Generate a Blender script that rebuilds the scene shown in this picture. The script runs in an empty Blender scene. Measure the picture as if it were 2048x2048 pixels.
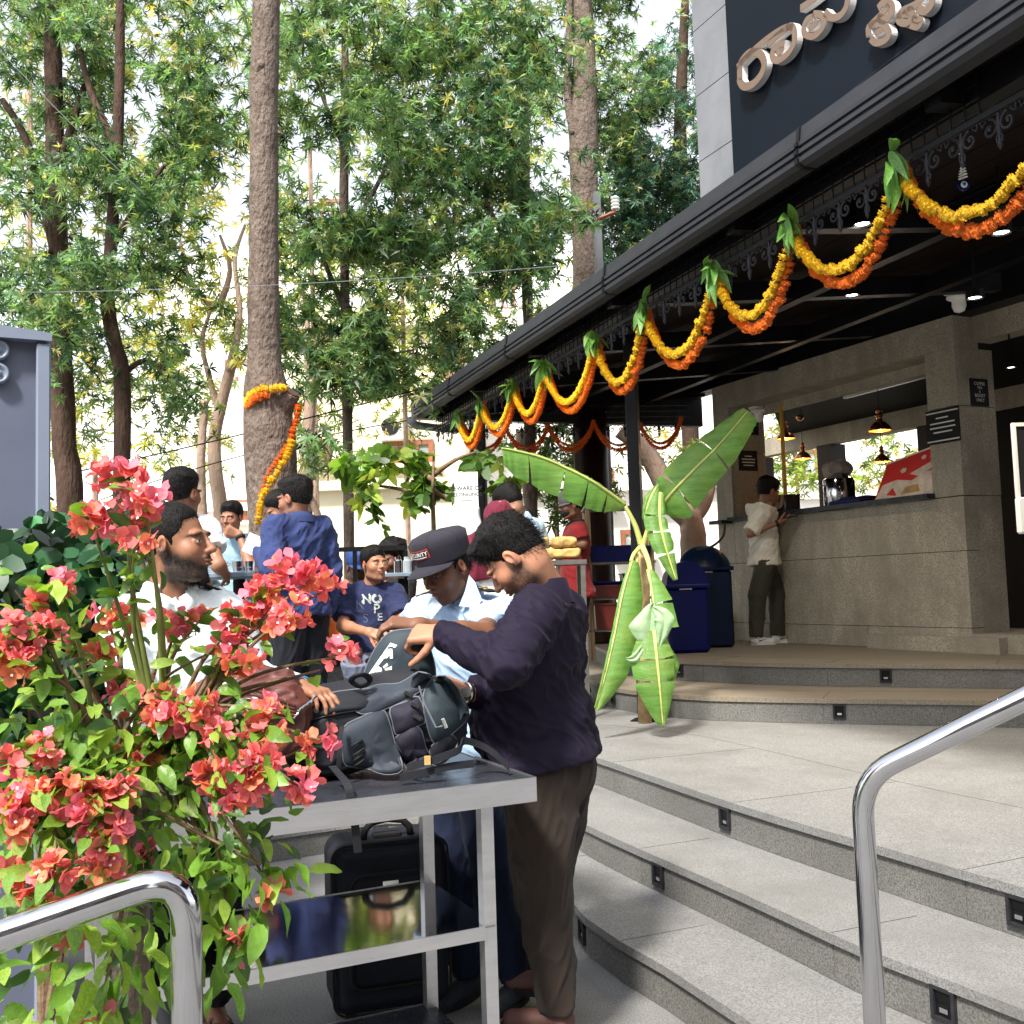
import bpy, math, random
import numpy as np
from mathutils import Vector, Matrix
random.seed(7); np.random.seed(7)
rng = np.random.default_rng(7)
SC = bpy.context.scene
COL = SC.collection
R = math.radians
# ------------------------------------------------------------------ camera
F = 2054.0; HC = 1.5
PITCH = math.atan(153.0 / F); ROLL = -0.032
CAMR = Matrix.Rotation(math.pi / 2 + PITCH, 3, 'X') @ Matrix.Rotation(ROLL, 3, 'Z')
cd = bpy.data.cameras.new('camera'); cam = bpy.data.objects.new('camera', cd); COL.objects.link(cam)
cd.sensor_fit = 'HORIZONTAL'; cd.sensor_width = 36; cd.lens = 36 * F / 2048
cd.clip_start = 0.05; cd.clip_end = 400
cam.matrix_world = Matrix.Translation((0, 0, HC)) @ CAMR.to_4x4()
SC.camera = cam
# ------------------------------------------------------------------ sky, sun, exposure
SUN_EL, SUN_AZ = R(52), R(205)          # azimuth measured clockwise from +Y
w = bpy.data.worlds.new('World'); SC.world = w; w.use_nodes = True
wt = w.node_tree; wt.nodes.clear()
wo = wt.nodes.new('ShaderNodeOutputWorld'); bg = wt.nodes.new('ShaderNodeBackground')
sk = wt.nodes.new('ShaderNodeTexSky'); sk.sky_type = 'NISHITA'; sk.sun_disc = False
sk.sun_elevation = SUN_EL; sk.sun_rotation = SUN_AZ; sk.dust_density = 1.5; sk.air_density = 1.0; sk.ozone_density = 1.0
hs = wt.nodes.new('ShaderNodeHueSaturation'); hs.inputs['Saturation'].default_value = 0.25
wt.links.new(sk.outputs[0], hs.inputs['Color']); wt.links.new(hs.outputs[0], bg.inputs[0])
bg.inputs[1].default_value = 0.15; wt.links.new(bg.outputs[0], wo.inputs[0])
sd = bpy.data.lights.new('sun', 'SUN'); so = bpy.data.objects.new('sun', sd); COL.objects.link(so)
sd.energy = 3.0; sd.angle = R(7); sd.color = (1, .95, .86)
sdir = Vector((math.sin(SUN_AZ) * math.cos(SUN_EL), math.cos(SUN_AZ) * math.cos(SUN_EL), math.sin(SUN_EL)))
so.rotation_euler = sdir.to_track_quat('Z', 'Y').to_euler(); so.location = (0, 0, 30)
SC.view_settings.view_transform = 'Standard'; SC.view_settings.look = 'None'
SC.view_settings.exposure = 1.42; SC.view_settings.gamma = 1; SC.view_settings.use_curve_mapping = False
SC.cycles.max_bounces = 8; SC.cycles.transparent_max_bounces = 8
# ------------------------------------------------------------------ places from the photograph's sight lines
def ray(px, py):
    d = CAMR @ Vector(((px - 1024) / F, -(py - 1024) / F, -1.0)); return d / d.y
def at(px, py, D):
    d = ray(px, py); return Vector((d.x * D, D, HC + d.z * D))
def onz(px, py, z):
    d = ray(px, py); t = (z - HC) / d.z; return Vector((d.x * t, t, z))
# ------------------------------------------------------------------ object helpers
def tag(o, label=None, cat=None, group=None, kind=None):
    if label: o['label'] = label
    if cat: o['category'] = cat
    if group: o['group'] = group
    if kind: o['kind'] = kind
    return o
def empty(name, loc, label=None, cat=None, group=None, rz=0):
    o = bpy.data.objects.new(name, None); COL.objects.link(o); o.location = loc; o.rotation_euler = (0, 0, rz)
    o.empty_display_size = .1
    return tag(o, label, cat, group)
def link(name, me, mat=None, parent=None, smooth=False, mats=None):
    """me is given in world coordinates unless parent is None or local handled by caller"""
    o = bpy.data.objects.new(name, me); COL.objects.link(o)
    if mats:
        for m in mats: me.materials.append(m)
    elif mat is not None and not me.materials: me.materials.append(mat)
    if smooth:
        me.polygons.foreach_set('use_smooth', [True] * len(me.polygons))
    if parent is not None: o.parent = parent
    return o
WM = {}
def worldinv(o):
    """rotation/translation of an object chain built here (location + rotation_euler only)"""
    m = Matrix.Identity(4)
    while o is not None:
        m = Matrix.Translation(o.location) @ o.rotation_euler.to_matrix().to_4x4() @ m
        o = o.parent
    return m.inverted()
class MB:
    def __init__(s): s.v = []; s.f = []; s.m = []; s.cm = 0
    def add(s, vs, fs):
        n = len(s.v); s.v.extend([tuple(v) for v in vs]); s.f.extend([tuple(i + n for i in f) for f in fs]); s.m.extend([s.cm] * len(fs)); return s
    def hexa(s, p):  # p[0..3] bottom ring, p[4..7] top ring
        return s.add(p, [(3, 2, 1, 0), (4, 5, 6, 7), (0, 1, 5, 4), (1, 2, 6, 5), (2, 3, 7, 6), (3, 0, 4, 7)])
    def box(s, c, sz, rz=0, bev=0, M=None):
        x, y, z = sz[0] / 2, sz[1] / 2, sz[2] / 2
        Mx = M if M is not None else Matrix.Rotation(rz, 3, 'Z')
        c = Vector(c)
        if bev <= 0:
            p = [(-x, -y, -z), (x, -y, -z), (x, y, -z), (-x, y, -z), (-x, -y, z), (x, -y, z), (x, y, z), (-x, y, z)]
            return s.hexa([c + Mx @ Vector(q) for q in p])
        b = min(bev, x * .49, y * .49, z * .49)
        rings = []
        for zz, i in ((-z, b), (-z + b, 0), (z - b, 0), (z, b)):
            X, Y = x - i, y - i
            rings.append([(-X + (b if i == 0 else 0), -Y, zz), (X - (b if i == 0 else 0), -Y, zz), (X, -Y + (b if i == 0 else 0), zz), (X, Y - (b if i == 0 else 0), zz), (X - (b if i == 0 else 0), Y, zz), (-X + (b if i == 0 else 0), Y, zz), (-X, Y - (b if i == 0 else 0), zz), (-X, -Y + (b if i == 0 else 0), zz)])
        vs = [c + Mx @ Vector(q) for r in rings for q in r]
        fs = [tuple(range(7, -1, -1)), tuple(24 + i for i in range(8))]
        for k in range(3):
            for i in range(8):
                j = (i + 1) % 8; fs.append((k * 8 + i, k * 8 + j, k * 8 + 8 + j, k * 8 + 8 + i))
        return s.add(vs, fs)
    def prism(s, poly, z0, z1):
        n = len(poly)
        vs = [(p[0], p[1], z0) for p in poly] + [(p[0], p[1], z1) for p in poly]
        fs = [tuple(range(n - 1, -1, -1)), tuple(range(n, 2 * n))] + [(i, (i + 1) % n, n + (i + 1) % n, n + i) for i in range(n)]
        return s.add(vs, fs)
    def extr(s, pts, vec):
        n = len(pts); vec = Vector(vec)
        vs = [Vector(p) for p in pts] + [Vector(p) + vec for p in pts]
        fs = [tuple(range(n - 1, -1, -1)), tuple(range(n, 2 * n))] + [(i, (i + 1) % n, n + (i + 1) % n, n + i) for i in range(n)]
        return s.add(vs, fs)
    def tube(s, path, r, n=8, cap=True, closed=False, flat=1.0):
        P = [Vector(p) for p in path]; m = len(P)
        rr = r if hasattr(r, '__len__') else [r] * m
        vs = []; up = None
        for i in range(m):
            if closed: t = P[(i + 1) % m] - P[i - 1]
            else: t = P[min(i + 1, m - 1)] - P[max(i - 1, 0)]
            t = t.normalized() if t.length > 1e-9 else Vector((0, 0, 1))
            if up is None:
                up = Vector((0, 0, 1)) if abs(t.z) < .9 else Vector((1, 0, 0))
            a = t.cross(up)
            if a.length < 1e-6: a = t.cross(Vector((1, .3, 0)))
            a.normalize(); b = a.cross(t).normalized(); up = b
            for k in range(n):
                th = 2 * math.pi * k / n
                vs.append(P[i] + a * (math.cos(th) * rr[i]) + b * (math.sin(th) * rr[i] * flat))
        fs = []
        for i in range(m if closed else m - 1):
            j = (i + 1) % m
            for k in range(n):
                l = (k + 1) % n; fs.append((i * n + k, i * n + l, j * n + l, j * n + k))
        if cap and not closed:
            fs.append(tuple(range(n - 1, -1, -1))); fs.append(tuple((m - 1) * n + k for k in range(n)))
        return s.add(vs, fs)
    def lathe(s, prof, c=(0, 0, 0), n=20, M=None):
        c = Vector(c); vs = []
        for (r, z) in prof:
            for k in range(n):
                th = 2 * math.pi * k / n; q = Vector((r * math.cos(th), r * math.sin(th), z))
                vs.append(c + (M @ q if M is not None else q))
        fs = []
        for i in range(len(prof) - 1):
            for k in range(n):
                l = (k + 1) % n; fs.append((i * n + k, i * n + l, (i + 1) * n + l, (i + 1) * n + k))
        return s.add(vs, fs)
    def ribbon(s, path, wv, th=.002):
        P = [Vector(p) for p in path]; W = wv if isinstance(wv, list) else [Vector(wv)] * len(P)
        vs = []; 
        for i, p in enumerate(P):
            t = (P[min(i + 1, len(P) - 1)] - P[max(i - 1, 0)]).normalized(); nn = t.cross(W[i])
            nn = nn.normalized() * th / 2 if nn.length > 1e-9 else Vector((0, 0, th / 2))
            vs += [p - W[i] / 2 - nn, p + W[i] / 2 - nn, p + W[i] / 2 + nn, p - W[i] / 2 + nn]
        fs = [(3, 2, 1, 0)]
        for i in range(len(P) - 1):
            for k in range(4):
                l = (k + 1) % 4; fs.append((i * 4 + k, i * 4 + l, i * 4 + 4 + l, i * 4 + 4 + k))
        n = (len(P) - 1) * 4; fs.append((n, n + 1, n + 2, n + 3))
        return s.add(vs, fs)
    def mesh(s, name, M=None, smooth=False):
        me = bpy.data.meshes.new(name)
        vs = s.v if M is None else [tuple(M @ Vector(v)) for v in s.v]
        me.from_pydata(vs, [], s.f)
        if any(s.m): me.polygons.foreach_set('material_index', s.m)
        if smooth: me.polygons.foreach_set('use_smooth', [True] * len(me.polygons))
        me.update(); return me
    def build(s, name, mat, parent=None, smooth=False, mats=None):
        me = s.mesh(name, worldinv(parent) if parent is not None else None, smooth)
        return link(name, me, mat, parent, False, mats)
def npmesh(name, V, Fq, col=None, smooth=True, cname='col'):
    me = bpy.data.meshes.new(name); k = Fq.shape[1]
    me.vertices.add(len(V)); me.vertices.foreach_set('co', np.ascontiguousarray(V, dtype=np.float32).ravel())
    me.loops.add(Fq.size); me.loops.foreach_set('vertex_index', np.ascontiguousarray(Fq, dtype=np.int32).ravel())
    me.polygons.add(len(Fq)); me.polygons.foreach_set('loop_start', np.arange(0, Fq.size, k, dtype=np.int32))
    try: me.polygons.foreach_set('loop_total', np.full(len(Fq), k, dtype=np.int32))
    except Exception: pass
    if smooth: me.polygons.foreach_set('use_smooth', np.ones(len(Fq), dtype=bool))
    if col is not None:
        a = me.color_attributes.new(cname, 'FLOAT_COLOR', 'POINT')
        c4 = np.ones((len(V), 4), dtype=np.float32); c4[:, :3] = col; a.data.foreach_set('color', c4.ravel())
    me.update(calc_edges=True); me.validate(); return me
def xf(M, V):
    A = np.array(M); return V @ A[:3, :3].T + A[:3, 3]
# ------------------------------------------------------------------ materials
MATS = {}
def mat(name, col=(.5, .5, .5), rough=.6, metal=0, noise=0, nscale=8, bump=0, bscale=40, col2=None, spec=.5, attr=None, trans=0, emis=None, estr=0, coat=0, sheen=0, stretch=None, detail=6, sss=0, speck=None, speckscale=250, dirt=None, dirtscale=1.2, bump2=0, b2scale=400, tm=(1.6, 1.7, .9), bdist=.01):
    if name in MATS: return MATS[name]
    if max(col) < .09 and not metal: spec = min(spec, .16)
    m = bpy.data.materials.new(name); m.use_nodes = True; nt = m.node_tree; N = nt.nodes; L = nt.links
    b = N['Principled BSDF']; out = N['Material Output']
    b.inputs['Roughness'].default_value = rough; b.inputs['Metallic'].default_value = metal
    b.inputs['Specular IOR Level'].default_value = spec
    if coat: b.inputs['Coat Weight'].default_value = coat; b.inputs['Coat Roughness'].default_value = .15
    if sheen: b.inputs['Sheen Weight'].default_value = sheen
    if sss:
        b.inputs['Subsurface Weight'].default_value = sss; b.inputs['Subsurface Radius'].default_value = (.012, .005, .003); b.inputs['Subsurface Scale'].default_value = .6
    tc = N.new('ShaderNodeTexCoord'); vec = tc.outputs['Object']
    if stretch:
        mp = N.new('ShaderNodeMapping'); mp.inputs['Scale'].default_value = stretch; L.new(vec, mp.inputs[0]); vec = mp.outputs[0]
    def mixc(fac, a, bb, mode='MIX'):
        mx = N.new('ShaderNodeMix'); mx.data_type = 'RGBA'; mx.blend_type = mode
        if hasattr(fac, 'type') or not isinstance(fac, (int, float)): L.new(fac, mx.inputs[0])
        else: mx.inputs[0].default_value = fac
        for i, q in ((6, a), (7, bb)):
            if isinstance(q, tuple): mx.inputs[i].default_value = (*q[:3], 1)
            else: L.new(q, mx.inputs[i])
        return mx.outputs[2]
    c = tuple(col)
    if attr:
        an = N.new('ShaderNodeAttribute'); an.attribute_name = attr; c = an.outputs['Color']
    if noise:
        nz = N.new('ShaderNodeTexNoise'); nz.inputs['Scale'].default_value = nscale; nz.inputs['Detail'].default_value = detail; nz.inputs['Roughness'].default_value = .62; L.new(vec, nz.inputs[0])
        rmp = N.new('ShaderNodeMapRange'); rmp.inputs[1].default_value = .3; rmp.inputs[2].default_value = .7; L.new(nz.outputs[0], rmp.inputs[0])
        if col2: c = mixc(rmp.outputs[0], c, tuple(col2))
        else:
            lo = N.new('ShaderNodeMapRange'); lo.inputs[3].default_value = 1 - noise; lo.inputs[4].default_value = 1 + noise; L.new(rmp.outputs[0], lo.inputs[0])
            cc = N.new('ShaderNodeCombineColor'); 
            for i in range(3): L.new(lo.outputs[0], cc.inputs[i])
            c = mixc(1.0, c, cc.outputs[0], 'MULTIPLY')
        # roughness variation
        rr = N.new('ShaderNodeMapRange'); rr.inputs[3].default_value = max(0, rough - .08); rr.inputs[4].default_value = min(1, rough + .1); L.new(nz.outputs[0], rr.inputs[0]); L.new(rr.outputs[0], b.inputs['Roughness'])
    if dirt:
        nd = N.new('ShaderNodeTexNoise'); nd.inputs['Scale'].default_value = dirtscale; nd.inputs['Detail'].default_value = 8; nd.inputs['Roughness'].default_value = .7; L.new(tc.outputs['Object'], nd.inputs[0])
        rd = N.new('ShaderNodeMapRange'); rd.inputs[1].default_value = .48; rd.inputs[2].default_value = .72; rd.inputs[4].default_value = .75; L.new(nd.outputs[0], rd.inputs[0])
        c = mixc(rd.outputs[0], c, tuple(dirt))
    if speck:
        ns = N.new('ShaderNodeTexNoise'); ns.inputs['Scale'].default_value = speckscale; ns.inputs['Detail'].default_value = 2; L.new(tc.outputs['Object'], ns.inputs[0])
        rs = N.new('ShaderNodeMapRange'); rs.inputs[1].default_value = .42; rs.inputs[2].default_value = .62; L.new(ns.outputs[0], rs.inputs[0])
        c = mixc(rs.outputs[0], c, tuple(speck))
    if isinstance(c, tuple): b.inputs['Base Color'].default_value = (*c[:3], 1)
    else: L.new(c, b.inputs['Base Color'])
    nrm = None
    if bump:
        nb = N.new('ShaderNodeTexNoise'); nb.inputs['Scale'].default_value = bscale; nb.inputs['Detail'].default_value = 6; L.new(vec, nb.inputs[0])
        bp = N.new('ShaderNodeBump'); bp.inputs['Strength'].default_value = bump; bp.inputs['Distance'].default_value = bdist; L.new(nb.outputs[0], bp.inputs['Height']); nrm = bp.outputs[0]
        if bump2:
            n2 = N.new('ShaderNodeTexNoise'); n2.inputs['Scale'].default_value = b2scale; L.new(tc.outputs['Object'], n2.inputs[0])
            b2 = N.new('ShaderNodeBump'); b2.inputs['Strength'].default_value = bump2; b2.inputs['Distance'].default_value = .003; L.new(n2.outputs[0], b2.inputs['Height']); L.new(nrm, b2.inputs['Normal']); nrm = b2.outputs[0]
        L.new(nrm, b.inputs['Normal'])
    if emis:
        b.inputs['Emission Color'].default_value = (*emis, 1); b.inputs['Emission Strength'].default_value = estr
    if trans:
        tr = N.new('ShaderNodeBsdfTranslucent')
        if isinstance(c, tuple): tr.inputs[0].default_value = (min(1, c[0] * 1.5), min(1, c[1] * 1.5), c[2], 1)
        else:
            g = mixc(1.0, c, tm, 'MULTIPLY'); L.new(g, tr.inputs[0])
        ms = N.new('ShaderNodeMixShader'); ms.inputs[0].default_value = trans
        L.new(b.outputs[0], ms.inputs[1]); L.new(tr.outputs[0], ms.inputs[2]); L.new(ms.outputs[0], out.inputs[0])
    MATS[name] = m; return m
M_granite = mat('flamed_granite', (.215, .213, .208), .8, speck=(.12, .12, .118), speckscale=160, noise=.12, nscale=3, dirt=(.115, .108, .094), dirtscale=1.7, bump=.25, bscale=120)
M_granite_riser = mat('riser_granite', (.165, .162, .152), .85, speck=(.08, .079, .074), speckscale=150, noise=.15, nscale=4, dirt=(.11, .103, .088), dirtscale=1.6, bump=.25, bscale=110)
M_platform = mat('worn_sandy_granite', (.225, .19, .145), .55, speck=(.14, .118, .088), speckscale=120, noise=.12, nscale=2, dirt=(.24, .19, .13), dirtscale=1.4, bump=.15, bscale=90)
M_wall = mat('grey_buff_cladding', (.44, .39, .31), .8, speck=(.26, .23, .18), speckscale=90, noise=.30, nscale=2.2, stretch=(2.2, 2.2, .5), dirt=(.2, .165, .12), dirtscale=1.5, bump=.3, bscale=50)
M_joint = mat('dark_joint', (.035, .032, .03), .9)
M_tower = mat('light_tower_panel', (.17, .175, .19), .7, noise=.14, nscale=3, bump=.1, bscale=30)
M_signb = mat('sign_navy_board', (.0025, .0055, .011), .6, noise=.15, nscale=2)
M_black = mat('black_painted_steel', (.006, .006, .007), .38, noise=.3, nscale=12, bump=.05, bscale=80)
M_gutter = mat('charcoal_gutter', (.030, .031, .036), .38, noise=.2, nscale=6, bump=.04, bscale=30)
M_iron = mat('grey_black_iron', (.022, .022, .026), .45, noise=.3, nscale=40)
M_darkcol = mat('dark_brown_column', (.02, .008, .006), .4, noise=.3, nscale=6)
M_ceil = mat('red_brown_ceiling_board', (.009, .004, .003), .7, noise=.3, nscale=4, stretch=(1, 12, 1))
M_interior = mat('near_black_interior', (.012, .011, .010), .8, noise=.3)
M_steel = mat('brushed_steel', (.70, .70, .73), .3, .95, noise=.08, nscale=6, bump=.12, bscale=60, stretch=(1, 1, 8))
M_dull = mat('dull_steel', (.16, .15, .14), .5, .7, noise=.2, nscale=8)
M_chrome = mat('polished_steel', (.55, .55, .58), .09, 1.0, noise=.05, nscale=14, bump=.012, bscale=25)
M_tabletop = mat('dark_table_top', (.03, .032, .04), .25, noise=.3, nscale=9, bump=.03, bscale=60)
M_mirror = mat('mirror_steel_shelf', (.40, .38, .36), .07, 1.0, noise=.12, nscale=3, bump=.03, bscale=7)
M_bark = mat('grey_brown_bark', (.105, .072, .055), .95, noise=1, nscale=16, col2=(.20, .155, .125), bump=1.0, bscale=34, bdist=.05, stretch=(1, 1, .5), dirt=(.04, .027, .02), dirtscale=6, bump2=.5, b2scale=70)
M_barkd = mat('dark_bark', (.045, .028, .02), .9, noise=1, nscale=6, col2=(.095, .06, .045), bump=.9, bscale=30, bdist=.04, stretch=(1, 1, .35))
M_barkl = mat('pale_pinkish_bark', (.30, .20, .15), .85, noise=1, nscale=5, col2=(.40, .29, .22), bump=.8, bscale=30, bdist=.03, stretch=(1, 1, .4))
M_leaf = mat('tree_leaf', attr='col', rough=.4, trans=.48, spec=.5, tm=(1.75, 1.65, .85))
M_bleaf = mat('bougainvillea_leaf', (.13, .26, .03), .38, noise=.35, nscale=14, trans=.3, bump=.3, bscale=60)
M_bleaf2 = mat('bougainvillea_young_leaf', (.25, .38, .05), .4, noise=.3, nscale=14, trans=.35, bump=.3, bscale=60)
M_bleaf3 = mat('bougainvillea_dark_leaf', (.045, .11, .02), .38, noise=.35, nscale=14, trans=.25, bump=.3, bscale=60)
M_bract = mat('coral_bract', attr='col', rough=.55, trans=.3, bump=.25, bscale=90, tm=(1.05, .95, 1.0))
M_twig = mat('twig_bark', (.17, .11, .06), .85, noise=.4, nscale=20, bump=.6, bscale=60)
M_stem = mat('green_stem', (.16, .20, .05), .6, noise=.3, nscale=20)
M_banana = mat('banana_leaf', (.13, .29, .055), .36, noise=.3, nscale=4, trans=.3, bump=.5, bscale=30, stretch=(1, 1, 9), dirt=(.22, .30, .06), dirtscale=3)
M_bananau = mat('banana_leaf_underside', (.33, .47, .28), .5, noise=.15, nscale=4, trans=.25, bump=.4, bscale=30)
M_bananay = mat('banana_petiole', (.50, .52, .16), .45, noise=.25, nscale=8)
M_tan = mat('dry_banana_sheath', (.42, .28, .14), .8, noise=.4, nscale=12, bump=.5)
M_mango = mat('mango_leaf', (.10, .24, .04), .4, noise=.4, nscale=15, trans=.2, bump=.3, bscale=40)
M_yel = mat('yellow_marigold', (.90, .56, .012), .75, noise=.25, nscale=60, trans=.12, bump=.8, bscale=160)
M_org = mat('orange_marigold', (.88, .19, .006), .75, noise=.25, nscale=60, trans=.12, bump=.8, bscale=160)
M_bronze = mat('bronze_letter', (.15, .10, .068), .45, .0, noise=.1)
M_lwhite = mat('letter_white_edge', (.72, .70, .68), .5)
M_cream = mat('cream_house_wall', (.86, .78, .60), .85, noise=.06, nscale=1.5)
M_whitew = mat('white_house_wall', (.90, .88, .84), .85, noise=.05, nscale=1.5)
M_wood = mat('brown_window_wood', (.28, .10, .05), .6, noise=.3, nscale=8)
M_glass = mat('window_glass', (.35, .4, .42), .08, .2, spec=.8)
M_cabinet = mat('blue_grey_cabinet', (.10, .115, .165), .42, noise=.08, nscale=3, bump=.04, bscale=40)
M_cabinet2 = mat('light_blue_grey_trim', (.18, .21, .28), .4, noise=.06, nscale=5)
M_blue = mat('blue_plastic', (.003, .005, .08), .35, noise=.2, nscale=5)
M_blue2 = mat('dark_blue_plastic', (.003, .010, .034), .38, noise=.25, nscale=5)
M_orange = mat('orange_vest', (.80, .16, .015), .6, noise=.2)
M_copper = mat('copper_lamp', (.50, .20, .09), .25, .9, noise=.2, nscale=20)
M_lamp = mat('lit_lamp', (1, .8, .5), .5, emis=(1, .62, .25), estr=6)
M_led = mat('lit_downlight', (1, 1, 1), .5, emis=(1, .97, .9), estr=9)
M_paper = mat('white_paper', (.80, .80, .78), .8)
M_brownp = mat('brown_paper', (.48, .30, .10), .7, noise=.3, nscale=10, bump=.6, bscale=15)
M_ink = mat('black_ink', (.02, .02, .02), .7)
M_red = mat('red_poster', (.65, .02, .015), .45, noise=.1)
M_pink = mat('cream_poster', (.75, .60, .48), .5, noise=.3, nscale=7)
M_terra = mat('paving_background', (.42, .38, .33), .85, noise=.2, nscale=1, bump=.2)
# ------------------------------------------------------------------ vector noise on arrays
_lat = rng.random((32, 32, 32)).astype(np.float32)
def vn(P):
    P = np.asarray(P, dtype=np.float32); i = np.floor(P).astype(np.int32); f = P - i; f = f * f * (3 - 2 * f); i &= 31; j = (i + 1) & 31
    x, y, z = f[:, 0], f[:, 1], f[:, 2]
    g = lambda a, b, c: _lat[a, b, c]
    c00 = g(i[:, 0], i[:, 1], i[:, 2]) * (1 - x) + g(j[:, 0], i[:, 1], i[:, 2]) * x
    c10 = g(i[:, 0], j[:, 1], i[:, 2]) * (1 - x) + g(j[:, 0], j[:, 1], i[:, 2]) * x
    c01 = g(i[:, 0], i[:, 1], j[:, 2]) * (1 - x) + g(j[:, 0], i[:, 1], j[:, 2]) * x
    c11 = g(i[:, 0], j[:, 1], j[:, 2]) * (1 - x) + g(j[:, 0], j[:, 1], j[:, 2]) * x
    return (c00 * (1 - y) + c10 * y) * (1 - z) + (c01 * (1 - y) + c11 * y) * z
# ================================================================== SETTING: ground, stairs, canopy, building
def offs(poly, d):
    out = []
    for i, p in enumerate(poly):
        a = Vector(poly[max(i - 1, 0)]); b = Vector(poly[min(i + 1, len(poly) - 1)]); t = (b - a).normalized()
        out.append((p[0] + t.y * d, p[1] - t.x * d))
    return out
def densify(poly, step=.25):
    # Catmull-Rom through points
    P = [Vector((p[0], p[1])) for p in poly]; out = []
    for i in range(len(P) - 1):
        p0 = P[max(i - 1, 0)]; p1 = P[i]; p2 = P[i + 1]; p3 = P[min(i + 2, len(P) - 1)]
        n = max(1, int((p2 - p1).length / step))
        for k in range(n):
            t = k / n
            q = .5 * ((2 * p1) + (-p0 + p2) * t + (2 * p0 - 5 * p1 + 4 * p2 - p3) * t * t + (-p0 + 3 * p1 - 3 * p2 + p3) * t ** 3)
            out.append((q.x, q.y))
    out.append((P[-1].x, P[-1].y)); return out
EL = [[(1.75, .6), (1.3, 1.75), (.75, 3.1), (.495, 3.74), (.26, 4.29), (.12, 5.2), (-.1, 5.85), (-.45, 6.2), (-.8, 6.25), (-1.09, 6.13), (-1.5, 5.89), (-2.6, 5.25), (-5, 3.9)],
      [(2.6, .3), (1.85, 1.7), (1.4, 2.8), (1.11, 3.35), (.85, 3.98), (.34, 5.19), (.12, 5.95), (-.2, 6.42), (-.75, 6.62), (-1.2, 6.5), (-1.62, 6.24), (-2.8, 5.6), (-5.2, 4.25)],
      [(3.1, .4), (2.35, 1.9), (1.655, 3.32), (1.32, 4.04), (.98, 4.8), (.47, 6.16), (.25, 6.6), (-.1, 6.88), (-.7, 7.0), (-1.3, 6.86), (-1.76, 6.6), (-3.0, 5.95), (-5.4, 4.6)],
      [(7.5, 4.9), (5, 5.9), (3.36, 6.74), (1.75, 7.44), (1.22, 7.8), (.8, 8.5), (.68, 9.3), (.6, 10.6), (.55, 12.4)],
      [(7.8, 5.5), (5.2, 6.6), (3.69, 7.4), (2.25, 8.17), (1.575, 8.75), (1.05, 9.5), (.92, 10.6), (.85, 12.4)]]
EZ = [.16, .32, .49, .665, .84]
BACK = [[(-30, 3.9), (-30, 60), (30, 60), (30, -2), (6, -2), (1.9, .2)]] * 3
g = MB(); g.prism([(-60, -20), (60, -20), (60, 90), (-60, 90)], -.5, 0)
ground = g.build('ground', M_granite); tag(ground, kind='structure', label='pale grey granite paving at the foot of the stairs')
EDG = []
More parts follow.
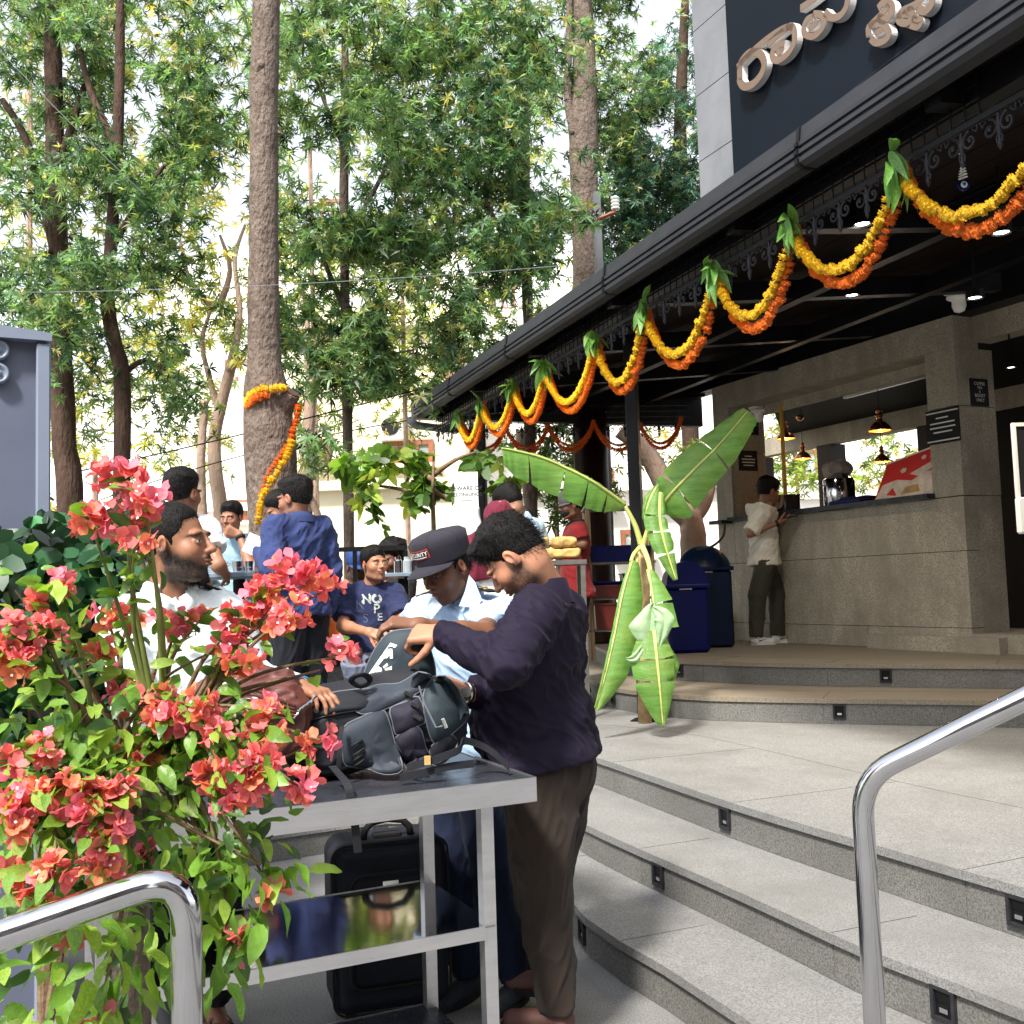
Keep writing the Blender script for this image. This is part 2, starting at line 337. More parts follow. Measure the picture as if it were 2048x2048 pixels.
for k in range(5):
    E = densify(EL[k], .22); EDG.append(E)
    z1 = EZ[k]; z0 = 0 if k == 0 else EZ[k - 1]
    nose = offs(E, 0)
    inner = offs(E, -.03)  # direction test below
    # interior side: away from the lower ground. For k<3 the raised side lies towards +x / +y of the polyline
    if k < 3: back = [(-30, E[-1][1]), (-30, 60 + k), (32, 60 + k), (32, -3), (E[0][0] + .3, -3)]
    else: back = [(E[-1][0], 20 + k), (14, 20 + k), (14, E[0][1])]
    # body of the step
    body = MB(); poly = list(E) + back
    area = sum(poly[i][0] * poly[(i + 1) % len(poly)][1] - poly[(i + 1) % len(poly)][0] * poly[i][1] for i in range(len(poly)))
    if area < 0: poly = poly[::-1]
    body.prism(poly, z0 - .02 if k else -.02, z1 - .033)
    st = body.build(['lower_step', 'middle_step', 'terrace', 'upper_step', 'platform'][k], M_granite_riser)
    tag(st, kind='structure', label=['lowest granite step of the front stairs', 'middle granite step of the front stairs', 'wide granite terrace above the front stairs', 'curved sandy step below the counter', 'sandy stone platform before the counter'][k])
    # tread: slabs cut across, overhanging nosing
    sgn = 1
    m = M_granite if k < 3 else M_platform
    if k < 3: dep = .62 if k < 2 else 1.2
    else: dep = .75
    # find which side is up
    c0 = Vector(E[len(E) // 2]); o1 = Vector(offs(E, .1)[len(E) // 2])
    inside_pt = Vector((1.5, 12.)) if k < 3 else Vector((3.5, 11.5))
    sgn = 1 if (o1 - inside_pt).length < (c0 - inside_pt).length else -1
    fr = offs(E, -.018 * sgn)
    # full top sheet
    top = MB(); poly2 = list(fr) + back
    if area < 0: poly2 = poly2[::-1]
    top.prism(poly2, z1 - .033, z1)
    tp = top.build('tread', m, st)
    gm = MB(); dj = .36 if k < 2 else (.95 if k == 2 else .5)
    for i in range(5, len(E) - 1, 5):
        if not (-2.5 < E[i][0] < 4.5): continue
        a_, b_ = Vector(offs(E, -.012 * sgn)[i]), Vector(offs(E, dj * sgn)[i]); t_ = (b_ - a_).normalized(); n_ = Vector((-t_.y, t_.x)) * .0016
        q_4 = [a_ - n_, b_ - n_, b_ + n_, a_ + n_]; gm.prism(q_4, z1 - .002, z1 + .0007)
    if k >= 2:
        ln = offs(E, dj * sgn)
        for i in range(len(ln) - 1):
            if not (-1.5 < ln[i][0] < 4.5) or ln[i][1] > 10.5: continue
            a_, b_ = Vector(ln[i]), Vector(ln[i + 1]); t_ = (b_ - a_).normalized(); n_ = Vector((-t_.y, t_.x)) * .0016; gm.prism([a_ - n_, b_ - n_, b_ + n_, a_ + n_], z1 - .002, z1 + .0006)
    gj = gm.build('joints', M_joint, st); gj['kind'] = 'stuff'
    # riser panels, each its own piece, stepped along the edge
    seg = 5; rf = offs(E, -.004 * sgn)
    for i in range(0, len(E) - 1, seg):
        a = [Vector(rf[j]) for j in range(i, min(i + seg, len(E) - 1) + 1)]
        if len(a) < 2: continue
        d0 = (a[1] - a[0]).normalized() * .0022; d1 = (a[-1] - a[-2]).normalized() * .0022
        a[0] = a[0] + d0; a[-1] = a[-1] - d1
        bk = [Vector(q) for q in offs([tuple(x) for x in a], .02 * sgn)]
        pm = MB(); pl = a + bk[::-1]
        ar = sum(pl[q].x * pl[(q + 1) % len(pl)].y - pl[(q + 1) % len(pl)].x * pl[q].y for q in range(len(pl)))
        if ar < 0: pl = pl[::-1]
        pm.prism(pl, z0 + .002, z1 - .034); pm.build('riser_panel', M_granite_riser, st)
# thin joints across the terrace and platform paving (recessed dark grout laid as slabs' edges)
def recess(lines, z, name, parent):
    m = MB()
    for (a, b) in lines:
        a = Vector(a); b = Vector(b); t = (b - a).normalized(); n = Vector((-t.y, t.x)) * .0022
        m.prism([a - n, b - n, b + n, a + n], z - .001, z + .0008)
    return m.build(name, M_joint, parent)
# ---------------------------------------------------------------- recessed step lights
SL = [(1, 0, .0), ]
def steplight(px, py, wpx, hpx, k, label):
    """step light set in riser k (top z EZ[k]); located on the riser polyline nearest the sight line"""
    z = (EZ[k] + (0 if k == 0 else EZ[k - 1])) / 2
    E = EDG[k]; best = None
    for i in range(len(E) - 1):
        a = Vector(E[i]); b = Vector(E[i + 1]); mid = (a + b) / 2
        d = ray(px, py); e = abs(mid.x - d.x * mid.y)
        if mid.y > 0 and d.x and (best is None or e < best[0]) and abs((z - HC) - d.z * mid.y) < .35: best = (e, a, b)
    _, a, b = best; d = ray(px, py)
    t = b - a; den = t.x - d.x * t.y; s = (d.x * a.y - a.x) / den if abs(den) > 1e-6 else .5
    p = a + t * max(-.5, min(1.5, s)); t.normalize(); n = Vector((t.y, -t.x))
    if n.dot(Vector((0, 0)) - p) < 0: n = -n
    rz = math.atan2(t.y, t.x)
    if (Matrix.Rotation(rz, 2) @ Vector((0, -1))).dot(n) < 0: rz += math.pi
    c = Vector((p.x + n.x * .006, p.y + n.y * .006, z))
    e = empty('step_light', c, label, 'step light', 'recessed step lights', rz)
    w, h = .085, .10
    def loc(m, nm, mt): o = link(nm, m.mesh(nm), mt, e); return o
    f = MB(); 
    for (cx, cz, sx, sz) in ((0, h / 2 - .006, w, .012), (0, -h / 2 + .006, w, .012), (-w / 2 + .006, 0, .012, h - .024), (w / 2 - .006, 0, .012, h - .024)):
        f.box((cx, -.004, cz), (sx, .016, sz))
    loc(f, 'frame', M_iron)
    q = MB(); q.box((0, .004, 0), (w - .024, .012, h - .024)); loc(q, 'lamp_recess', M_black)
    q = MB(); q.hexa([(-w / 2 + .013, -.004, .004), (w / 2 - .013, -.004, .004), (w / 2 - .013, -.0025, .004), (-w / 2 + .013, -.0025, .004), (-w / 2 + .013, -.006, h / 2 - .013), (w / 2 - .013, -.006, h / 2 - .013), (w / 2 - .013, 0, h / 2 - .013), (-w / 2 + .013, 0, h / 2 - .013)]); loc(q, 'hood', M_black)
    q = MB(); q.box((0, -.0045, -.018), (w * .34, .004, .014)); loc(q, 'lens', M_chrome)
for a in [(1453, 1628, 26, 44, 2, 'step light in the terrace riser left of the right handrail'), (2042, 1830, 30, 60, 2, 'step light in the terrace riser at the right picture edge'),
          (1320, 1748, 26, 54, 1, 'step light in the middle riser beside the man in brown trousers'), (1892, 2010, 50, 60, 1, 'step light low in the picture right of the handrail post'),
          (1169, 1870, 22, 60, 0, 'step light in the lowest riser touching the brown trousers'),
          (1680, 1440, 30, 28, 3, 'step light in the sandy upper step riser left of centre'), (1228, 1385, 12, 22, 3, 'step light in the upper step riser hidden behind the banana leaf'),
          (1772, 1353, 26, 26, 4, 'step light in the platform riser below the counter'), (1360, 1338, 14, 22, 4, 'step light in the platform riser below the white sneakers')]:
    steplight(*a)
# ---------------------------------------------------------------- counter building
A = Vector((.444, -.896)); Bv = Vector((.896, .444)); W0 = Vector((2.45, 11.6)); PZ = EZ[4]
def wp(t, s, z): q = W0 + A * t + Bv * s; return Vector((q.x, q.y, z))
def wbox(m, t0, t1, s0, s1, z0, z1): return m.hexa([wp(t0, s0, z0), wp(t1, s0, z0), wp(t1, s1, z0), wp(t0, s1, z0), wp(t0, s0, z1), wp(t1, s0, z1), wp(t1, s1, z1), wp(t0, s1, z1)])
ct = empty('counter_building', wp(1.5, 0, PZ), 'grey stone clad food counter building with open serving hatch', 'building')
def wpart(name, boxes, mt, parent=ct, lab=None):
    m = MB()
    for b in boxes: wbox(m, *b)
    o = m.build(name, mt, parent)
    if lab: o['label'] = lab
    return o
T0, T1 = -.2, 3.18          # left pier outer edge, right corner
TJ = .085                   # left pier width
ZC = 2.2                    # counter height
zs = [PZ, PZ + .2, PZ + .86, ZC - .03]
tt = [T0, 1.55, 2.75, T1]
for i in range(3):
    ts = {0: [T0, 2.0, T1], 1: [T0, T1], 2: [T0, .09, T1]}[i]
    for a, b in zip(ts[:-1], ts[1:]):
        wpart('wall_panel', [(a + .003, b - .003, 0, .16, zs[i] + .003, zs[i + 1] - .003)], M_wall)
wpart('wall_core', [(T0 + .01, T1 - .01, .012, .15, PZ, ZC - .04)], M_joint)
wpart('countertop', [(.09, T1 - .3, -.1, .42, ZC - .028, ZC + .015)], M_tabletop)
wpart('shelf_ledge', [(-.16, .07, -.16, -.002, ZC - .05, ZC - .01)], M_tabletop)
# piers
BZ0, BZ1 = 3.46, 3.74
for (a, b, c) in ((T0, TJ, .5), (2.86, T1, .47)):
    z0, z1 = ZC - .027, 2.95
    wpart('pier_panel', [(a, b, 0, c, z0 + .003, z1 - .003)], M_wall); wpart('pier_panel', [(a, b, 0, c, z1 + .003, BZ0)], M_wall)
wpart('lintel', [(T0, T1, 0, .30, BZ0 + .003, BZ1)], M_wall); wpart('lintel_soffit', [(TJ + .003, 2.857, .301, .36, BZ0 - .10, BZ1 - .1)], M_wall)
wpart('lintel_top', [(T0, 7, .302, .6, BZ0 + .2, BZ1 + .35)], M_interior)
wpart('wall_panel', [(T1 - .17, T1 - .002, .163, .467, PZ + .01, ZC - .03)], M_wall)
wpart('eave_beam', [(T0 - 1.6, T1 + 2, .03, .26, BZ1 + .003, 4.12)], M_black)
# right return beyond the corner: wall face going back along Bv, then dark doorway
wpart('doorway_lintel', [(T1 + .003, T1 + 3.2, .24, .46, 3.52, 3.98)], M_wall)
wpart('plinth_step', [(2.45, T1 + 3, -.02, .9, PZ + .0, PZ + .155)], M_wall, lab='low stone step under the right doorway')
wpart('plinth_step', [(2.1, T1 + .35, -.12, -.022, PZ + .0, PZ + .13)], M_wall)
wpart('corner_block', [(-.38, .02, -.42, -.13, PZ, PZ + .32)], M_granite_riser, lab='grey granite block at the left end of the counter wall')
# room behind the hatch
def wquad(name, ts, z0, z1, mt, lab=None):
    m = MB(); m.hexa([wp(t, s_, z0) for t, s_ in ts] + [wp(t, s_, z1) for t, s_ in ts]); o = m.build(name, mt, ct)
    if lab: o['label'] = lab
    return o
RQ = [(.0, .61), (6.5, .61), (6.5, 4.2), (-3.75, 4.2)]
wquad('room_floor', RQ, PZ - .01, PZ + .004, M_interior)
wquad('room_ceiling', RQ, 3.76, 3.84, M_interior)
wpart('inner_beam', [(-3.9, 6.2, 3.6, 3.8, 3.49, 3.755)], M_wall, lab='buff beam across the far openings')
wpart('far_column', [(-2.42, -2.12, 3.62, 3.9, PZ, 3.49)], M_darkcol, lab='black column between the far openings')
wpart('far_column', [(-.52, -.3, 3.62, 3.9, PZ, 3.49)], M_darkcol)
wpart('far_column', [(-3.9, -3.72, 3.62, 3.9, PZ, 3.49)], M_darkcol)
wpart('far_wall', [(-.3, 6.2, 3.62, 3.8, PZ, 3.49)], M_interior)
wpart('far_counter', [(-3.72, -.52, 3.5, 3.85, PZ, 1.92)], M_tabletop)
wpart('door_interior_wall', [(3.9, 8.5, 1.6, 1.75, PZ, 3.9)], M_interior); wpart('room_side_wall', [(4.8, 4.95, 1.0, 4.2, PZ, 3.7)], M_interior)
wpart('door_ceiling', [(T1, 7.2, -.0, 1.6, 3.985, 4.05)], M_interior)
# ceiling light strip + small downlights inside room
# ---------------------------------------------------------------- canopy roof
Ec = Vector((-.3452, .9385)); Nc = Vector((.9385, .3452))      # along eave (receding) and inward
C0 = Vector((1.71, 4.36))                                        # on the lace line
def cp(t, s, z): q = C0 + Ec * t + Nc * s; return Vector((q.x, q.y, z))
TE = 7.35; TS = -4.2
roof = empty('canopy_roof', cp(2, 1, .49), 'dark canopy roof with ribbed charcoal gutter over the terrace', 'canopy')
def cbox(m, t0, t1, s0, s1, z0, z1, z0b=None, z1b=None):
    z0b = z0 if z0b is None else z0b; z1b = z1 if z1b is None else z1b
    return m.hexa([cp(t0, s0, z0), cp(t0, s1, z0b), cp(t1, s1, z0b), cp(t1, s0, z0), cp(t0, s0, z1), cp(t0, s1, z1b), cp(t1, s1, z1b), cp(t1, s0, z1)])
m = MB(); cbox(m, TS, TE, -.16, 3.4, 3.53, 3.585, 3.98, 4.04); m.build('roof_sheet', M_gutter, roof)
# gutter in lengths, each with three ribs and a bracket at the joint
gl = [TS, -1.9, .35, 2.45, 4.35, 6.0, TE]
for a, b in zip(gl[:-1], gl[1:]):
    m = MB(); prof = [(-.16, 3.585), (-.215, 3.585), (-.225, 3.51), (-.235, 3.508), (-.235, 3.49), (-.222, 3.487), (-.222, 3.474), (-.238, 3.471), (-.238, 3.452), (-.224, 3.449), (-.224, 3.436), (-.238, 3.433), (-.236, 3.412), (-.21, 3.395), (-.14, 3.395), (-.13, 3.42), (-.13, 3.53), (-.16, 3.53)]
    pa = [cp(a + .004, s, z) for s, z in prof]; m.extr(pa[::-1], cp(b - .004, 0, 0) - cp(a + .004, 0, 0)); m.build('gutter', M_gutter, roof)
    k = MB(); k.extr([cp(a - .012, s * 1.02 - .004, z - .004 if z < 3.45 else z) for s, z in prof][::-1], cp(a + .012, 0, 0) - cp(a - .012, 0, 0)); k.build('gutter_bracket', M_black, roof)
# far return of the gutter
m = MB(); m.hexa([cp(TE, -.23, 3.40), cp(TE + .12, -.23, 3.40), cp(TE + .12, 3.4, 3.40), cp(TE, 3.4, 3.40), cp(TE, -.23, 3.585), cp(TE + .12, -.23, 3.585), cp(TE + .12, 3.4, 3.95), cp(TE, 3.4, 3.95)]); m.build('gutter_return', M_gutter, roof)
m = MB(); m.tube([cp(TE - .1, -.3, 3.36), cp(TE + .05, -.2, 3.33), cp(TE + .2, .1, 3.33), cp(TE + .25, .35, 3.33)], .045, 12); m.build('downpipe', mat('grey_pvc', (.32, .33, .36), .4), roof, True)
# soffit boards (each a piece) and beams
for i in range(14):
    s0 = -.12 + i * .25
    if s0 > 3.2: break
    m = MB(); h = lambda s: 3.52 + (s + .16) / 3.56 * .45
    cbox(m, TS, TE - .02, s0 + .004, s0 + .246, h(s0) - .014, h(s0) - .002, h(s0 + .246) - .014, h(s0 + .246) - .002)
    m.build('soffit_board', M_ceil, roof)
for t in [-3.4, -1.9, -.4, 1.1, 2.6, 4.1, 5.6, 7.1]:
    m = MB(); cbox(m, t, t + .09, -.1, 3.3, 3.37, 3.50, 3.72, 3.86); m.build('rafter', M_black, roof)
for s, z in ((.03, 3.36), (1.35, 3.50), (2.5, 3.62)):
    m = MB(); cbox(m, TS, TE - .03, s, s + .08, z, z + .13); m.build('purlin', M_black, roof)
# iron grid above the lace
m = MB()
for z in (3.30, 3.36, 3.42, 3.48): cbox(m, -.5, TE, -.006, .004, z - .003, z + .003)
for i in range(int((TE + .5) / .075)):
    t = -.5 + i * .075; cbox(m, t - .003, t + .003, -.011, -.006, 3.28, 3.5)
m.build('iron_grid', M_black, roof)['kind'] = 'stuff'
m = MB(); cbox(m, TS, TE, -.012, .012, 3.262, 3.285); m.build('lace_rail', M_black, roof)
# cast iron lace: one shared module
def scroll_mesh():
    m = MB()
    def spiral(cx, cz, r, turns, s, a0):
        pts = []
        for i in range(22):
            u = i / 21; th = a0 + s * u * turns * 2 * math.pi; rr = r * (1 - .78 * u)
            pts.append((cx + rr * math.cos(th), 0, cz + rr * math.sin(th)))
        return pts
    for s in (-1, 1):
        m.tube(spiral(s * .045, -.052, .040, 1.15, s, math.pi / 2), .0055, 5)
        m.tube([(s * .088, 0, 0), (s * .08, 0, -.03), (s * .06, 0, -.012)], .004, 5)
        m.box((s * .045, 0, -.052), (.012, .008, .012))
    m.tube([(0, 0, 0), (0, 0, -.06), (.0, 0, -.10), (0, 0, -.13), (0, 0, -.15)], [.006, .012, .006, .011, .001], 6)
    for s in (-1, 1): m.tube([(0, 0, -.075), (s * .014, 0, -.10), (s * .010, 0, -.12)], .004, 5)
    return m.mesh('iron_scroll')
lace = empty('iron_lace', cp(2, 0, 3.26), 'row of dark cast iron scrolls hanging below the canopy edge', 'ironwork', rz=math.atan2(Ec.y, Ec.x))
lm = scroll_mesh(); lm.materials.append(M_iron)
li = worldinv(lace)
n = int((TE + 2.2) / .19)
for i in range(n):
    o = bpy.data.objects.new('iron_scroll', lm); COL.objects.link(o); o.parent = lace; o.location = li @ cp(-2.1 + i * .19, 0, 3.262)
    o['kind'] = 'part' if False else o.get('kind', '') or ''
    del o['kind']
# far side lace and grid
FA, FB = Vector((-.72, 10.95)), Vector((2.0, 11.25)); fd = (FB - FA).normalized()
lace2 = empty('iron_lace', (FA.x, FA.y, 3.26), 'row of iron scrolls and grid on the far side of the canopy', 'ironwork', rz=math.atan2(fd.y, fd.x))
for i in range(14):
    o = bpy.data.objects.new('iron_scroll', lm); COL.objects.link(o); o.parent = lace2; o.location = (.1 + i * .19, 0, 0)
m = MB(); L2 = (FB - FA).length
for z in (.02, .08, .14, .2): m.box((L2 / 2, 0, z), (L2, .008, .006))
for i in range(int(L2 / .075)): m.box((i * .075, -.006, .11), (.006, .006, .2))
link('iron_grid', m.mesh('iron_grid'), M_black, lace2)['kind'] = 'stuff'
# posts and column
def post(p, w, ztop, z0, label, rz=-.35, cat='post'):
    e = empty('canopy_post', (p[0], p[1], z0), label, cat, None, rz)
    m = MB(); m.box((0, 0, (ztop - z0) / 2 + .006), (w, w, ztop - z0 - .012), 0, .006); link('shaft', m.mesh('shaft'), M_black, e)
    m = MB(); m.box((0, 0, .004), (w * 2, w * 2, .008)); link('base_plate', m.mesh('base_plate'), M_black, e)
    return e
p1 = at(966, 1000, 10.3); p2 = at(1272, 1000, 7.75)
post((p1.x, p1.y), .075, 3.36, EZ[2], 'black steel canopy post nearest the far left corner')
post((p2.x, p2.y), .09, 3.4, EZ[2], 'black steel canopy post behind the banana leaves')
pc = at(1185, 1000, 12.0)
cl = empty('round_column', (pc.x, pc.y, PZ), 'thick dark brown round column behind the paper parcels', 'column')
m = MB(); m.lathe([(.001, 0), (.24, 0), (.24, .03), (.215, .05), (.205, 1.2), (.20, 2.85), (.001, 2.85)], (pc.x, pc.y, PZ), 28); m.build('shaft', M_darkcol, cl, True)
# downlights under the canopy
for i, (px, py, D, lab) in enumerate([(1725, 450, 5.6, 'largest drum downlight beside the right garland'), (2003, 467, 5.4, 'downlight at the right picture edge above the door'), (1704, 592, 7.2, 'downlight above the middle of the serving hatch'), (1484, 580, 8.0, 'small downlight behind the fourth leaf bunch'),
                          (1488, 683, 9.0, 'small downlight over the left garland loop'), (1950, 597, 6.3, 'downlight next to the white camera dome'), (1628, 790, 12.2, 'tiny downlight inside the hatch room'), (2022, 736, 8.6, 'downlight inside the dark doorway'), (1705, 673, 9.4, 'faint drum downlight above the lintel')]):
    c = at(px, py, D); big = i == 0
    e = empty('downlight', c, lab, 'lamp', 'round downlights under the canopy'); r = .055 if i < 6 else .045
    L = .16 if i in (0, 4, 8) else .05
    m = MB(); m.lathe([(.001, L), (r, L), (r, 0), (r * .86, 0), (r * .82, .012), (.001, .012)], (0, 0, 0), 20); link('housing', m.mesh('housing', smooth=False), M_black, e)
    if i != 8:
        m = MB(); m.lathe([(.001, .008), (r * .7, .008), (r * .7, .010), (.001, .010)], (0, 0, 0), 16); link('diffuser', m.mesh('diffuser'), M_led, e)
    if i in (0, 1, 2, 3, 4, 5):
        ld = bpy.data.lights.new('downlight_beam', 'SPOT'); ld.energy = 34; ld.color = (1, .86, .66); ld.spot_size = R(125); ld.spot_blend = 1; ld.shadow_soft_size = .05; lo_ = bpy.data.objects.new('downlight_beam', ld); COL.objects.link(lo_); lo_.location = c - Vector((0, 0, .03))
    m = MB(); m.tube([(0, 0, L), (0, 0, L + .35)], .008, 6); link('stem', m.mesh('stem'), M_black, e)
# ---------------------------------------------------------------- tower with the sign
TA = Vector((.42, -.9075)); TB = Vector((.9075, .42)); q = at(1400, 380, 8.3); T_0 = Vector((q.x, q.y))
def tp(t, z, s=0): q = T_0 + TA * t + TB * s; return Vector((q.x, q.y, z))
tw = empty('sign_tower', tp(2, 3.6), 'pale grey panelled tower carrying the navy sign', 'building')
m = MB(); m.hexa([tp(0.004, 4.0, .02), tp(5, 4.0, .02), tp(5, 4.0, 2), tp(0.004, 4.0, 2), tp(0.004, 8.6, .02), tp(5, 8.6, .02), tp(5, 8.6, 2), tp(0.004, 8.6, 2)]); m.build('tower_core', M_joint, tw)
zz = [3.9, 4.42, 4.98, 5.54, 6.1, 6.66, 7.2, 7.8]
for a, b in zip(zz[:-1], zz[1:]):
    for t0, t1 in ((0, .62), (.62, 2.2), (2.2, 5)):
        m = MB(); m.hexa([tp(t0 + .003, a + .004, 0), tp(t1 - .003, a + .004, 0), tp(t1 - .003, a + .004, .03), tp(t0 + .003, a + .004, .03), tp(t0 + .003, b - .004, 0), tp(t1 - .003, b - .004, 0), tp(t1 - .003, b - .004, .03), tp(t0 + .003, b - .004, .03)])
        m.build('cladding_panel', M_tower, tw)
def isect(px, py, s=0):
    d = ray(px, py); o = T_0 + TB * s
    # o + TA t = d.xy * D
    # o.x + TA.x t = d.x D ; o.y + TA.y t = D
    t = (d.x * o.y - o.x) / (TA.x - d.x * TA.y); D = o.y + TA.y * t
    return t, HC + d.z * D
t0s, _ = isect(1460, 200, -.06)
sg = empty('restaurant_sign', tp(t0s, 4.6, -.06), 'navy sign board with raised bronze Kannada lettering', 'sign')
m = MB(); m.hexa([tp(t0s, 3.7, -.06), tp(5, 3.7, -.06), tp(5, 3.7, -.002), tp(t0s, 3.7, -.002), tp(t0s, 7.4, -.06), tp(5, 7.4, -.06), tp(5, 7.4, -.002), tp(t0s, 7.4, -.002)]); m.build('board', M_signb, sg)
m = MB()
ta, za = isect(1545, 305, -.06); tb, zb = isect(1860, 60, -.06); m.hexa([tp(ta, za, -.063), tp(tb, zb, -.063), tp(tb, zb, -.061), tp(ta, za, -.061), tp(ta, za + .006, -.063), tp(tb, zb + .006, -.063), tp(tb, zb + .006, -.061), tp(ta, za + .006, -.061)])
m.build('board_seam', M_iron, sg)
def stroke(pts_px, w, closed=False, dep=.055):
    """letter stroke drawn in the sign plane from its outline centre line; flat bronze face, white sides"""
    P = [isect(px, py, -.11) for px, py in pts_px]
    V = [Vector((t, z)) for t, z in P]
    # smooth
    D2 = []
    n = len(V)
    for i in range(n if closed else n - 1):
        p0 = V[(i - 1) % n] if closed else V[max(i - 1, 0)]; p1 = V[i]; p2 = V[(i + 1) % n]; p3 = V[(i + 2) % n] if closed else V[min(i + 2, n - 1)]
        for k in range(6):
            t = k / 6; D2.append(.5 * ((2 * p1) + (-p0 + p2) * t + (2 * p0 - 5 * p1 + 4 * p2 - p3) * t * t + (-p0 + 3 * p1 - 3 * p2 + p3) * t ** 3))
    if not closed: D2.append(V[-1])
    n = len(D2); Lf = []; Rt = []
    for i in range(n):
        a = D2[(i - 1) % n] if closed else D2[max(i - 1, 0)]; b = D2[(i + 1) % n] if closed else D2[min(i + 1, n - 1)]
        t = (b - a).normalized(); nn = Vector((-t.y, t.x)); ww = w / 2
        Lf.append(D2[i] + nn * ww); Rt.append(D2[i] - nn * ww)
    m = MB(); side = MB()
    for i in range(n if closed else n - 1):
        j = (i + 1) % n; f = -.11 - dep / 2
        quad = [Lf[i], Rt[i], Rt[j], Lf[j]]
        m.add([tp(v.x, v.y, f) for v in quad] + [tp(v.x, v.y, f + .003) for v in quad], [(0, 1, 2, 3), (7, 6, 5, 4)])
        side.add([tp(v.x, v.y, f + .003) for v in quad] + [tp(v.x, v.y, f + dep) for v in quad], [(0, 3, 7, 4), (1, 2, 6, 5)])
        if not closed and i in (0, n - 2):
            e = (0, 1) if i == 0 else (3, 2); side.add([tp(quad[e[0]].x, quad[e[0]].y, f), tp(quad[e[1]].x, quad[e[1]].y, f), tp(quad[e[1]].x, quad[e[1]].y, f + dep), tp(quad[e[0]].x, quad[e[0]].y, f + dep)], [(0, 1, 2, 3)])
    return m, side
def letter(strokes):
    A_ = MB(); S_ = MB()
    for st in strokes:
        pts, w, cl_ = st; a, b = stroke(pts, w, cl_); o = a.build('letter_stroke', M_bronze, sg); b.build('stroke_side', M_lwhite, o)
C1 = lambda x, y: (1360 + x * .3623, y * .3623)
def cc(L): return [C1(*p) for p in L]
letter([(cc([(345, 430), (350, 350), (400, 295), (455, 300), (480, 350), (465, 410), (420, 465), (370, 480), (345, 450)]), .060, True),
        (cc([(330, 375), (400, 300), (500, 215), (590, 160), (640, 155)]), .050, False)])
letter([(cc([(500, 250), (560, 195), (620, 150), (645, 170), (645, 240), (610, 300), (560, 335), (530, 325), (528, 285), (560, 255), (595, 245)]), .052, False), (cc([(550, 300), (575, 280), (580, 262)]), .05, False)])
letter([(cc([(680, 50), (740, 10), (790, -30)]), .050, False), (cc([(755, 95), (720, 110), (700, 150), (705, 190), (750, 205), (795, 170), (815, 120), (790, 85), (750, 80)]), .045, False), (cc([(725, 165), (760, 140), (775, 110)]), .045, False),
        (cc([(815, 70), (850, 100), (900, 90), (935, 40), (945, -20)]), .050, False)])
letter([(cc([(1060, 150), (1100, 110), (1150, 60), (1170, 30)]), .045, False), (cc([(1060, 200), (1060, 150), (1110, 130), (1150, 150), (1170, 190), (1150, 225), (1100, 240), (1070, 215)]), .045, False), (cc([(1110, 50), (1140, 20), (1180, 30), (1185, 75), (1150, 115), (1120, 105), (1125, 80)]), .05, False), (cc([(1095, 190), (1120, 175), (1130, 160)]), .04, False)])
letter([(cc([(1225, 110), (1240, 70), (1290, 45), (1330, 20), (1360, -20)]), .05, False), (cc([(1225, 75), (1228, 120), (1270, 130), (1300, 95), (1290, 60), (1260, 75), (1255, 100)]), .045, False), (cc([(1290, 140), (1330, 150), (1345, 120), (1310, 110), (1330, 85)]), .045, False), (cc([(1330, 50), (1370, 65), (1405, 30), (1410, -20)]), .05, False)])
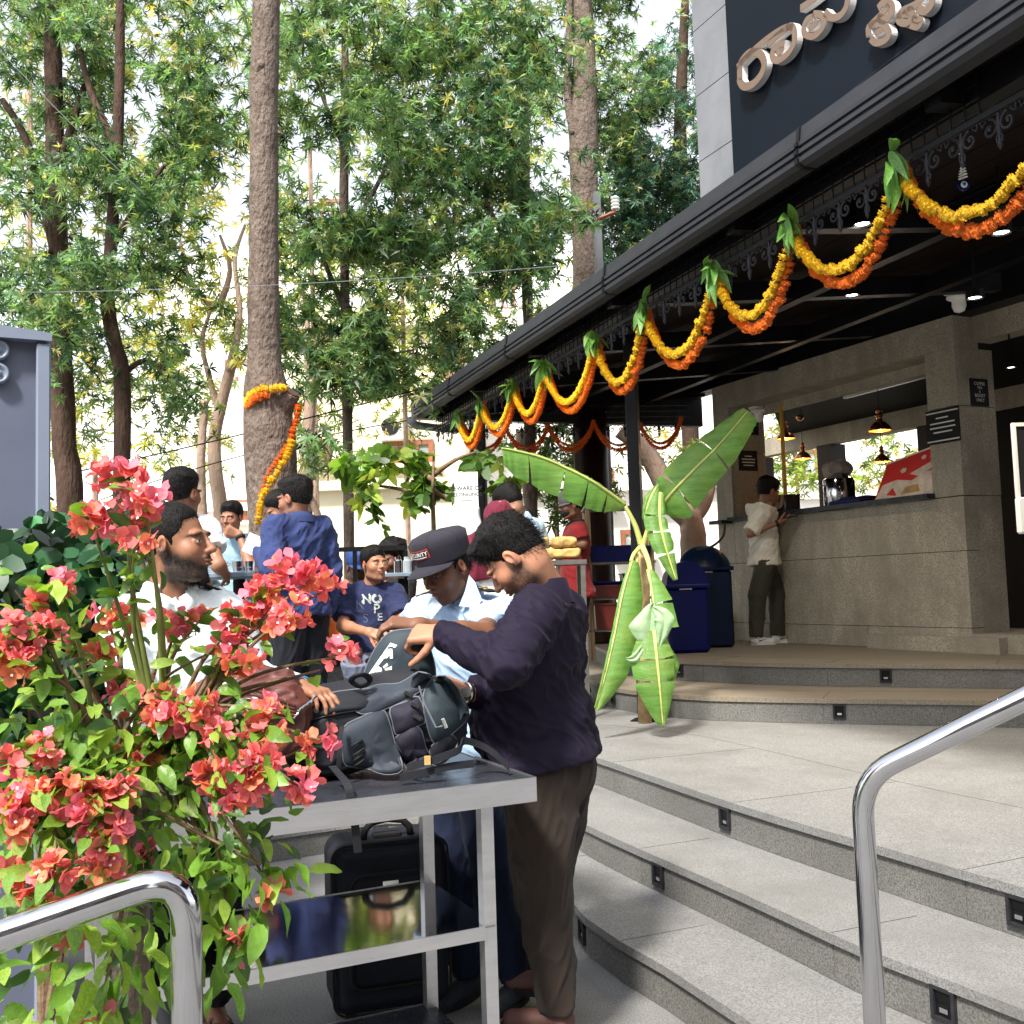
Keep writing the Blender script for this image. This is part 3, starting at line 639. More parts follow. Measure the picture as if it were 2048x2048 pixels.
# ================================================================== VEGETATION
def whorls(pos, size, kind='lance', n=9, droop=.35, base=(.05, .11, .03), var=.35, tints=None, seg=2):
    """leaf clusters: pos (k,3) array, returns V,F,col for one joined mesh"""
    K = len(pos); 
    # per leaf directions
    ax = rng.normal(size=(K, 3)); ax[:, 2] = np.abs(ax[:, 2]) * .6 + .35; ax /= np.linalg.norm(ax, axis=1)[:, None]
    ref = rng.normal(size=(K, 3)); u = np.cross(ax, ref); u /= np.linalg.norm(u, axis=1)[:, None]; v = np.cross(ax, u)
    nl = n; N = K * nl
    ph = (np.arange(nl)[None] / nl * 2 * np.pi + rng.random((K, nl)) * .7)
    el = rng.uniform(.05, .85, (K, nl))
    d = (np.cos(ph)[..., None] * u[:, None] + np.sin(ph)[..., None] * v[:, None]) * np.cos(el)[..., None] + ax[:, None] * np.sin(el)[..., None]
    sz = np.asarray(size).reshape(-1, 1) * rng.uniform(.7, 1.15, (K, nl))
    d = d.reshape(N, 3); sz = sz.reshape(N); P = np.repeat(pos, nl, axis=0)
    side = np.cross(d, np.repeat(ax, nl, axis=0) + rng.normal(size=(N, 3)) * .25); side /= (np.linalg.norm(side, axis=1)[:, None] + 1e-9)
    wd = (.105 if kind == 'lance' else .30) * sz
    g = np.array([0, 0, -1.])
    if kind == 'lance': st = [(0.02, .25), (.42, 1.0), (1.0, .05)]
    else: st = [(0.05, .3), (.4, 1.0), (.78, .75), (1.0, .05)]
    rows = []
    for (t, wf) in st:
        c = P + d * (sz * t)[:, None] + g * (droop * sz * t * t)[:, None]
        rows.append(c - side * (wd * wf)[:, None]); rows.append(c + side * (wd * wf)[:, None])
    V = np.stack(rows, 1); R_ = V.shape[1]
    b = (np.arange(N) * R_)[:, None]
    Fq = np.concatenate([b + np.array([[2 * i, 2 * i + 1, 2 * i + 3, 2 * i + 2]]) for i in range(len(st) - 1)], 0)
    cb = np.array(base)[None] * (1 + var * rng.normal(size=(K, 1)))
    if tints is not None:
        for (col, pr) in tints:
            msk = rng.random(K) < pr; cb[msk] = np.array(col) * (1 + .2 * rng.normal(size=(msk.sum(), 1)))
    cb = np.repeat(np.clip(cb, .008, .8), nl, axis=0) * (1 + .18 * rng.normal(size=(N, 1)))
    colr = np.repeat(np.clip(cb, .005, .9)[:, None], R_, axis=1).reshape(-1, 3)
    return V.reshape(-1, 3), Fq, colr
def crown(name, parent, blobs, size=.13, dens=70, **kw):
    """blobs: list of (centre Vector, radius (3) or float, optional density factor); clusters sit in sub-clumps with gaps"""
    pts = []
    for bl in blobs:
        c, r = np.array(bl[0]), np.array(bl[1]) * np.ones(3); f = bl[2] if len(bl) > 2 else 1
        n = int(dens * f * r.prod() ** (2 / 3) * 3)
        q = rng.normal(size=(n * 4, 3)); q /= np.linalg.norm(q, axis=1)[:, None]; q *= rng.random((n * 4, 1)) ** .4
        wpos = c + q * r
        keep = vn(wpos * 2.1 + 7) + .35 * vn(wpos * 6) > .70
        pts.append(wpos[keep][:n])
    P = np.concatenate(pts, 0)
    sizes = size * rng.uniform(.75, 1.2, len(P))
    V, Fq, colr = whorls(P, sizes, **kw)
    M = np.array(worldinv(parent)); V = V @ M[:3, :3].T + M[:3, 3]
    me = npmesh(name, V, Fq, colr); o = link(name, me, M_leaf, parent); return o, P
def limb(m, path, r0, r1, n=9, wob=.0):
    P = [Vector(p) for p in path]; Q = []; 
    for i in range(len(P) - 1):
        for k in range(5):
            t = k / 5; p0 = P[max(i - 1, 0)]; p3 = P[min(i + 2, len(P) - 1)]; p1 = P[i]; p2 = P[i + 1]
            Q.append(.5 * ((2 * p1) + (-p0 + p2) * t + (2 * p0 - 5 * p1 + 4 * p2 - p3) * t * t + (-p0 + 3 * p1 - 3 * p2 + p3) * t ** 3))
    Q.append(P[-1]); L = len(Q)
    rr = []
    for i in range(L):
        u = i / (L - 1); r = (r0[0] * (1 - u) + r1 * u) if isinstance(r0, tuple) else r0 * (1 - u) + r1 * u
        rr.append(r * (1 + random.uniform(-wob, wob)))
    m.tube(Q, rr, n); return Q
def trunk_rings(path, radii, n=20, rough=.06, seed=0):
    """organic trunk from a densified path with bumpy cross section"""
    m = MB(); P = [Vector(p) for p in path]; Q = []; Rr = []
    for i in range(len(P) - 1):
        for k in range(8):
            t = k / 8; p0 = P[max(i - 1, 0)]; p3 = P[min(i + 2, len(P) - 1)]; p1 = P[i]; p2 = P[i + 1]
            Q.append(.5 * ((2 * p1) + (-p0 + p2) * t + (2 * p0 - 5 * p1 + 4 * p2 - p3) * t * t + (-p0 + 3 * p1 - 3 * p2 + p3) * t ** 3)); Rr.append(radii[i] * (1 - t) + radii[i + 1] * t)
    Q.append(P[-1]); Rr.append(radii[-1]); m.tube(Q, Rr, n)
    V = np.array(m.v); c = np.repeat(np.array([tuple(q) for q in Q]), n, axis=0); d = V - c
    nz = vn(V * np.array([9, 9, 3.]) + seed) - .5 + .5 * (vn(V * np.array([25, 25, 9.]) + seed) - .5)
    V = c + d * (1 + rough * 2 * nz)[:, None]; m.v = [tuple(v) for v in V]; return m
T = lambda px, py, D: at(px, py, D)
def tree(label, D, trunk, tr, blobs, matb, limbs=(), size=.14, dens=70, z0=None, group='trees behind the terrace', **kw):
    P = [T(x, y, D) for x, y in trunk]
    base = Vector((P[0].x, P[0].y, EZ[2] if z0 is None else z0)); P[0] = base if P[0].z > base.z else P[0]
    e = empty('tree', base, label, 'tree', group)
    P[0] = base
    trunk_rings(P, tr, 14, .07, random.random() * 9).build('trunk', matb, e, True)
    if limbs:
        for lp, r0, r1 in limbs: m = MB(); limb(m, [T(*q) for q in lp], r0, r1, 7); m.build('limb', matb, e, True)
    if blobs: crown('crown', e, [(T(*b[:3]), b[3], *(b[4:5])) for b in blobs], size, dens, **kw)
    return e
# big garlanded trunk
D = 8.6
e = empty('tree', T(555, 1200, D) * 1, 'thick garlanded tree trunk with sawn side stump', 'tree', 'trees behind the terrace'); e.location.z = EZ[2]
c = e.location.copy()
path = [c, T(555, 1150, D), T(545, 1000, D), T(540, 860, D), T(532, 780, D), T(528, 700, D), T(527, 500, D), T(528, 350, D), T(528, 200, D), T(532, 0, D), T(536, -260, D)]
trunk_rings(path, [.27, .235, .205, .215, .185, .135, .125, .123, .118, .12, .11], 26, .07, 3).build('trunk', M_bark, e, True)
tops = [T(540, 860, D), T(562, 820, D - .05), T(582, 785, D - .1)]
trunk_rings(tops, [.14, .105, .085], 18, .12, 5).build('sawn_stump', M_bark, e, True)
m = MB(); q = tops[-1]; dr = (tops[-1] - tops[-2]).normalized(); m.tube([q - dr * .01, q + dr * .012], [.082, .075], 14); m.build('cut_face', M_barkd, e)
m = MB(); m.tube([T(520, 120, D - .12), T(522, 130, D - .1), T(517, 150, D - .09)], [.02, .045, .02], 8); m.tube([T(552, 262, D), T(566, 270, D - .02)], [.02, .014], 8); m.build('branch_scar', M_bark, e, True)
GRN = (.12, .215, .10); OLV = (.10, .13, .03)
crown('crown', e, [(T(560, -120, D + .2), .7)], .16, 40, base=GRN)
TR = [
 ('dark leaning trunk tree at the left beside the cabinet', 9.5, [(150, 1100), (140, 1000), (128, 880), (122, 700), (118, 540), (110, 300), (105, 60), (105, -60)], [.12, .12, .11, .10, .09, .085, .08, .05], M_barkd,
   [(60, 120, 9.4, .75), (170, 60, 9.9, .7), (30, 400, 9.2, .6, .8), (100, 530, 9.0, .55), (40, 640, 8.4, .6), (130, 700, 8.9, .5, .8), (130, 330, 9.6, .6, .8), (30, 250, 10, .6, .6)],
   [([(118, 540, 9.5), (60, 300, 9.6), (5, 200, 9.7)], .05, .03), ([(112, 350, 9.5), (160, 200, 9.5), (200, 80, 9.6)], .045, .02), ([(118, 500, 9.5), (60, 520, 9.2), (40, 560, 9)], .03, .01)]),
 ('thin dark trunk tree second from the left', 9.0, [(245, 1120), (243, 1000), (245, 850), (243, 740), (228, 680), (215, 600), (222, 480), (235, 300), (240, 100), (240, -60)], [.075, .075, .072, .07, .065, .06, .055, .05, .045, .03], M_barkd,
   [(215, 440, 8.6, .62, 1.2), (280, 330, 8.8, .6), (300, 200, 9.2, .6), (200, 130, 9.4, .6), (330, 470, 9.0, .5, .9), (300, 720, 9.2, .5, .9), (200, 520, 8.5, .45), (350, 60, 9.6, .6), (400, 240, 9.3, .55), (350, 830, 9.0, .35, .8), (200, 820, 9.6, .4, .6)],
   [([(222, 500, 9), (280, 400, 8.9), (330, 330, 8.8)], .035, .015), ([(235, 300, 9), (180, 180, 9.1), (150, 60, 9.2)], .04, .02), ([(244, 750, 9), (290, 720, 9.1), (330, 740, 9)], .03, .012)]),
 ('slender tree with straight reddish trunk left of the roof', 11.0, [(697, 1130), (697, 1000), (694, 800), (690, 600), (688, 400), (690, 200), (690, -60)], [.06, .058, .055, .05, .05, .045, .03], M_bark,
   [(640, 180, 10.8, .8), (740, 330, 10.6, .85), (640, 430, 10.8, .75), (760, 120, 11, .8), (620, 620, 10.5, .55), (700, 560, 10.8, .7), (800, 480, 10.6, .6), (640, 740, 10.3, .45, .8), (750, 700, 10.6, .7), (850, 640, 10.8, .7, .9), (640, 900, 10.2, .34, .8), (800, 790, 10.8, .5, .8), (600, 40, 11.2, .8, .8)],
   [([(690, 620, 11), (640, 500, 10.9), (620, 400, 10.8)], .035, .012), ([(690, 480, 11), (760, 360, 10.8), (800, 260, 10.8)], .035, .012), ([(692, 780, 11), (760, 720, 10.9), (820, 700, 10.8)], .03, .01), ([(690, 300, 11), (640, 180, 11), (610, 60, 11)], .03, .01)]),
 ('slender tree rising behind the middle of the roof edge', 11.5, [(1062, 1100), (1060, 900), (1058, 700), (1052, 500), (1050, 300), (1048, 100), (1048, -60)], [.075, .07, .065, .06, .055, .045, .03], M_bark,
   [(930, 120, 11.2, .85), (1000, 260, 11, .8), (900, 300, 11.2, .85), (1030, 420, 11, .7), (920, 480, 11, .8), (1000, 560, 11.2, .7), (1120, 380, 11.6, .6), (1060, 60, 11.6, .8), (880, 620, 11.3, .6, .9), (1010, 680, 11.6, .5, .8), (860, 20, 11.4, .8)],
   [([(1055, 560, 11.5), (990, 440, 11.3), (950, 340, 11.2)], .04, .012), ([(1055, 530, 11.5), (1010, 480, 11.3)], .04, .02), ([(1050, 330, 11.5), (980, 200, 11.3), (930, 80, 11.2)], .035, .012)]),
 ('stout pinkish trunk tree cut off by the roof edge', 14.0, [(1175, 1100), (1175, 900), (1172, 700), (1172, 500), (1168, 350), (1166, 250), (1168, 120), (1160, -80)], [.21, .2, .19, .185, .19, .215, .16, .15], M_bark,
   [(1230, 200, 14.4, .9, .9), (1190, 20, 14.2, .7), (1100, 180, 14.4, .7, .8)],
   [([(1150, 270, 13.9), (1136, 200, 13.9), (1138, 60, 13.9), (1140, -40, 13.9)], .07, .04)]),
 ('dark crowned tree touching the grey tower', 15.5, [(1380, 900), (1370, 600), (1360, 300), (1370, 0)], [.14, .13, .11, .06], M_barkd,
   [(1330, 330, 15, 1.0, 1.3), (1390, 180, 15.3, 1.0, 1.2), (1270, 440, 15, .9, 1.2), (1390, 60, 15.5, .7, .8), (1360, 430, 15, .9, 1.3), (1260, 320, 15.4, .8), (1240, 500, 15.5, .8, 1)], []),
]
for i, (lab, D, tk, tr, mt, bl, lb) in enumerate(TR):
    b0 = [GRN, (.11, .20, .09), (.14, .24, .11), (.12, .225, .115), GRN, (.065, .145, .115)][i]
    tree(lab, D, tk, tr, bl, mt, lb, .092 if D < 10 else .11, 255, base=b0, var=.45, tints=[((.22, .28, .10), .15), ((.36, .36, .16), .05), ((.03, .08, .04), .18)], n=9)
# pale trees standing further back
def pale(label, D, paths, w, blobs=(), size=.14, **kw):
    b = T(*paths[0][0], D); e = empty('tree', (b.x, b.y, EZ[2]), label, 'tree', 'pale trees further back')
    q0 = [Vector((b.x, b.y, EZ[2]))] + [T(x, y, D) for x, y in paths[0]]
    trunk_rings(q0, [w] * 2 + [w * (1 - .5 * k / len(q0)) for k in range(len(q0) - 2)], 10, .08, 2).build('trunk', M_barkl, e, True)
    if len(paths) > 1:
        for p in paths[1:]: m = MB(); limb(m, [T(x, y, D + random.uniform(-.2, .2)) for x, y in p], w * .55, w * .18, 7); m.build('limb', M_barkl, e, True)
    if blobs: crown('crown', e, [(T(*bb[:3]), bb[3], *(bb[4:5])) for bb in blobs], size, 45, **kw)
YL = dict(base=(.30, .33, .05), var=.35, tints=[((.5, .45, .08), .3), ((.14, .2, .05), .25)])  # sunlit glow put into the yellow leaf colours
pale('pale crooked tree between the left trunks and garlanded trunk', 14, [[(443, 1080), (440, 1010), (432, 950), (428, 880), (440, 820), (452, 770), (470, 700)], [(440, 830), (420, 760), (405, 680), (430, 600)], [(470, 700), (480, 620), (470, 520), (490, 450)], [(455, 740), (500, 690), (520, 640)], [(430, 620), (380, 560), (360, 480)], [(440, 610), (460, 540), (440, 470)]], .10,
     [(440, 560, 14, .9, .7), (380, 640, 14.5, .8, .6), (470, 450, 14, .9, .7), (330, 560, 14.8, .8, .5)], **YL)
pale('pale tree right of the garlanded trunk with forked top', 13.5, [[(612, 1060), (613, 950), (618, 850), (622, 760), (616, 700)], [(620, 770), (640, 720), (650, 650)], [(616, 700), (612, 620), (600, 560)]], .085, [(620, 560, 13.6, .7, .6), (580, 640, 13.8, .6, .5)], **YL)
pale('thin pale tree behind the man in white tee', 13, [[(408, 1080), (402, 960), (404, 880), (410, 800)]], .06, [(400, 720, 13, .5, .6)], **YL)
pale('curving bare branch tree left of the navy shirt man', 12, [[(640, 1080), (628, 1010), (600, 960), (650, 930), (662, 900)], [(628, 960), (600, 900), (575, 860)]], .04, [(640, 870, 12, .35, .8)], base=GRN)
pale('forked Y shaped pale tree behind the blue bins', 13.5, [[(1385, 1100), (1385, 1070), (1380, 1040), (1350, 1010), (1325, 960), (1290, 900), (1240, 860)], [(1383, 1045), (1410, 1010), (1425, 960), (1440, 900), (1430, 820)]], .17, [(1330, 870, 14, .5, .5), (1400, 850, 14.5, .5, .5)], **YL)
pale('pale branching tree behind the hijab woman', 12.5, [[(1062, 1090), (1060, 1010), (1050, 950), (1042, 900), (1040, 860)], [(1055, 970), (1085, 920), (1100, 880)]], .07, [(1080, 900, 12.5, .45, 1.4), (1100, 980, 12.6, .5, 1.6), (1030, 940, 12.4, .35, 1.0)], base=(.06, .11, .03))
# far foliage; sunlight and backlight painted into the yellow green leaf colours
def mass(label, blobs, size, dens, **kw):
    c = Vector(T(*blobs[0][:3])); e = empty('shrub', (c.x, c.y, 0), label, 'foliage', 'sunlit foliage beyond the trees')
    crown('foliage', e, [(T(*b[:3]), b[3], *(b[4:5])) for b in blobs], size, dens, **kw)
    P0 = MB()
    for b in blobs[:1]: q = T(*b[:3]); P0.tube([Vector((q.x, q.y, EZ[2])), q], [.05, .03], 6)
    P0.build('stems', M_barkl, e)
mass('yellow green sunlit foliage low between the left trunks', [(190, 900, 12, .7), (130, 960, 11.5, .5), (200, 1020, 12, .5, .7), (300, 600, 14, .8, .8), (420, 380, 14.5, .9, .8)], .13, 42, **YL)
mass('yellow green sunlit foliage behind the middle trees', [(800, 400, 15, 1.1, .8), (700, 640, 14.5, .9, .8), (900, 700, 15, 1.0, .9), (620, 480, 15, .9, .7), (1080, 480, 16, .9, .8), (980, 120, 16, 1, .6), (1190, 560, 17, .9, .5)], .15, 34, base=(.24, .33, .05), var=.35, tints=[((.6, .62, .1), .25), ((.08, .16, .04), .35)])
mass('backlit foliage filling the upper left between the trunks', [(60, 60, 12.5, 1.2), (250, 60, 13, 1.1), (330, 230, 13.5, 1.1), (120, 420, 12.5, 1.0), (60, 780, 12, .8), (430, 100, 13.5, 1.1), (300, 420, 13, 1.0), (20, 240, 13, .7, .6), (200, 300, 13, .9), (180, 700, 12.5, .8), (430, 640, 13.5, .7), (350, 820, 13, .6), (440, 300, 13.5, .9)], .125, 62, base=(.15, .21, .08), var=.45, tints=[((.48, .44, .14), .32), ((.03, .07, .02), .3)])
mass('backlit foliage filling the centre between the slender trees', [(620, 300, 14, 1.2), (780, 200, 14.5, 1.3), (940, 60, 14.5, 1.2), (1080, 300, 15, 1.2), (980, 400, 15, 1.2), (860, 520, 14.5, 1.1), (640, 60, 14, 1.1), (740, 560, 14, 1.0), (1000, 600, 15, .9), (1120, 120, 15.5, 1.1), (1230, 120, 17, .9, .7)], .135, 52, base=(.15, .22, .09), var=.45, tints=[((.45, .48, .12), .32), ((.03, .07, .03), .3)])
mass('pale sunlit foliage veiling the lower house walls', [(60, 900, 15, .8), (330, 760, 16, 1.0), (460, 680, 16, 1.0), (600, 720, 16, .9), (760, 760, 16, 1.0, .8), (890, 800, 16.5, .7, .8), (640, 850, 16, .8), (380, 900, 16, .8, .8), (560, 560, 16, 1.0), (250, 700, 15, .9), (840, 620, 16.5, 1), (960, 700, 16.5, .8)], .14, 46, base=(.36, .40, .12), var=.35, tints=[((.6, .55, .2), .3), ((.16, .24, .07), .3)])
mass('dark green low foliage behind the round column', [(1110, 950, 13.2, .7, 1.3), (1010, 900, 13, .45, 1.2), (1250, 960, 14, .5, .8), (1140, 880, 13.4, .5, 1.3)], .13, 60, base=(.07, .12, .03), var=.4, tints=[((.3, .36, .08), .25)])
mass('bright foliage seen through the serving hatch', [(1590, 880, 19, 1.0, 1), (1560, 960, 18.5, .9, 1), (1700, 900, 19, 1.1, 1), (1790, 930, 18.5, 1, 1), (1640, 1000, 18, .9, 1.1), (1750, 830, 19.5, .9, .9), (1620, 830, 19.5, .7, .8)], .17, 34, base=(.26, .36, .07), var=.4, tints=[((.08, .14, .04), .35), ((.45, .40, .14), .2)])
# small broad-leaved tree behind the tables
e = empty('small_tree', (T(868, 1100, 9.5).x, 9.5, EZ[2]), 'small bright green broad leaved tree beside the notice', 'tree')
m = MB(); b = e.location.copy()
for pth in ([(868, 1080), (866, 1010), (866, 960), (868, 900)], [(866, 1000), (830, 985), (780, 975), (740, 970)], [(867, 980), (900, 1000), (940, 985)], [(866, 960), (820, 930), (780, 915)], [(867, 950), (910, 920), (950, 905)]):
    limb(m, ([b] if pth[0][1] > 1050 else []) + [T(x, y, 9.5 + random.uniform(-.15, .15)) for x, y in pth], .028, .010, 7)
m.build('trunk', M_twig, e, True)
crown('crown', e, [(T(770, 930, 9.4), (.5, .35, .18)), (T(780, 1010, 9.3), (.35, .3, .13)), (T(900, 915, 9.6), (.35, .3, .15), .8), (T(840, 970, 9.5), (.5, .3, .16)), (T(790, 1045, 9.2), (.2, .2, .08), .9), (T(970, 950, 9.9), (.35, .3, .2), .8), (T(735, 975, 9.3), (.15, .2, .2))], .14, 130, kind='broad', n=5, base=(.16, .29, .05), var=.35, tints=[((.38, .48, .1), .25), ((.07, .15, .03), .2)])
# low potted greenery by the orange vests and dark shrub at the left
e = empty('shrub', (T(680, 1150, 8).x, 8, EZ[2]), 'low yellow green shrub behind the blue cap man', 'plant')
crown('foliage', e, [(T(690, 1150, 8), (.14, .15, .2), 1)], .09, 110, base=(.2, .28, .06)); m = MB(); m.tube([e.location, T(690, 1150, 8)], .012, 6); m.build('stem', M_twig, e)
e = empty('shrub', (T(90, 1150, 3.6).x, 3.6, 0), 'dark glossy leaved shrub below the blue grey cabinet', 'plant')
def broadpts(blobs, dens):
    pts = []
    for c, r in blobs:
        r = np.array(r) * np.ones(3); n = int(dens * r.prod() ** (2 / 3) * 3); q = rng.normal(size=(n, 3)); q /= np.linalg.norm(q, axis=1)[:, None]; q *= rng.random((n, 1)) ** .35; pts.append(np.array(c) + q * r)
    return np.concatenate(pts)
sb = [(T(60, 1110, 3.5), (.28, .25, .12)), (T(150, 1110, 3.7), (.22, .25, .14)), (T(90, 1180, 3.4), (.35, .3, .2)), (T(10, 1130, 3.3), (.15, .2, .1)), (T(100, 1300, 3.4), (.5, .35, .35)), (T(190, 1180, 3.7), (.14, .2, .14)), (T(240, 1500, 3.5), (.6, .35, .5))]
P_ = broadpts(sb, 330); V, Fq, cl_ = whorls(P_, np.full(len(P_), .095), 'broad', 4, .25, (.022, .075, .028), .4, [((.12, .30, .04), .10)])
V -= np.array(e.location); link('foliage', npmesh('foliage', V, Fq, cl_), mat('glossy_dark_leaf', attr='col', rough=.28, trans=.12, spec=.6), e)
m = MB()
for bb in sb: m.tube([Vector((e.location.x, 3.6, 0)), Vector((e.location.x * .6 + bb[0].x * .4, 3.55, bb[0].z * .6)), bb[0]], [.02, .012, .004], 6)
m.build('stems', M_twig, e)
# ================================================================== HOUSES BEHIND
def house(label, Dh, x0, x1, ztop, mt, wins, rot=0, floors=(3.6, 6.8)):
    xa = (x0 - 1024) / F * Dh; xb = (x1 - 1024) / F * Dh
    e = empty('house', ((xa + xb) / 2, Dh + 2, 0), label, 'house', 'bright houses behind the trees')
    m = MB(); m.box(((xa + xb) / 2, Dh + 2.5, ztop / 2), (xb - xa, 5, ztop)); m.build('wall', mt, e)
    for i, z in enumerate(floors):
        m = MB(); m.box(((xa + xb) / 2, Dh - .1, z), (xb - xa + .1, .25, .18)); m.build('floor_band', mt, e)
    for (px0, py0, px1, py1, n) in wins:
        a = T(px0, py0, Dh - .03); b = T(px1, py1, Dh - .03); cx, cz, ww, hh = (a.x + b.x) / 2, (a.z + b.z) / 2, abs(b.x - a.x), abs(a.z - b.z)
        m = MB()
        for s in (-1, 1): m.box((cx + s * (ww / 2 - .05), Dh - .03, cz), (.10, .10, hh)); m.box((cx, Dh - .03, cz + s * (hh / 2 - .05)), (ww - .202, .09, .10))
        for k in range(1, n): m.box((cx - ww / 2 + ww * k / n, Dh - .03, cz), (.08, .085, hh - .202))
        f = m.build('window', M_wood, e); m = MB(); m.box((cx, Dh - .02, cz), (ww - .2, .02, hh - .2)); m.build('pane', M_glass, f)
        m = MB(); m.box((cx, Dh - .15, cz - hh / 2 - .06), (ww + .3, .3, .08)); m.build('sill', mt, f)
    return e
hA = house('cream house with brown framed window above the broad leaved tree', 20, 560, 935, 7.2, M_cream, [(765, 882, 868, 926, 3), (600, 880, 660, 930, 2), (880, 700, 930, 760, 2)])
m = MB(); c = T(787, 855, 19.8); m.box(c, (.55, .3, .5)); o = m.build('air_conditioner', M_whitew, hA); m = MB(); m.lathe([(.0, 0), (.17, 0), (.17, .02), (0, .02)], c + Vector((-.05, -.15, 0)), 16, Matrix.Rotation(R(90), 3, 'X')); m.build('fan_grille', M_iron, o)
house('white house low behind the left trees', 24, -400, 540, 6.6, M_whitew, [(300, 1010, 360, 1060, 2), (120, 1000, 160, 1060, 1), (460, 1000, 520, 1040, 2)])
house('white house behind the blue bins and forked tree', 22, 955, 1520, 6.2, M_whitew, [(1310, 950, 1350, 1000, 1), (1190, 940, 1230, 1010, 1), (1240, 1060, 1300, 1110, 2)])
house('tall pale house glimpsed high through the leaves', 34, 330, 1180, 13, M_whitew, [(450, 720, 520, 780, 3), (770, 480, 830, 540, 2), (980, 560, 1030, 620, 2), (640, 400, 690, 460, 2)], floors=(4, 7.2, 10.4))
house('pale house beyond the serving hatch', 26, 1480, 2300, 8, M_whitew, [(1600, 900, 1640, 960, 1)])
# ================================================================== CABLES, POLE, CABINET
def cable(label, pts, r, mt, n=30):
    P = [Vector(p) for p in pts]; e = MB(); Q = []
    for i in range(n + 1):
        t = i / n; Q.append(P[0] * (1 - t) ** 2 + P[1] * 2 * t * (1 - t) + P[2] * t * t)
    e.tube(Q, r, 6); o = e.build('overhead_cable', mt); tag(o, label, 'cable', 'overhead cables')
cable('white overhead cable crossing in front of the garlanded trunk', [T(40, 585, 8), T(560, 580, 8), T(1140, 530, 8)], .003, M_tower)
cable('white cable slanting down from the upper left corner', [T(-40, 60, 7), T(120, 230, 7), T(290, 390, 7.2)], .0025, M_tower)
cable('black cable sagging low behind the garlanded trunk', [T(120, 950, 11), T(420, 890, 11), T(870, 770, 11)], .008, M_ink)
cable('thin black cable above the navy shirt man', [T(200, 1000, 12), T(560, 870, 12), T(960, 820, 12)], .007, M_ink)
e = empty('utility_pole', (T(1205, 700, 13).x, 13, EZ[2]), 'concrete pole with rusty arm and striped insulator behind the stout trunk', 'pole')
m = MB(); a = e.location; tpz = T(1204, 385, 13).z; m.box((a.x, 13, (a.z + tpz) / 2), (.10, .10, tpz - a.z), 0, .01); m.build('shaft', M_tower, e)
m = MB(); m.tube([T(1192, 440, 12.9), T(1232, 424, 12.9)], .028, 4); m.build('arm', M_wood, e)
m = MB(); q = T(1231, 424, 12.9)
for k in range(4): m.lathe([(.001, k * .045), (.05, k * .045), (.06, k * .045 + .02), (.03, k * .045 + .042), (.001, k * .045 + .043)], q + Vector((0, 0, .03)), 12)
m.build('insulator', M_paper, e, True)
# blue grey equipment cabinet at the left edge
Dc = 3.9; a = T(100, 700, Dc); cx1 = a.x; e = empty('equipment_cabinet', (cx1 - .35, Dc + .3, 0), 'large blue grey metal cabinet with ring knobs at the left edge', 'cabinet')
zt = T(60, 690, Dc).z
m = MB(); m.box((cx1 - .40, Dc + .3, zt / 2), (.70, .60, zt)); m.build('body', M_cabinet, e)
m = MB(); m.box((cx1 - .025, Dc + .28, zt / 2 - .01), (.05, .66, zt), 0, .006); m.build('edge_trim', M_cabinet2, e)
m = MB(); zz = zt + .0; m.hexa([(cx1 + .003, Dc - .06, zz), (cx1 - .9, Dc - .06, zz), (cx1 - .9, Dc + .7, zz), (cx1 + .003, Dc + .7, zz), (cx1 + .003, Dc - .06, zz + .03), (cx1 - .9, Dc - .06, zz + .115), (cx1 - .9, Dc + .7, zz + .115), (cx1 + .003, Dc + .7, zz + .03)]); m.build('sloping_lid', M_cabinet2, e)
for py in (712, 758):
    q = T(4, py, Dc - .01); mm = Matrix.Rotation(R(90), 3, 'X')
    m = MB(); m.lathe([(.0, .03), (.010, .03), (.012, .028), (.012, .02), (.024, .02), (.030, .028), (.036, .028), (.04, .02), (.04, 0), (.0, 0)], q, 24, mm); kn = m.build('ring_knob', M_cabinet2, e, True)
    m = MB(); m.lathe([(.0, .034), (.006, .034), (.006, .031), (0, .031)], q, 12, mm); m.build('hub', M_black, kn)

pv = Vector((cx1, Dc, 0)); e_ = next(o for o in bpy.data.objects if o.name.startswith('equipment_cabinet')); Rz_ = Matrix.Rotation(R(28), 3, 'Z'); e_.location = pv + Rz_ @ (e_.location - pv); e_.rotation_euler = (0, 0, R(28))
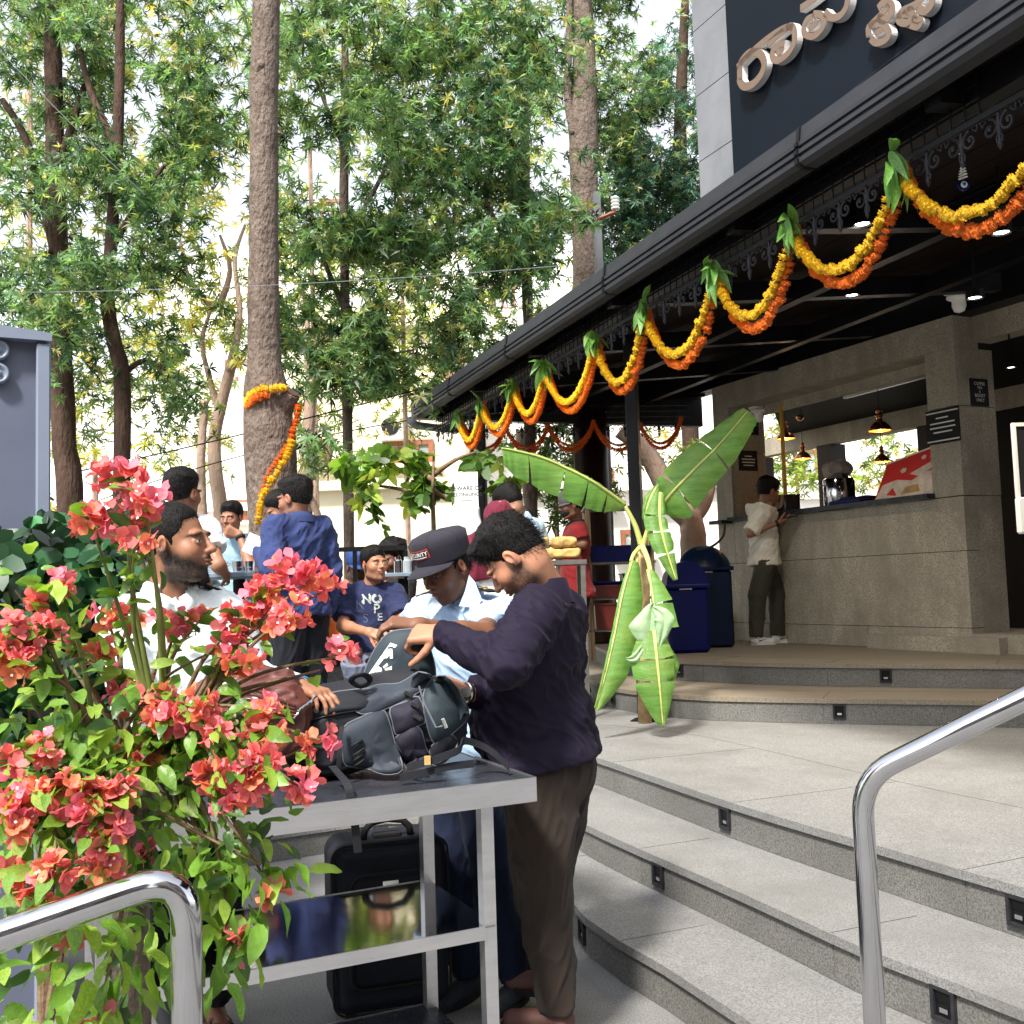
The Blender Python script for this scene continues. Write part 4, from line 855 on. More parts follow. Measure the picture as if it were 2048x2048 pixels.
# ================================================================== SIGNED DISTANCE MODELLING (bodies, clothes, bags)
def surfnet(v, org, h):
    s = v < 0; nx, ny, nz = v.shape
    acc = np.zeros((nx - 1, ny - 1, nz - 1, 3), np.float32); cnt = np.zeros((nx - 1, ny - 1, nz - 1), np.float32)
    for ax in range(3):
        for a in (0, 1):
            for b in (0, 1):
                o = [0, 0, 0]; others = [i for i in range(3) if i != ax]; o[others[0]] = a; o[others[1]] = b
                sl0 = tuple(slice(o[i], o[i] + v.shape[i] - 1) for i in range(3)); o2 = list(o); o2[ax] = 1
                sl1 = tuple(slice(o2[i], o2[i] + v.shape[i] - 1) for i in range(3))
                v0 = v[sl0]; v1 = v[sl1]; c = s[sl0] != s[sl1]
                t = np.where(c, v0 / np.where(v0 - v1 == 0, 1, v0 - v1), 0)
                cnt += c
                for i in range(3):
                    acc[..., i] += np.where(c, (t if i == ax else o[i]), 0)
    act = cnt > 0; idx = -np.ones(act.shape, np.int64); n = act.sum(); idx[act] = np.arange(n)
    ijk = np.argwhere(act); V = (ijk + acc[act] / cnt[act][:, None]) * h + org
    Fs = []
    for ax in range(3):
        u, w_ = [(1, 2), (2, 0), (0, 1)][ax]
        sh = [slice(1, -1)] * 3; sh[ax] = slice(0, -1)
        s0 = s[tuple(sh)]; sh2 = list(sh); sh2[ax] = slice(1, None); s1 = s[tuple(sh2)]
        c = np.argwhere(s0 != s1); 
        if len(c) == 0: continue
        flip = ~s0[tuple(c.T)]; base = c.copy()
        for i in range(3):
            if i != ax: base[:, i] += 1
        q = []
        for (du, dw) in ((-1, -1), (0, -1), (0, 0), (-1, 0)):
            p = base.copy(); p[:, u] += du; p[:, w_] += dw; q.append(idx[tuple(p.T)])
        q = np.stack(q, 1); q[flip] = q[flip][:, ::-1]; Fs.append(q)
    Fq = np.concatenate(Fs, 0); Fq = Fq[(Fq >= 0).all(1)]
    return V.astype(np.float32), Fq
def vnormals(V, Fq):
    a, b, c, d = (V[Fq[:, i]] for i in range(4)); n = np.cross(c - a, d - b); N = np.zeros_like(V)
    for i in range(4): np.add.at(N, Fq[:, i], n)
    return N / (np.linalg.norm(N, axis=1)[:, None] + 1e-12)
class SDF:
    """union / subtraction of rounded shapes; ops: ('c',a,b,ra,rb) ('e',c,r,R) ('b',c,half,round,R)"""
    def __init__(s, k=.02): s.ops = []; s.k = k; s.cuts = []
    def cap(s, a, b, ra, rb=None, k=None, m='u', cut=None):
        s.ops.append(('c', np.array(a, float), np.array(b, float), ra, ra if rb is None else rb, s.k if k is None else k, m, cut)); return s
    def ell(s, c, r, Rm=None, k=None, m='u'):
        s.ops.append(('e', np.array(c, float), np.array(r, float) * np.ones(3), None if Rm is None else np.array(Rm), 0, s.k if k is None else k, m, None)); return s
    def box(s, c, hf, rd=.01, Rm=None, k=None, m='u'):
        s.ops.append(('b', np.array(c, float), np.array(hf, float), None if Rm is None else np.array(Rm), rd, s.k if k is None else k, m, None)); return s
    def plane(s, p, n): s.cuts.append((np.array(p, float), np.array(n, float) / np.linalg.norm(n))); return s
    def bounds(s, o):
        if o[0] == 'c': r = max(o[3], o[4]); return np.minimum(o[1], o[2]) - r, np.maximum(o[1], o[2]) + r
        r = np.abs(o[3]) @ o[2] if o[3] is not None else o[2]
        if o[0] == 'b' and o[3] is None: r = o[2]
        return o[1] - r - .001, o[1] + r + .001
    def mesh(s, h):
        bs = [s.bounds(o) for o in s.ops if o[6] == 'u']; lo = np.min([b[0] for b in bs], 0) - 3 * h - .01; hi = np.max([b[1] for b in bs], 0) + 3 * h + .01
        n = np.ceil((hi - lo) / h).astype(int) + 1; v = np.full(n, .5, np.float32)
        ax = [(lo[i] + np.arange(n[i]) * h).astype(np.float32) for i in range(3)]
        for o in s.ops:
            a, b = s.bounds(o); k = o[5]; mg = k + 3 * h
            i0 = np.maximum(((a - mg - lo) / h).astype(int), 0); i1 = np.minimum(((b + mg - lo) / h).astype(int) + 2, n)
            if (i1 <= i0).any(): continue
            X = ax[0][i0[0]:i1[0], None, None]; Y = ax[1][None, i0[1]:i1[1], None]; Z = ax[2][None, None, i0[2]:i1[2]]
            if o[0] == 'c':
                d = o[2] - o[1]; L = max(d @ d, 1e-9); px, py, pz = X - o[1][0], Y - o[1][1], Z - o[1][2]
                t = np.clip((px * d[0] + py * d[1] + pz * d[2]) / L, 0, 1)
                D_ = np.sqrt((px - t * d[0]) ** 2 + (py - t * d[1]) ** 2 + (pz - t * d[2]) ** 2) - (o[3] + (o[4] - o[3]) * t)
                if o[7] is not None:
                    e = d / math.sqrt(L); D_ = np.maximum(D_, (X - o[2][0] + e[0] * o[7]) * e[0] + (Y - o[2][1] + e[1] * o[7]) * e[1] + (Z - o[2][2] + e[2] * o[7]) * e[2])
            else:
                px, py, pz = X - o[1][0], Y - o[1][1], Z - o[1][2]
                if o[3] is not None:
                    M = o[3]; px, py, pz = (px * M[0, 0] + py * M[1, 0] + pz * M[2, 0], px * M[0, 1] + py * M[1, 1] + pz * M[2, 1], px * M[0, 2] + py * M[1, 2] + pz * M[2, 2])
                if o[0] == 'e':
                    r = o[2]; k0 = np.sqrt((px / r[0]) ** 2 + (py / r[1]) ** 2 + (pz / r[2]) ** 2); k1 = np.sqrt((px / r[0] ** 2) ** 2 + (py / r[1] ** 2) ** 2 + (pz / r[2] ** 2) ** 2)
                    D_ = k0 * (k0 - 1) / np.maximum(k1, 1e-6)
                else:
                    hf, rd = o[2], o[4]; qx, qy, qz = np.abs(px) - hf[0] + rd, np.abs(py) - hf[1] + rd, np.abs(pz) - hf[2] + rd
                    D_ = np.sqrt(np.maximum(qx, 0) ** 2 + np.maximum(qy, 0) ** 2 + np.maximum(qz, 0) ** 2) + np.minimum(np.maximum(qx, np.maximum(qy, qz)), 0) - rd
            sl = tuple(slice(i0[i], i1[i]) for i in range(3)); cur = v[sl]
            if o[6] == 'u':
                if k > 0: hh = np.maximum(k - np.abs(cur - D_), 0) / k; v[sl] = np.minimum(cur, D_) - hh * hh * k * .25
                else: v[sl] = np.minimum(cur, D_)
            else:
                D_ = -D_; hh = np.maximum(k - np.abs(cur - D_), 0) / max(k, 1e-6); v[sl] = np.maximum(cur, D_) + hh * hh * k * .25
        for p, nn in s.cuts:
            d = (ax[0][:, None, None] - p[0]) * nn[0] + (ax[1][None, :, None] - p[1]) * nn[1] + (ax[2][None, None, :] - p[2]) * nn[2]
            v = np.maximum(v, d.astype(np.float32))
        v[0] = v[-1] = .5; v[:, 0] = v[:, -1] = .5; v[:, :, 0] = v[:, :, -1] = .5
        return surfnet(v, lo, h)
def foldify(V, Fq, amp, f=9., dirv=(0, 0, 1), seed=0., fine=.6):
    dv = np.array(dirv, float); dv /= np.linalg.norm(dv); N = vnormals(V, Fq)
    al = (V @ dv)[:, None] * dv; q = (V - al) + al * .22
    q = q + .05 * np.stack([vn(V * 6 + seed), vn(V * 6 + seed + 9), vn(V * 6 + seed + 17)], 1)
    f = f * 1.9; n1 = vn(q * f + seed); r1 = (1 - np.abs(2 * n1 - 1)) ** 3
    n2 = vn(q * f * 2.3 + seed + 5); r2 = (1 - np.abs(2 * n2 - 1)) ** 3
    amp = amp * 1.5
    return V + N * (amp * (r1 - .35) + amp * fine * (r2 - .3))[:, None]
def addto(parent, name, parts, mt, attr=True):
    """parts: list of (V world, F, col or None) joined to one mesh under parent"""
    M = np.array(worldinv(parent)); off = 0; Vs = []; Fs = []; Cs = []
    for V, Fq, c in parts:
        Vs.append(V @ M[:3, :3].T + M[:3, 3]); Fs.append(Fq + off); off += len(V)
        Cs.append(np.ones((len(V), 3)) * (np.array(c) if c is not None else .5))
    me = npmesh(name, np.concatenate(Vs), np.concatenate(Fs), np.concatenate(Cs) if attr else None)
    return link(name, me, mt, parent)
def v3(p): return np.array([p[0], p[1], p[2]], float)
# ------------------------------------------------------------------ fabrics and skin
def cloth(name, col, rough=.85, sheen=.05, noise=.12, bs=350, b=.25): return mat(name, col, rough, noise=noise, nscale=9, bump=b, bscale=bs, sheen=sheen, spec=.25, bump2=.15, b2scale=35)
M_skin = mat('skin', attr='col', rough=.5, sss=.12, spec=.4, bump=.06, bscale=260, noise=.06, nscale=30)
M_hair = mat('black_hair', (.006, .005, .005), .5, noise=.4, nscale=60, bump=.6, bscale=260, stretch=(1, 1, .3), spec=.5)
M_beard = mat('beard_hair', (.014, .010, .009), .75, noise=.4, nscale=90, bump=.9, bscale=300)
def hand_ops(S, W, d, pn, ts=1, curl=.35, k=.006, sc=1.0, spread=.12, pinch=0):
    W, d, pn = v3(W), v3(d), v3(pn); d = d / np.linalg.norm(d); pn = pn - d * (pn @ d); pn /= np.linalg.norm(pn); s = np.cross(d, pn)
    offs_ = [.030, .010, -.010, -.028]; lens = [.070, .079, .073, .057]
    for i in range(4):
        o = offs_[i] * ts * sc; K = W + d * (.086 - .006 * (i == 3)) * sc + s * o
        S.cap(W + s * o * .55 + d * .004, K, .0165 * sc, .0125 * sc, k=.012)
        a = curl * (1 + .12 * i) + (pinch if i == 0 else 0); p = K; L = lens[i] * sc; r = .0095 * sc * (1 - .05 * i)
        for j, fr in enumerate((.46, .30, .24)):
            ang = a * (.8 + .75 * j) if j else a * .75
            dd = d * math.cos(ang) + pn * math.sin(ang) + s * spread * (1.5 - i) * ts * .6 * math.cos(ang); dd /= np.linalg.norm(dd)
            q = p + dd * L * fr; S.cap(p, q, r, r * .88, k=.0025 if j else .006); p = q; r *= .88
    b = W + d * .022 * sc + s * ts * .022 * sc + pn * .006; dd = d * .55 + s * ts * .62 + pn * .55; dd /= np.linalg.norm(dd)
    r = .0135 * sc; S.cap(W + d * .02 * sc, b, .018 * sc, .014 * sc, k=.01)
    for j, L in enumerate((.040, .032, .025)):
        q = b + dd * L * sc; S.cap(b, q, r, r * .86, k=.004); b = q; r *= .86; dd = dd + d * .35 + pn * .1; dd /= np.linalg.norm(dd)
    return S
def head_mesh(hs, h, Mh, c, neckp, skin, beard=0, fat=0, closed=0, lipc=1.0, seed=0, jaw=1.0, ndown=np.array([0, 0, -1.])):
    """Mh: 3x3 columns right, forward, up; c: centre. Modelled in head space, then placed"""
    Mi = np.linalg.inv(Mh); npk = Mi @ (v3(neckp) - v3(c)) / hs; ndn = Mi @ ndown
    S = SDF(.018)
    S.ell((0, -.016, .032), (.075, .097, .093)).ell((0, .028, -.028), (.061 + fat * .006, .064, .082)).ell((0, .030, -.072), ((.049 + fat * .008) * jaw, .050, .036)).ell((0, .070, -.100), (.020, .018, .016), k=.02)
    for s in (-1, 1):
        S.ell((s * .040, .058, -.022), (.024, .026, .026), k=.02).ell((s * .030, .082, .026), (.026, .012, .010), k=.014)
        S.cap((s * .045, .0, -.07), (s * .03, .055, -.095), .016, .013, k=.02)
    S.cap((0, .086, .018), (0, .108, -.020), .0075, .0115, k=.012).ell((0, .1115, -.024), (.0115, .011, .010), k=.005)
    for s in (-1, 1): S.ell((s * .0125, .099, -.027), (.0075, .010, .0075), k=.005)
    for s in (-1, 1): S.ell((s * .0065, .106, -.0335), (.0032, .004, .003), k=.002, m='s')
    S.ell((0, .088, -.048), (.022, .012, .012), k=.012)
    S.ell((0, .0965, -.0535), (.0215, .0075, .0048), k=.003).ell((0, .0945, -.0635), (.018, .0078, .0058), k=.003)
    S.ell((0, .101, -.0585), (.024, .008, .0013), k=.002, m='s')
    for s in (-1, 1): S.ell((s * .031, .097, .005), (.0185, .016, .0115), k=.010, m='s')
    ey = .0775
    for s in (-1, 1):
        S.ell((s * .031, ey, .0035), (.0150, .0150, .0150), k=.002)
    oz = .0045 * (1 - closed)
    for s in (-1, 1):
        S.ell((s * .031, ey + .0145, .003), (.0125, .006, .0022 + .003 * (1 - closed)), k=.0015, m='s')
    for s in (-1, 1):
        e = Matrix.Rotation(R(-12) * 1, 3, 'X') @ Matrix.Rotation(R(-22) * s, 3, 'Z')
        S.ell((s * .079, -.006, .0), (.0085, .0185, .0315), np.array(e), k=.006).ell((s * .087, .000, .004), (.007, .0095, .017), np.array(e), k=.004, m='s').ell((s * .078, .000, -.024), (.007, .009, .009), k=.004)
        S.ell((s * .082, .006, -.002), (.004, .004, .006), k=.003)
    a = np.array([0, -.022, -.05]); S.cap(a, npk, .052 + fat * .010, .054 + fat * .012, k=.03).cap(npk, npk + ndn * .05, .056, .062, k=.03)
    V, Fq = S.mesh(h / hs)
    x, y, z = V.T; ax_ = np.abs(x)
    col = np.ones((len(V), 3)) * np.array(skin) * (1 + .10 * (vn(V * 45 + seed) - .5) + .14 * (vn(V * 14 + seed) - .5))[:, None]
    N = vnormals(V, Fq)
    ss = lambda e0, e1, t: np.clip((t - e0) / (e1 - e0), 0, 1)
    def mixin(mask, c2, cc): return cc * (1 - mask[:, None]) + np.array(c2) * mask[:, None]
    chk = np.exp(-((ax_ - .045) ** 2 + (z + .015) ** 2) / .0006) * (y > .03); col = col * (1 + chk[:, None] * np.array([.10, -.02, -.05]))
    ears = ss(.074, .08, ax_); col = col * (1 + ears[:, None] * np.array([.15, -.05, -.08]))
    lip = np.exp(-((x / .021) ** 2) ** 2 - ((z + .0585) / .0088) ** 4) * (y > .085); col = mixin(np.clip(lip * 1.2, 0, 1) * .75, np.array(skin) * np.array([.85, .55, .52]), col)
    brow = np.exp(-((ax_ - .034) / .019) ** 4 - ((z - .0245 + .10 * (ax_ - .034) + 8 * (ax_ - .03) ** 2) / .0038) ** 2) * (y > .04); col = mixin(np.clip(brow * 1.3, 0, .93), (.012, .009, .008), col)
    lash = np.exp(-((ax_ - .031) / .014) ** 4 - ((z - .0075 + .009 * closed) / .0016) ** 2) * (y > .07); col = mixin(np.clip(lash, 0, .85), (.015, .01, .01), col)
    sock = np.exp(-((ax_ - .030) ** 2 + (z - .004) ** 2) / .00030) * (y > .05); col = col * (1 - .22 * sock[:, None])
    # eye opening colour
    dx = ax_ - .031; dz = z - .003; op = (dx / .0128) ** 2 + (dz / (.0012 + .0042 * (1 - closed))) ** 2 < 1; op &= (y > .08)
    iris = dx ** 2 + (dz) ** 2 < .0056 ** 2
    if closed < .9: col[op & ~iris] = (.62, .58, .54); col[op & iris] = (.02, .012, .008)
    if beard:
        edge = .006 * (vn(V * 60) - .5)
        bm = ss(-.006, .022, -(z + .004 + .62 * (y - .012)) + edge) * ss(-.03, -.005, y) * ss(-.140, -.100, z)
        bm = bm * (1 - ss(.45, .9, np.exp(-((x / .026) ** 2) ** 2 - ((z + .058) / .0105) ** 4) * (y > .08)))
        must = np.exp(-((x / .027) ** 2) ** 2 - ((z + .0445 + .18 * ax_) / .0065) ** 4) * (y > .07)
        bm = np.clip(np.maximum(bm * (ax_ > -1), must), 0, 1) * (.75 + .5 * vn(V * 300)); col = mixin(np.clip(bm * beard, 0, .96), (.016, .012, .011), col)
    W = (V * hs) @ np.array(Mh).T + v3(c)
    return W, Fq, col, V
def hair_mesh(hs, h, Mh, c, thick=.012, front=.0, top=.0, fringe=0, nape=0, seed=0, strands=1500, side=1.0, mess=1.0, recede=0):
    g = h / hs; lo = np.array([-.12, -.15, -.13]); hi = np.array([.12, .15, .19]); n = np.ceil((hi - lo) / g).astype(int)
    X, Y, Z = np.meshgrid(*[lo[i] + np.arange(n[i]) * g for i in range(3)], indexing='ij')
    P = np.stack([X, Y, Z], -1).reshape(-1, 3).astype(np.float32); x, y, z = P.T
    def E(c_, r): q = (P - np.array(c_)) / r; k0 = np.linalg.norm(q, axis=1); k1 = np.linalg.norm(q / r, axis=1); return k0 * (k0 - 1) / np.maximum(k1, 1e-6)
    rr = np.array([.075, .097, .093])
    up = np.clip((z - .02) / .09, 0, 1); t = thick * (.28 * side + .72 * up) + top * up ** 2 + (fringe * np.exp(-((y - .08) / .03) ** 2) * (z > .05))
    nz = vn(P * np.array([38, 22, 30.]) + seed) - .5; n2 = vn(P * np.array([95, 50, 95.]) + seed) - .5
    temple = .018 * np.clip((np.abs(x) - .035) / .03, 0, 1) * np.clip((y - .04) / .03, 0, 1)
    line = .80 * y + .001 + front - .0 * x + temple * (1 + recede) + recede * .02 * (y > .05) + .004 * nz
    line = np.where(y < -.03, np.maximum(line, -.072 - nape), line)
    tap = np.clip((z - line + .002) / .032, 0, 1) ** .6; tap = np.where(z < -.02, np.maximum(tap, .45), tap); d = E((0, -.016, .032), rr) - .0015 - t * tap - (nz * .010 + n2 * .004) * mess * (.3 + .7 * up) * tap
    cut = (line - z) * .78
    sb = np.maximum(np.maximum(np.abs(y - .016) - .008, -(z + .030)), z - .03); sb = np.maximum(sb, -(np.abs(x) - .055)); cut = np.minimum(cut, sb)
    ear = np.sqrt(((y + .004) / .019) ** 2 + ((z + .004) / .032) ** 2) - 1; cut = np.maximum(cut, -ear * .02)
    v = np.maximum(d, cut).reshape(n); v[0] = v[-1] = .5; v[:, 0] = v[:, -1] = .5; v[:, :, 0] = v[:, :, -1] = .5
    V, Fq = surfnet(v.astype(np.float32), lo, g)
    N = vnormals(V, Fq)
    if strands:
        k = rng.integers(0, len(V), strands); b = V[k]; nn = N[k]; keep = np.linalg.norm(b - np.array([0, -.016, .032]), axis=1) > .085; b, nn = b[keep], nn[keep]
        fl = np.stack([b[:, 0] * .4, .06 - .5 * b[:, 1] * 0 + 0 * b[:, 1], -.35 * np.ones(len(b))], 1); fl[b[:, 1] < -.03] = np.array([0, -.3, -1.]); fl[(np.abs(b[:, 0]) > .055)] = np.array([0, -.15, -1.])
        fl = fl / np.linalg.norm(fl, axis=1)[:, None] + rng.normal(size=fl.shape) * .38 * mess; L = rng.uniform(.008, .02, len(b)) * (.5 + 40 * thick * .5)
        tp_ = b + (fl * .8 + nn * .55) * L[:, None]; sd = np.cross(fl, nn); sd /= np.linalg.norm(sd, axis=1)[:, None] + 1e-9; w_ = .0011
        b0 = b - nn * .002
        SV = np.stack([b0 - sd * w_, b0 + sd * w_, tp_ + sd * w_ * .2, tp_ - sd * w_ * .2], 1).reshape(-1, 3); SF = np.arange(len(SV)).reshape(-1, 4) + len(V)
        V = np.concatenate([V, SV]); Fq = np.concatenate([Fq, SF])
    return (V * hs) @ np.array(Mh).T + v3(c), Fq
def hmat(yaw, pitch=0, roll=0): return np.array(Matrix.Rotation(R(yaw), 3, 'Z') @ Matrix.Rotation(R(pitch), 3, 'X') @ Matrix.Rotation(R(roll), 3, 'Y'))
def skel(x, y, z0, yaw, H=1.72, sit=None):
    s = H / 1.72; Rz = Matrix.Rotation(R(yaw), 3, 'Z'); b = Vector((x, y, z0))
    L = dict(pelvis=(0, 0, .95), waist=(0, .005, 1.08), chest=(0, .0, 1.27), neck=(0, -.015, 1.445), head=(0, .015, 1.597),
             shL=(-.18, -.01, 1.395), shR=(.18, -.01, 1.395), elL=(-.225, -.04, 1.12), elR=(.225, -.04, 1.12), wrL=(-.235, .03, .87), wrR=(.235, .03, .87),
             hipL=(-.085, 0, .92), hipR=(.085, 0, .92), knL=(-.095, .02, .50), knR=(.095, .02, .50), anL=(-.10, -.02, .085), anR=(.10, -.02, .085))
    return {k: b + Rz @ (Vector(v) * s) for k, v in L.items()}
PEOPLE = []
def person(label, J, yaw, head=(None, 0, 0), hs=1.0, skin=(.28, .15, .09), det=1, bulk=1.0, belly=0, top=None, bottom=None, shoes=None, hair=None, beard=0, closed=.35,
           hands={}, group=None, z0=None, armskin=True, fat=0, jaw=1.0, extra=None, collar=None, arm=1.0, seed=None, nohead=False):
    seed = seed if seed is not None else len(PEOPLE) * 3.7
    h = {0: .0135, 1: .009, 2: .0065}[det]; hh = {0: .0055, 1: .004, 2: .0028}[det]
    fw = np.array([-math.sin(R(yaw)), math.cos(R(yaw)), 0]); rt = np.array([fw[1], -fw[0], 0])
    J = {k: v3(v) for k, v in J.items()}
    zz = min(J['anL'][2], J['anR'][2]) - .085 if z0 is None else z0
    e = empty('person', (float(J['pelvis'][0]), float(J['pelvis'][1]), float(zz)), label, 'person', group)
    Mh = hmat(head[0] if head[0] is not None else yaw, head[1], head[2] if len(head) > 2 else 0)
    parts = []; W, Fq, col, Lc = head_mesh(hs, hh, Mh, J['head'], J['neck'], skin, beard, fat, closed, seed=seed, jaw=jaw, ndown=(J['chest'] - J['neck']) / np.linalg.norm(J['chest'] - J['neck']))
    parts.append((W, Fq, col))
    sleeve = top.get('sleeve', 'long')
    for sd, ts in (('L', -1), ('R', 1)):
        S = SDF(.02); sh, el, wr = J['sh' + sd], J['el' + sd], J['wr' + sd]
        fd = (wr - el) / np.linalg.norm(wr - el)
        if sleeve != 'long': S.cap(sh + (el - sh) * .5, el, .043 * arm, .040 * arm).cap(el, el + fd * .09, .041 * arm, .041 * arm)
        S.cap(el + fd * (.0 if sleeve != 'long' else .14), wr, .040 * arm if sleeve != 'long' else .031, .0265 * arm).cap(wr, wr + fd * .015, .0265, .024)
        hd = hands.get(sd, {}); d = v3(hd.get('dir', fd)); pn = v3(hd.get('palm', rt * -ts if 'dir' not in hd else (0, 0, -1)))
        # s = d x pn ; the thumb side sign for each hand
        S.k = .01; hand_ops(S, wr, d, pn, ts=hd.get('ts', -ts), curl=hd.get('curl', .35), sc=hd.get('sc', 1.0), pinch=hd.get('pinch', 0), spread=hd.get('spread', .12))
        V, Fq = S.mesh({0: .0075, 1: .005, 2: .0034}[det])
        cs = np.ones((len(V), 3)) * np.array(skin) * (1 + .2 * (vn(V * 12 + seed) - .5))[:, None]
        pnn = pn / np.linalg.norm(pn); N = vnormals(V, Fq); pal = np.clip((N @ pnn - .2) * 1.6, 0, 1) * (np.linalg.norm(V - wr, axis=1) < .2); cs = cs * (1 + pal[:, None] * np.array([.5, .45, .4]))
        parts.append((V, Fq, cs))
    if bottom and bottom.get('bare'):
        for sd in 'LR':
            S = SDF(.015); kn, an = J['kn' + sd], J['an' + sd]; S.cap(an + (kn - an) * .4, an, .045, .034).ell(an + np.array([0, 0, -.03]), .036).cap(an + np.array([0, 0, -.045]), an + fw * .12 + np.array([0, 0, -.058]), .036, .028)
            for i in range(5):
                q = an + fw * .13 + rt * (-.034 + .017 * i) + np.array([0, 0, -.064]); S.cap(q, q + fw * (.045 - .004 * abs(i - 1)), .011, .0095, k=.004)
            V, Fq = S.mesh(.005); parts.append((V, Fq, np.array(skin) * .8))
    S = SDF(.03); nk, chs = J['neck'], J['chest']; S.cap(nk, chs, .045, .055).cap(chs, J['pelvis'], .055, .06)
    for sd in 'LR':
        sh, el = J['sh' + sd], J['el' + sd]; S.cap(nk * .5 + chs * .5, sh, .03, .03).cap(sh, sh + (el - sh) * .75, .032, .032).cap(J['pelvis'], J['hip' + sd], .05, .05).cap(J['hip' + sd], J['kn' + sd], .05, .035).cap(J['kn' + sd], J['an' + sd], .035, .026)
    V, Fq = S.mesh(.016); parts.append((V, Fq, np.array(skin)))
    addto(e, 'body', parts, M_skin)
    if hair:
        hv = dict(hair); hm = hv.pop('mat', M_hair); V, Fq = hair_mesh(hs, hh * 1.15, Mh, J['head'], seed=seed, strands=hv.pop('strands', {0: 500, 1: 1500, 2: 4500}[det]), **hv)
        addto(e, 'hair', [(V, Fq, None)], hm, False)
    # ---- clothes
    lo = top.get('loose', .014); spU = J['neck'] - J['chest']; spU /= np.linalg.norm(spU); spL = J['waist'] - J['pelvis']; spL /= np.linalg.norm(spL)
    shv = J['shR'] - J['shL']; shv /= np.linalg.norm(shv); hv_ = J['hipR'] - J['hipL']; hv_ /= np.linalg.norm(hv_)
    def fr(r_, u_): f_ = np.cross(u_, r_); f_ /= np.linalg.norm(f_); u2 = np.cross(r_, f_); return np.stack([r_, f_, u2], 1)
    Rc = fr(shv, spU); Rp = fr(hv_, spL); bw = bulk
    S = SDF(.05)
    S.ell(J['chest'], np.array([.160 * bw, .108 * bw, .17]) + lo, Rc).cap(J['shL'] * .86 + J['shR'] * .14, J['shR'] * .86 + J['shL'] * .14, .060 + lo)
    S.cap(J['neck'] - spU * .02, J['shL'] * .8 + J['neck'] * .2, .040 + lo * .3, .045 + lo).cap(J['neck'] - spU * .02, J['shR'] * .8 + J['neck'] * .2, .040 + lo * .3, .045 + lo)
    S.ell(J['waist'] + fw * belly * .5, np.array([.145 * bw, (.105 + belly) * bw, .16]) + lo, Rp).ell(J['pelvis'], np.array([.155 * bw, .118 * bw, .13]) + lo, Rp)
    hem = top.get('hem', .10); hp = J['pelvis'] - spL * hem; hr = top.get('hemr', 1.0)
    S.ell(hp, np.array([.180 * bw, .138 * bw, .13]) * hr + lo, Rp)
    for sd in 'LR':
        sh, el, wr = J['sh' + sd], J['el' + sd], J['wr' + sd]; fd = (wr - el) / np.linalg.norm(wr - el); ud = (el - sh) / np.linalg.norm(el - sh)
        if sleeve == 'long':
            S.cap(sh, el, (.056 + lo) * arm, (.047 + lo * .8) * arm, k=.03).cap(el, wr + fd * .03, (.046 + lo * .8) * arm, .032 + lo * .5, k=.02, cut=.030)
        else:
            f = top.get('sl', .62); q = sh + (el - sh) * f; S.cap(sh, q + ud * .05, (.055 + lo) * arm, (.053 + lo * 1.3) * arm, k=.03, cut=.05)
    S.plane(hp, -spL if not top.get('level') else (0, 0, -1))
    if top.get('neckcut', True): S.plane(J['neck'] + spU * .028, spU + fw * .25)
    V, Fq = S.mesh(h); fa = top.get('fold', .006)
    V = foldify(V, Fq, fa, top.get('ff', 9.), top.get('fdir', tuple(spL * .6 + shv * .6 + fw * .3)), seed)
    shirt = addto(e, top.get('name', 'shirt'), [(V, Fq, None)], top['mat'], False); e_shirt = (V, Fq)
    if collar:
        cm = collar.get('mat', top['mat']); m = MB(); Nk = Vector(J['neck']); nu = v3(J['head']) - J['neck']; nu = nu * .5 + spU * np.linalg.norm(nu) ; nu /= np.linalg.norm(nu)
        Mx = Matrix(np.stack([shv, np.cross(nu, shv), nu], 1).tolist()); Nk = Nk + Vector(nu * .018); r0 = .073 + fat * .01; hgt = collar.get('h', .032); nseg = 28; gap = collar.get('gap', .5)
        vs = []; 
        for i in range(nseg + 1):
            th = math.pi / 2 + gap / 2 + (2 * math.pi - gap) * i / nseg; dip = -.018 * max(0, math.sin(th))
            for (rr_, zq) in ((r0, -.04), (r0 - .004, hgt), (r0 + .002, hgt + .004), (r0 + .016, hgt * .1), (r0 + .022, -.03)):
                vs.append(Nk + Mx @ Vector((rr_ * math.cos(th) * 1.05, rr_ * math.sin(th), zq + dip)))
        fs = [(i * 5 + k, i * 5 + k + 1, i * 5 + 6 + k, i * 5 + 5 + k) for i in range(nseg) for k in range(4)]
        m.add(vs, fs)
        if collar.get('points', True):
            for s in (-1, 1):
                b = [(s * .012, r0 + .016, -.020), (s * .052, r0 - .006, hgt * .1 - .004), (s * .064, r0 + .018, -.055), (s * .022, r0 + .030, -.072)]
                m.extr([Nk + Mx @ Vector(q) for q in b], Mx @ Vector((0, .0025, .002)))
        o = m.build('collar', cm, e, True)
    if bottom:
        lb = bottom.get('loose', .016); S = SDF(.04); S.ell(J['pelvis'], np.array([.150 * bw, .116 * bw, .13]) + lb * .5, Rp)
        for sd in 'LR':
            hp_, kn, an = J['hip' + sd], J['kn' + sd], J['an' + sd]; ld = (an - kn) / np.linalg.norm(an - kn); S.cap(hp_, kn, .088 * (bw * .5 + .5) + lb, .060 + lb, k=.03).cap(kn, an - ld * .0, .056 + lb, .042 + lb * bottom.get('hemw', .9), k=.025, cut=bottom.get('up', .0))
        S.plane(J['pelvis'] + spL * .12, spL); S.plane(hp + spL * .045, spL); V, Fq = S.mesh(h); V = foldify(V, Fq, bottom.get('fold', .006), bottom.get('ff', 7.), bottom.get('fdir', (.25, .1, 1)), seed + 11)
        addto(e, 'trousers', [(V, Fq, None)], bottom['mat'], False)
